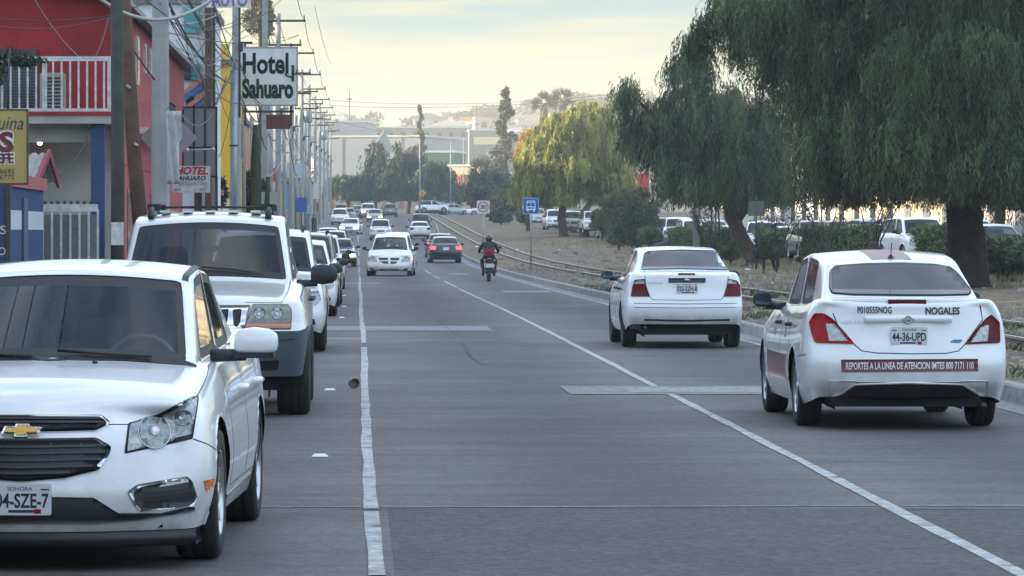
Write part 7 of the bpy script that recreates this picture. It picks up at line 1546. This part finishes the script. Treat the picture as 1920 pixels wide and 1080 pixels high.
for px, y0, y1, D, r, lab in ((787, 262, 402, 505, .13, 'tall pale pole without lamp behind the pedestrian sign'), (845, 268, 385, 560, .10, 'tall pale pole in front of the green building'), (869, 258, 330, 640, .08, 'thin pole on the flat roofs right of the green building'), (1304, 18, 420, 205, .075, 'tall dark pole hidden in the top of the pepper trees')):
    q = at(px, y0, D); g = gz(D); k = MB(); k.tube([(0, 0, 0), (0, 0, q.z - g)], [r, r * .7], 8); o = k.build('street_pole', M_POLE if px != 1300 else M_WOODG); o.location = (q.x, D, g); tag(o, lab, 'pole', 'tall poles in the distance')
q = at(1122, 0, 0.1)
# ---------------------------------------------------------------- buildings beyond the crossing
LITY = mat('cream_plaster', (.52, .44, .32), .8, noise=.08, nscale=.6)
def far_box(label, px0, px1, ytop, D, depth, m, name='building', roofm=None, base=None, wins=0, rot=0, side=None):
    s = F / D; x0, x1 = (px0 - VX) / s, (px1 - VX) / s; z1 = CH + (HY - ytop) / s; g = (gz(D) - 3) if base is None else base; o = Vector(((x0 + x1) / 2, D + depth / 2, g)); t = thing(name, label, 'building', o, R(rot)); hx = (x1 - x0) / 2
    k = MB(); k.box(-hx, hx, -depth / 2, depth / 2, 0, z1 - g); k.build('wall', m, t); k = MB(); k.box(-hx - .2, hx + .2, -depth / 2 - .2, depth / 2 + .2, z1 - g, z1 - g + .35); k.build('roof', roofm or M_WPAINT, t)
    for i in range(wins): x = lerp(-hx, hx, (i + .5) / wins); k = MB(); k.box(x - .5, x + .5, -depth / 2 - .05, -depth / 2 + .02, z1 - g - 2.2, z1 - g - 1.1); k.build('window', M_DARKG, t)
    return t
WH = mat('warehouse_white', (.30, .315, .33), .7, noise=.05, nscale=.3)
t = far_box('big white warehouse beyond the crossing with a sunlit left end', 632, 842, 257, 800, 30, WH, 'warehouse', mat('pale_roof', (.60, .56, .46), .6), rot=-16)
for x in (-6, 0, 6): k = MB(); k.box(x - .12, x + .12, -15.1, -15.0, 2, 14); k.build('seam', M_GALV, t)
far_box('pale blue factory block above the white warehouse', 610, 697, 229, 930, 25, mat('pale_blue_wall', (.26, .31, .35), .7), 'warehouse', rot=-6)
s_ = F / 745; c = at(719, 268, 745); t = thing('tilted_slab', 'big white slab tilted up in front of the warehouse', 'roof slab', c); k = MB(); k.prism([(-2.0, -.9), (-.2, -3.1), (1.9, -1.2), (.2, 1.9 + .2)], -.4, .4); k.build('slab', WH, t); k = MB(); k.prism([(-2.25, -.9), (-2.0, -1.0), (.2, 2.0), (.0, 2.4)], -.5, .5); k.build('edge', M_WPAINT, t); k = MB(); k.tube([(-.8, .6, -2), (-.8, .6, -6)], .2); k.build('prop', M_STEEL, t)
far_box('dark green building at the right end of the warehouse', 812, 864, 286, 700, 14, mat('green_wall', (.06, .14, .10), .8), rot=-10)
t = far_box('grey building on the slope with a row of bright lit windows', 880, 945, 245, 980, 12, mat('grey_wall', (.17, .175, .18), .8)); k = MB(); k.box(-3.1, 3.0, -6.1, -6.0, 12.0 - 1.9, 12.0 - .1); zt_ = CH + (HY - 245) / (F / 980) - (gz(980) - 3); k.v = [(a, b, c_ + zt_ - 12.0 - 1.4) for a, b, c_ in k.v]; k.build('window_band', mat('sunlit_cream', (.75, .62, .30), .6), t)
far_box('cream flat-roofed building in sunlight above the orange one', 858, 926, 312, 690, 10, LITY, rot=-25)
far_box('orange building behind the low palm', 820, 886, 331, 655, 8, mat('orange_wall', (.55, .20, .08), .8), rot=-25, wins=3, roofm=mat('orange_wall', (.55, .20, .08)))
far_box('long low grey building on the slope', 700, 880, 240, 1050, 12, mat('grey_wall', (.17, .175, .18)), wins=8)
w1 = thing('boundary_wall', 'long sunlit cream wall painted with faded graffiti behind the dark trees', 'wall', (0, 618, gz(618))); k = MB(); k.box(-6, 15, 0, .3, 0, 2.6); k.build('wall', LITY, w1)
random.seed(3)
for i in range(16):
    x = -5.5 + i * 1.28; pts = [(x + random.uniform(0, .3) + .9 * math.cos(a) * random.uniform(.5, 1) * .6 + .4, 1.3 + .7 * math.sin(a) * random.uniform(.5, 1)) for a in [q * .9 for q in range(7)]]; k = MB(); k.prism(pts, -.03 - .004 * (i % 2), 0); k.build('painted_shape', mat(['graf_pink', 'graf_rust', 'graf_grey'][i % 3], [(.5, .2, .15), (.4, .22, .08), (.3, .3, .3)][i % 3], .8), w1)
w2 = thing('boundary_wall', 'pale wall behind the crossing seen under the trees on the right', 'wall', (15, 624, gz(624))); k = MB(); k.box(1, 26, 0, .3, 0, 2.2); k.build('wall', LITY, w2)
# right-hand buildings behind the car park
RB = [(118, 150, 'red brown building with a closed metal shutter at the far right', (.28, .08, .06), 5.5), (150, 178, 'brown weathered building right of the thick trunk', (.13, .10, .085), 5.0), (178, 200, 'brick red shop left of the thick trunk', (.36, .10, .08), 5.2), (200, 226, 'pale building with tall white window grilles', (.46, .43, .38), 6), (226, 250, 'bright yellow shop beneath the hanging leaves', (.46, .39, .25), 5.2), (250, 284, 'cream shop beneath the hanging leaves', (.46, .41, .31), 5.4), (284, 330, 'grey white building behind the leaning tree', (.50, .50, .50), 5), (330, 400, 'long pale building beyond the sunlit tree', (.56, .50, .40), 5)]
for i, (d0, d1, lab, c_, h) in enumerate(RB):
    g = gz((d0 + d1) / 2) + .5; X0 = 33.0; o = (X0 + 5, (d0 + d1) / 2, g); t = thing('shop_building', lab, 'building', o); bx('wall', mat('shop_wall_%d' % i, c_, .8, noise=.1, nscale=1), X0, X0 + 12, d0 + .02, d1 - .02, g - .5, g + h, t, o); bx('roof', M_CONC, X0 - .2, X0 + 12, d0 + .03, d1 - .03, g + h, g + h + .2, t, o)
    n = max(2, int((d1 - d0) / 7))
    for q in range(n):
        y = lerp(d0, d1, (q + .5) / n); dr = bx('door' if q % 2 else 'window', M_DARKG, X0 - .03, X0 + .01, y - 1.3, y + 1.3, g + (.05 if q % 2 else 1.0), g + 2.6, t, o)
        if i in (3, 4):
            k = MB()
            for b_ in range(9): k.box(X0 - .08 - o[0], X0 - .05 - o[0], y - 1.3 + b_ * .325 - .03 - o[1], y - 1.3 + b_ * .325 + .03 - o[1], .5 - 0, 2.7)
            k.build('grille', M_WPAINT, dr)
        if i in (0, 2):
            k = MB()
            for b_ in range(14): k.box(X0 - .07 - o[0], X0 - .035 - o[0], y - 1.25 - o[1], y + 1.25 - o[1], .15 + b_ * .18, .26 + b_ * .18)
            k.build('shutter', mat('shutter_red' if i == 2 or q % 2 else 'shutter_blue', (.32, .08, .07) if i == 2 or q % 2 else (.30, .36, .44), .6), dr)
q = at(1205, 365, 350); t = thing('pylon_sign', 'tall red and white pylon sign between the sunlit tree and the leaning tree', 'sign', (q.x, 350, gz(350))); k = MB(); k.box(-.5, .5, -.15, .15, 0, 9.2 - 0); k.build('column', M_WPAINT, t); k = MB(); k.box(-.52, .52, -.2, -.16, 3.6, 5.2); k.build('red_panel', mat('sign_red', (.5, .02, .03)), t); k = MB(); k.box(-.52, .52, -.2, -.16, 6.4, 7.2); k.build('red_panel', mat('sign_red', (.5, .02, .03)), t)
# hillside houses
random.seed(21); HC = [(.50, .46, .40), (.42, .32, .26), (.55, .55, .55), (.40, .42, .44), (.52, .40, .30)]; protos = []
for c_ in range(5):
    o = thing('hillside_house', 'tiny pale house on the hazy far hillside', 'house', (0, 0, 0), 0, 'houses on the far hillside'); k = MB(); k.box(-4, 4, -3, 3, -4, 3.4); k.build('wall', mat('hill_wall_%d' % c_, HC[c_], .85), o); k = MB()
    if c_ % 2: k.box(-4.3, 4.3, -3.3, 3.3, 3.4, 3.7)
    else: k.prism([(-4.4, 3.4), (4.4, 3.4), (0, 4.8)], -3.3, 3.3)
    k.build('roof', mat('hill_roof_%d' % (c_ % 3), [(.3, .28, .27), (.25, .12, .08), (.4, .4, .4)][c_ % 3], .8), o)
    for x in (-2, 1.6): k = MB(); k.box(x - .6, x + .6, -3.06, -2.98, 1, 2.2); k.build('window', M_DARKG, o)
    protos.append(o)
cnt = 0
for i in range(75):
    D = random.uniform(980, 1650); px = random.choice([random.uniform(600, 960), random.uniform(600, 1180)]); X = (px - VX) * D / F; o = protos[i] if i < 5 else dup(protos[i % 5]); o.location = (X, D, hillz(X, D) + .2); o.rotation_euler = (0, 0, random.uniform(-.5, .5)); sc = random.uniform(.7, 1.5); o.scale = (sc, sc, sc)
# trees on the hillside read as one mass
lo = []
for i in range(120):
    D = random.uniform(880, 1620); px = random.uniform(590, 1230); X = (px - VX) * D / F; r = random.uniform(1.5, 3.6); lo.append(((X, D, hillz(X, D) + r * .6), (r * 1.2, r, r)))
tag(np_quads('hillside_scrub', clump(lo, 26000, 1.1), leaf_mat('hill_leaf', (.05, .055, .03), (.12, .12, .07), .1)), 'hazy scrub and small trees covering the far hillside', kind='stuff')
for px, D, h, lab in ((655, 960, 12, 'thin mast above the pale blue factory'), (1122, 1500, 6, 'thin mast on the right skyline'), (1103, 1480, 4, 'short mast on the right skyline'), (895, 1180, 9, 'small bird-topped post on the far slope')):
    X = (px - VX) * D / F; k = MB(); k.tube([(0, 0, -2), (0, 0, h)], [.25, .1], 6); k.box(-.6, .6, -.1, .1, h * .8, h * .8 + .3); o = k.build('mast', M_STEEL); z = hillz(X, D); z = max(z, CH + (HY - 232) * D / F - 4) if px == 655 else z; o.location = (X, D, z); tag(o, lab, 'mast', 'masts in the distance')
for px, py, r in ((640, 218, 9), (655, 210, 8)): pass
# ---------------------------------------------------------------- people
SKIN = mat('skin', (.30, .17, .11), .6)
def skin_body(name, joints, edges, m, parent, lev=2, root=0):
    """joints: list of (point, radius)"""
    me = bpy.data.meshes.new(name); me.from_pydata([tuple(j[0]) for j in joints], edges, []); me.materials.append(m)
    o = bpy.data.objects.new(name, me); COL.objects.link(o); sk = o.modifiers.new('skin', 'SKIN')
    for v, j in zip(me.skin_vertices[0].data, joints):
        r = j[1]; v.radius = (r, r) if not isinstance(r, tuple) else r
    me.skin_vertices[0].data[root].use_root = True
    sb = o.modifiers.new('sub', 'SUBSURF'); sb.levels = sb.render_levels = lev; bpy.context.view_layer.update()
    ev = bpy.data.meshes.new_from_object(o.evaluated_get(_dg())); bpy.data.objects.remove(o); ev.materials.clear(); ev.materials.append(m)
    for p in ev.polygons: p.use_smooth = True
    ob = bpy.data.objects.new(name, ev); COL.objects.link(ob); ob.parent = parent; return ob
# motorcycle seen from behind: local frame, y = forward
D = 147.0; mo = thing('motorcycle', 'small dark motorcycle with a red tail seen from behind in the right lane', 'motorcycle', (4.72, D, gz(D)))
def mw(y, r=.29, w=.10):
    k = MB(); k.lathe([(r * .78, -w * .3), (r * .9, -w / 2), (r * .97, -w * .42), (r, -w * .15), (r, w * .15), (r * .97, w * .42), (r * .9, w / 2), (r * .78, w * .3)], (0, y, r), 'x', 24); o = k.build('wheel', M_TYRE, mo); k = MB(); k.lathe([(r * .8, -.02), (r * .8, .02)], (0, y, r), 'x', 24); k.lathe([(.05, -.06), (.05, .06)], (0, y, r), 'x', 12)
    for a in range(8): k.tube([(0, y, r), (0, y + r * .78 * math.cos(a * .785), r + r * .78 * math.sin(a * .785))], .008, 5)
    k.build('rim', M_RIM, o)
mw(0); mw(1.28)
k = MB(); k.box(-.11, .11, -.12, .62, .62, .80); k.tube([(0, -.1, .74), (0, .3, .78), (0, .75, .80)], [.09, .13, .12], 10); k.build('seat', M_PLASTIC, mo)
k = MB(); k.tube([(0, -.30, .80), (0, -.05, .72), (0, .3, .66)], [.06, .12, .13], 10); k.tube([(0, .55, .82), (0, .85, .84), (0, 1.0, .78)], [.12, .16, .10], 10); k.build('fairing', REDP, mo)
k = MB(); k.box(-.10, .10, -.345, -.30, .70, .80); k.build('taillight', M_DRED, mo)
for sg in (-1, 1): k = MB(); k.ball((sg * .17, -.22, .76), (.045, .05, .035)); k.tube([(sg * .08, -.2, .74), (sg * .15, -.22, .76)], .01); k.build('turn_signal', M_CLEAR, mo)
k = MB(); k.box(-.12, .12, -.34, -.33, .50, .64); k.build('license_plate', M_PLATE, mo)
k = MB(); k.add([(-.09, -.30, .30), (.09, -.30, .30), (.10, -.26, .72), (-.10, -.26, .72)], [(0, 1, 2, 3)]); k.box(-.08, .08, -.30, -.27, .34, .52); k.build('mudguard', M_PLASTIC, mo)
k = MB(); k.box(-.13, .13, .25, .85, .28, .60); k.tube([(0, .7, .45), (0, 1.15, .95)], .05); k.build('engine', M_STEEL, mo)
k = MB(); k.tube([(.14, .5, .30), (.17, .1, .30), (.20, -.28, .36)], [.03, .045, .06], 10); k.build('exhaust_pipe', M_STEEL, mo)
k = MB(); k.tube([(-.13, -.02, .30), (-.15, -.1, .62)], [.03, .03]); k.tube([(.13, -.02, .30), (.15, -.1, .62)], [.03, .03]); k.build('shock_absorber', M_RIM, mo)
for sg in (-1, 1): k = MB(); k.tube([(sg * .06, 1.28, .29), (sg * .07, 1.08, .85)], .022, 6); k.build('fork', M_RIM, mo)
k = MB(); k.tube([(-.36, .86, 1.02), (-.16, .98, 1.03), (.16, .98, 1.03), (.36, .86, 1.02)], .014, 8); k.build('handlebar', M_STEEL, mo)
for sg in (-1, 1): k = MB(); k.tube([(sg * .30, .92, 1.03), (sg * .37, .93, 1.18)], .008, 6); k.ball((sg * .42, .92, 1.22), (.065, .015, .045)); k.build('mirror', M_CHROME if sg < 0 else M_PLASTIC, mo)
rd = thing('person', 'rider in a black helmet and dark jacket with a red backpack on the motorcycle', 'person', (4.72, D, gz(D))); JK = mat('dark_jacket', (.016, .020, .026), .75, noise=.2, nscale=6); TR = mat('dark_trousers', (.025, .032, .045), .85, noise=.15)
J = [((0, .18, .86), .15), ((0, .20, 1.02), .155), ((0, .28, 1.22), (.20, .135)), ((0, .33, 1.34), (.17, .11)), ((0, .36, 1.42), .065), ((0, .38, 1.50), .075)]
E = [(0, 1), (1, 2), (2, 3), (3, 4), (4, 5)]
for sg in (-1, 1):
    b = len(J); J += [((sg * .20, .33, 1.34), .085), ((sg * .33, .40, 1.14), .065), ((sg * .34, .66, 1.04), .048), ((sg * .32, .84, 1.035), .042)]; E += [(3, b), (b, b + 1), (b + 1, b + 2), (b + 2, b + 3)]
    b = len(J); J += [((sg * .13, .25, .82), .11), ((sg * .24, .62, .74), .085), ((sg * .20, .48, .36), .058), ((sg * .20, .44, .27), .045), ((sg * .21, .60, .24), .042)]; E += [(0, b), (b, b + 1), (b + 1, b + 2), (b + 2, b + 3), (b + 3, b + 4)]
skin_body('body', J, E, JK, rd)
k = MB(); k.ball((0, .39, 1.545), (.135, .155, .145), 16, 12); hm = k.build('helmet', mat('black_helmet', (.012, .013, .015), .12, coat=.8), rd); k = MB(); k.ball((0, .44, 1.54), (.128, .125, .07), 16, 8); k.build('visor', M_GLASS, hm); k = MB(); k.ball((0, .248, 1.56), (.016, .006, .012)); k.build('badge', M_LETW, hm)
for sg in (-1, 1):
    hd = Vector((sg * .32, .88, 1.035)); k = MB(); k.ball(hd + Vector((0, -.03, 0)), (.042, .05, .028), 8, 6)
    for f in range(4): y = .012 + f * .0; k.tube([hd + Vector((sg * (-.028 + f * .019), .0, .012)), hd + Vector((sg * (-.028 + f * .019), .035, .004)), hd + Vector((sg * (-.028 + f * .019), .032 - .004 * f, -.026)), hd + Vector((sg * (-.028 + f * .019), .006, -.03))], [.0095, .0095, .0085, .007], 6)
    k.tube([hd + Vector((-sg * .035, -.03, 0)), hd + Vector((-sg * .045, 0, -.015)), hd + Vector((-sg * .03, .015, -.028))], [.011, .01, .008], 6); k.build('glove', M_PLASTIC, rd)
    k = MB(); k.ball((sg * .205, .58, .225), (.048, .125, .045), 10, 8); k.build('shoe', M_PLASTIC, rd)
bp = thing('backpack', 'red backpack on the back of the motorcycle rider', 'backpack', (4.72, D, gz(D))); k = MB(); pts = rounded([(-.17, .92), (.17, .92), (.185, 1.05), (.20, 1.20), (-.20, 1.20), (-.185, 1.05)], .05); k.prism([(a, b) for a, b in pts], -.06, .10); k.ball((0, .02, 1.05), (.18, .12, .13), 14, 8); k.build('bag', mat('red_bag', (.22, .018, .035), .7, noise=.15), bp); k = MB(); k.box(-.10, .10, -.115, -.06, .95, 1.08); k.build('pocket', mat('dark_red_bag', (.11, .012, .02), .7), bp)
def stand(label, px, D, top, bot, facing=0):
    q = at(px, 0, D); g = gz(D) + .14; t = thing('person', label, 'person', (q.x, D, g), facing); s = 1.0
    skin_body('body', [((0, 0, .95), .13), ((0, 0, 1.15), .125), ((0, 0, 1.36), (.17, .11)), ((0, 0, 1.5), .055), ((0, -.01, 1.62), (.085, .10)), ((0, 0, 1.70), .07)] + [((sg * .2, 0, 1.40), .07) for sg in (-1, 1)] + [((sg * .27, .02, 1.12), .05) for sg in (-1, 1)] + [((sg * .26, -.08, .88), .038) for sg in (-1, 1)] + [((sg * .1, 0, .88), .09) for sg in (-1, 1)] + [((sg * .11, -.02, .48), .065) for sg in (-1, 1)] + [((sg * .11, .02, .08), .045) for sg in (-1, 1)] + [((sg * .12, -.12, .05), .04) for sg in (-1, 1)],
        [(0, 1), (1, 2), (2, 3), (3, 4), (4, 5), (2, 6), (2, 7), (6, 8), (7, 9), (8, 10), (9, 11), (0, 12), (0, 13), (12, 14), (13, 15), (14, 16), (15, 17), (16, 18), (17, 19)], top, t)
    k = MB(); k.ball((0, .015, 1.68), (.095, .11, .09), 10, 8); k.build('hair', M_PLASTIC, t); k = MB(); k.ball((0, -.045, 1.62), (.07, .07, .085), 10, 8); k.build('face', SKIN, t)
stand('person in dark clothes standing by the far left poles', 596, 470, JK, TR)
stand('person in dark clothes walking at the foot of the left poles nearer the camera', 588, 330, JK, TR, .6)
# exhaust puff behind the taxi
k = MB(); k.ball((0, 0, 0), (.22, .30, .14), 16, 10); o = k.build('exhaust_smoke', None); o.data.materials.clear(); o.location = (5.12, 33.15, .26); m = bpy.data.materials.new('smoke'); m.use_nodes = True; n = m.node_tree.nodes; l = m.node_tree.links; n.remove(n['Principled BSDF'])
v = n.new('ShaderNodeVolumePrincipled'); v.inputs['Color'].default_value = (.9, .92, .95, 1); tc = n.new('ShaderNodeTexCoord'); nz = n.new('ShaderNodeTexNoise'); nz.inputs['Scale'].default_value = 9; g = n.new('ShaderNodeVectorMath'); g.operation = 'LENGTH'; sc = n.new('ShaderNodeVectorMath'); sc.operation = 'MULTIPLY'; sc.inputs[1].default_value = (1 / .22, 1 / .30, 1 / .14)
mr = n.new('ShaderNodeMapRange'); mr.inputs[1].default_value = 1; mr.inputs[2].default_value = .1; mr.inputs[3].default_value = 0; mr.inputs[4].default_value = 3.2; mu = n.new('ShaderNodeMath'); mu.operation = 'MULTIPLY'
l.new(tc.outputs['Object'], sc.inputs[0]); l.new(sc.outputs[0], g.inputs[0]); l.new(g.outputs['Value'], mr.inputs[0]); l.new(tc.outputs['Object'], nz.inputs['Vector']); l.new(mr.outputs[0], mu.inputs[0]); l.new(nz.outputs['Fac'], mu.inputs[1]); l.new(mu.outputs[0], v.inputs['Density']); l.new(v.outputs[0], n['Material Output'].inputs['Volume']); o.data.materials.append(m); tag(o, 'thin puff of exhaust smoke at the right rear wheel of the taxi', kind='stuff')
# ---------------------------------------------------------------- haze
k = MB(); k.box(-330, 480, -190, 2330, -8, 74); hz = k.build('haze', None); hz.data.materials.clear(); m = bpy.data.materials.new('haze_air'); m.use_nodes = True; n = m.node_tree.nodes; n.remove(n['Principled BSDF'])
v = n.new('ShaderNodeVolumePrincipled'); v.inputs['Color'].default_value = (.93, .94, .88, 1); v.inputs['Density'].default_value = HAZE_D; v.inputs['Anisotropy'].default_value = .1
m.node_tree.links.new(v.outputs[0], n['Material Output'].inputs['Volume']); hz.data.materials.append(m); tag(hz, 'thin pale morning haze over the street and the town', kind='stuff')
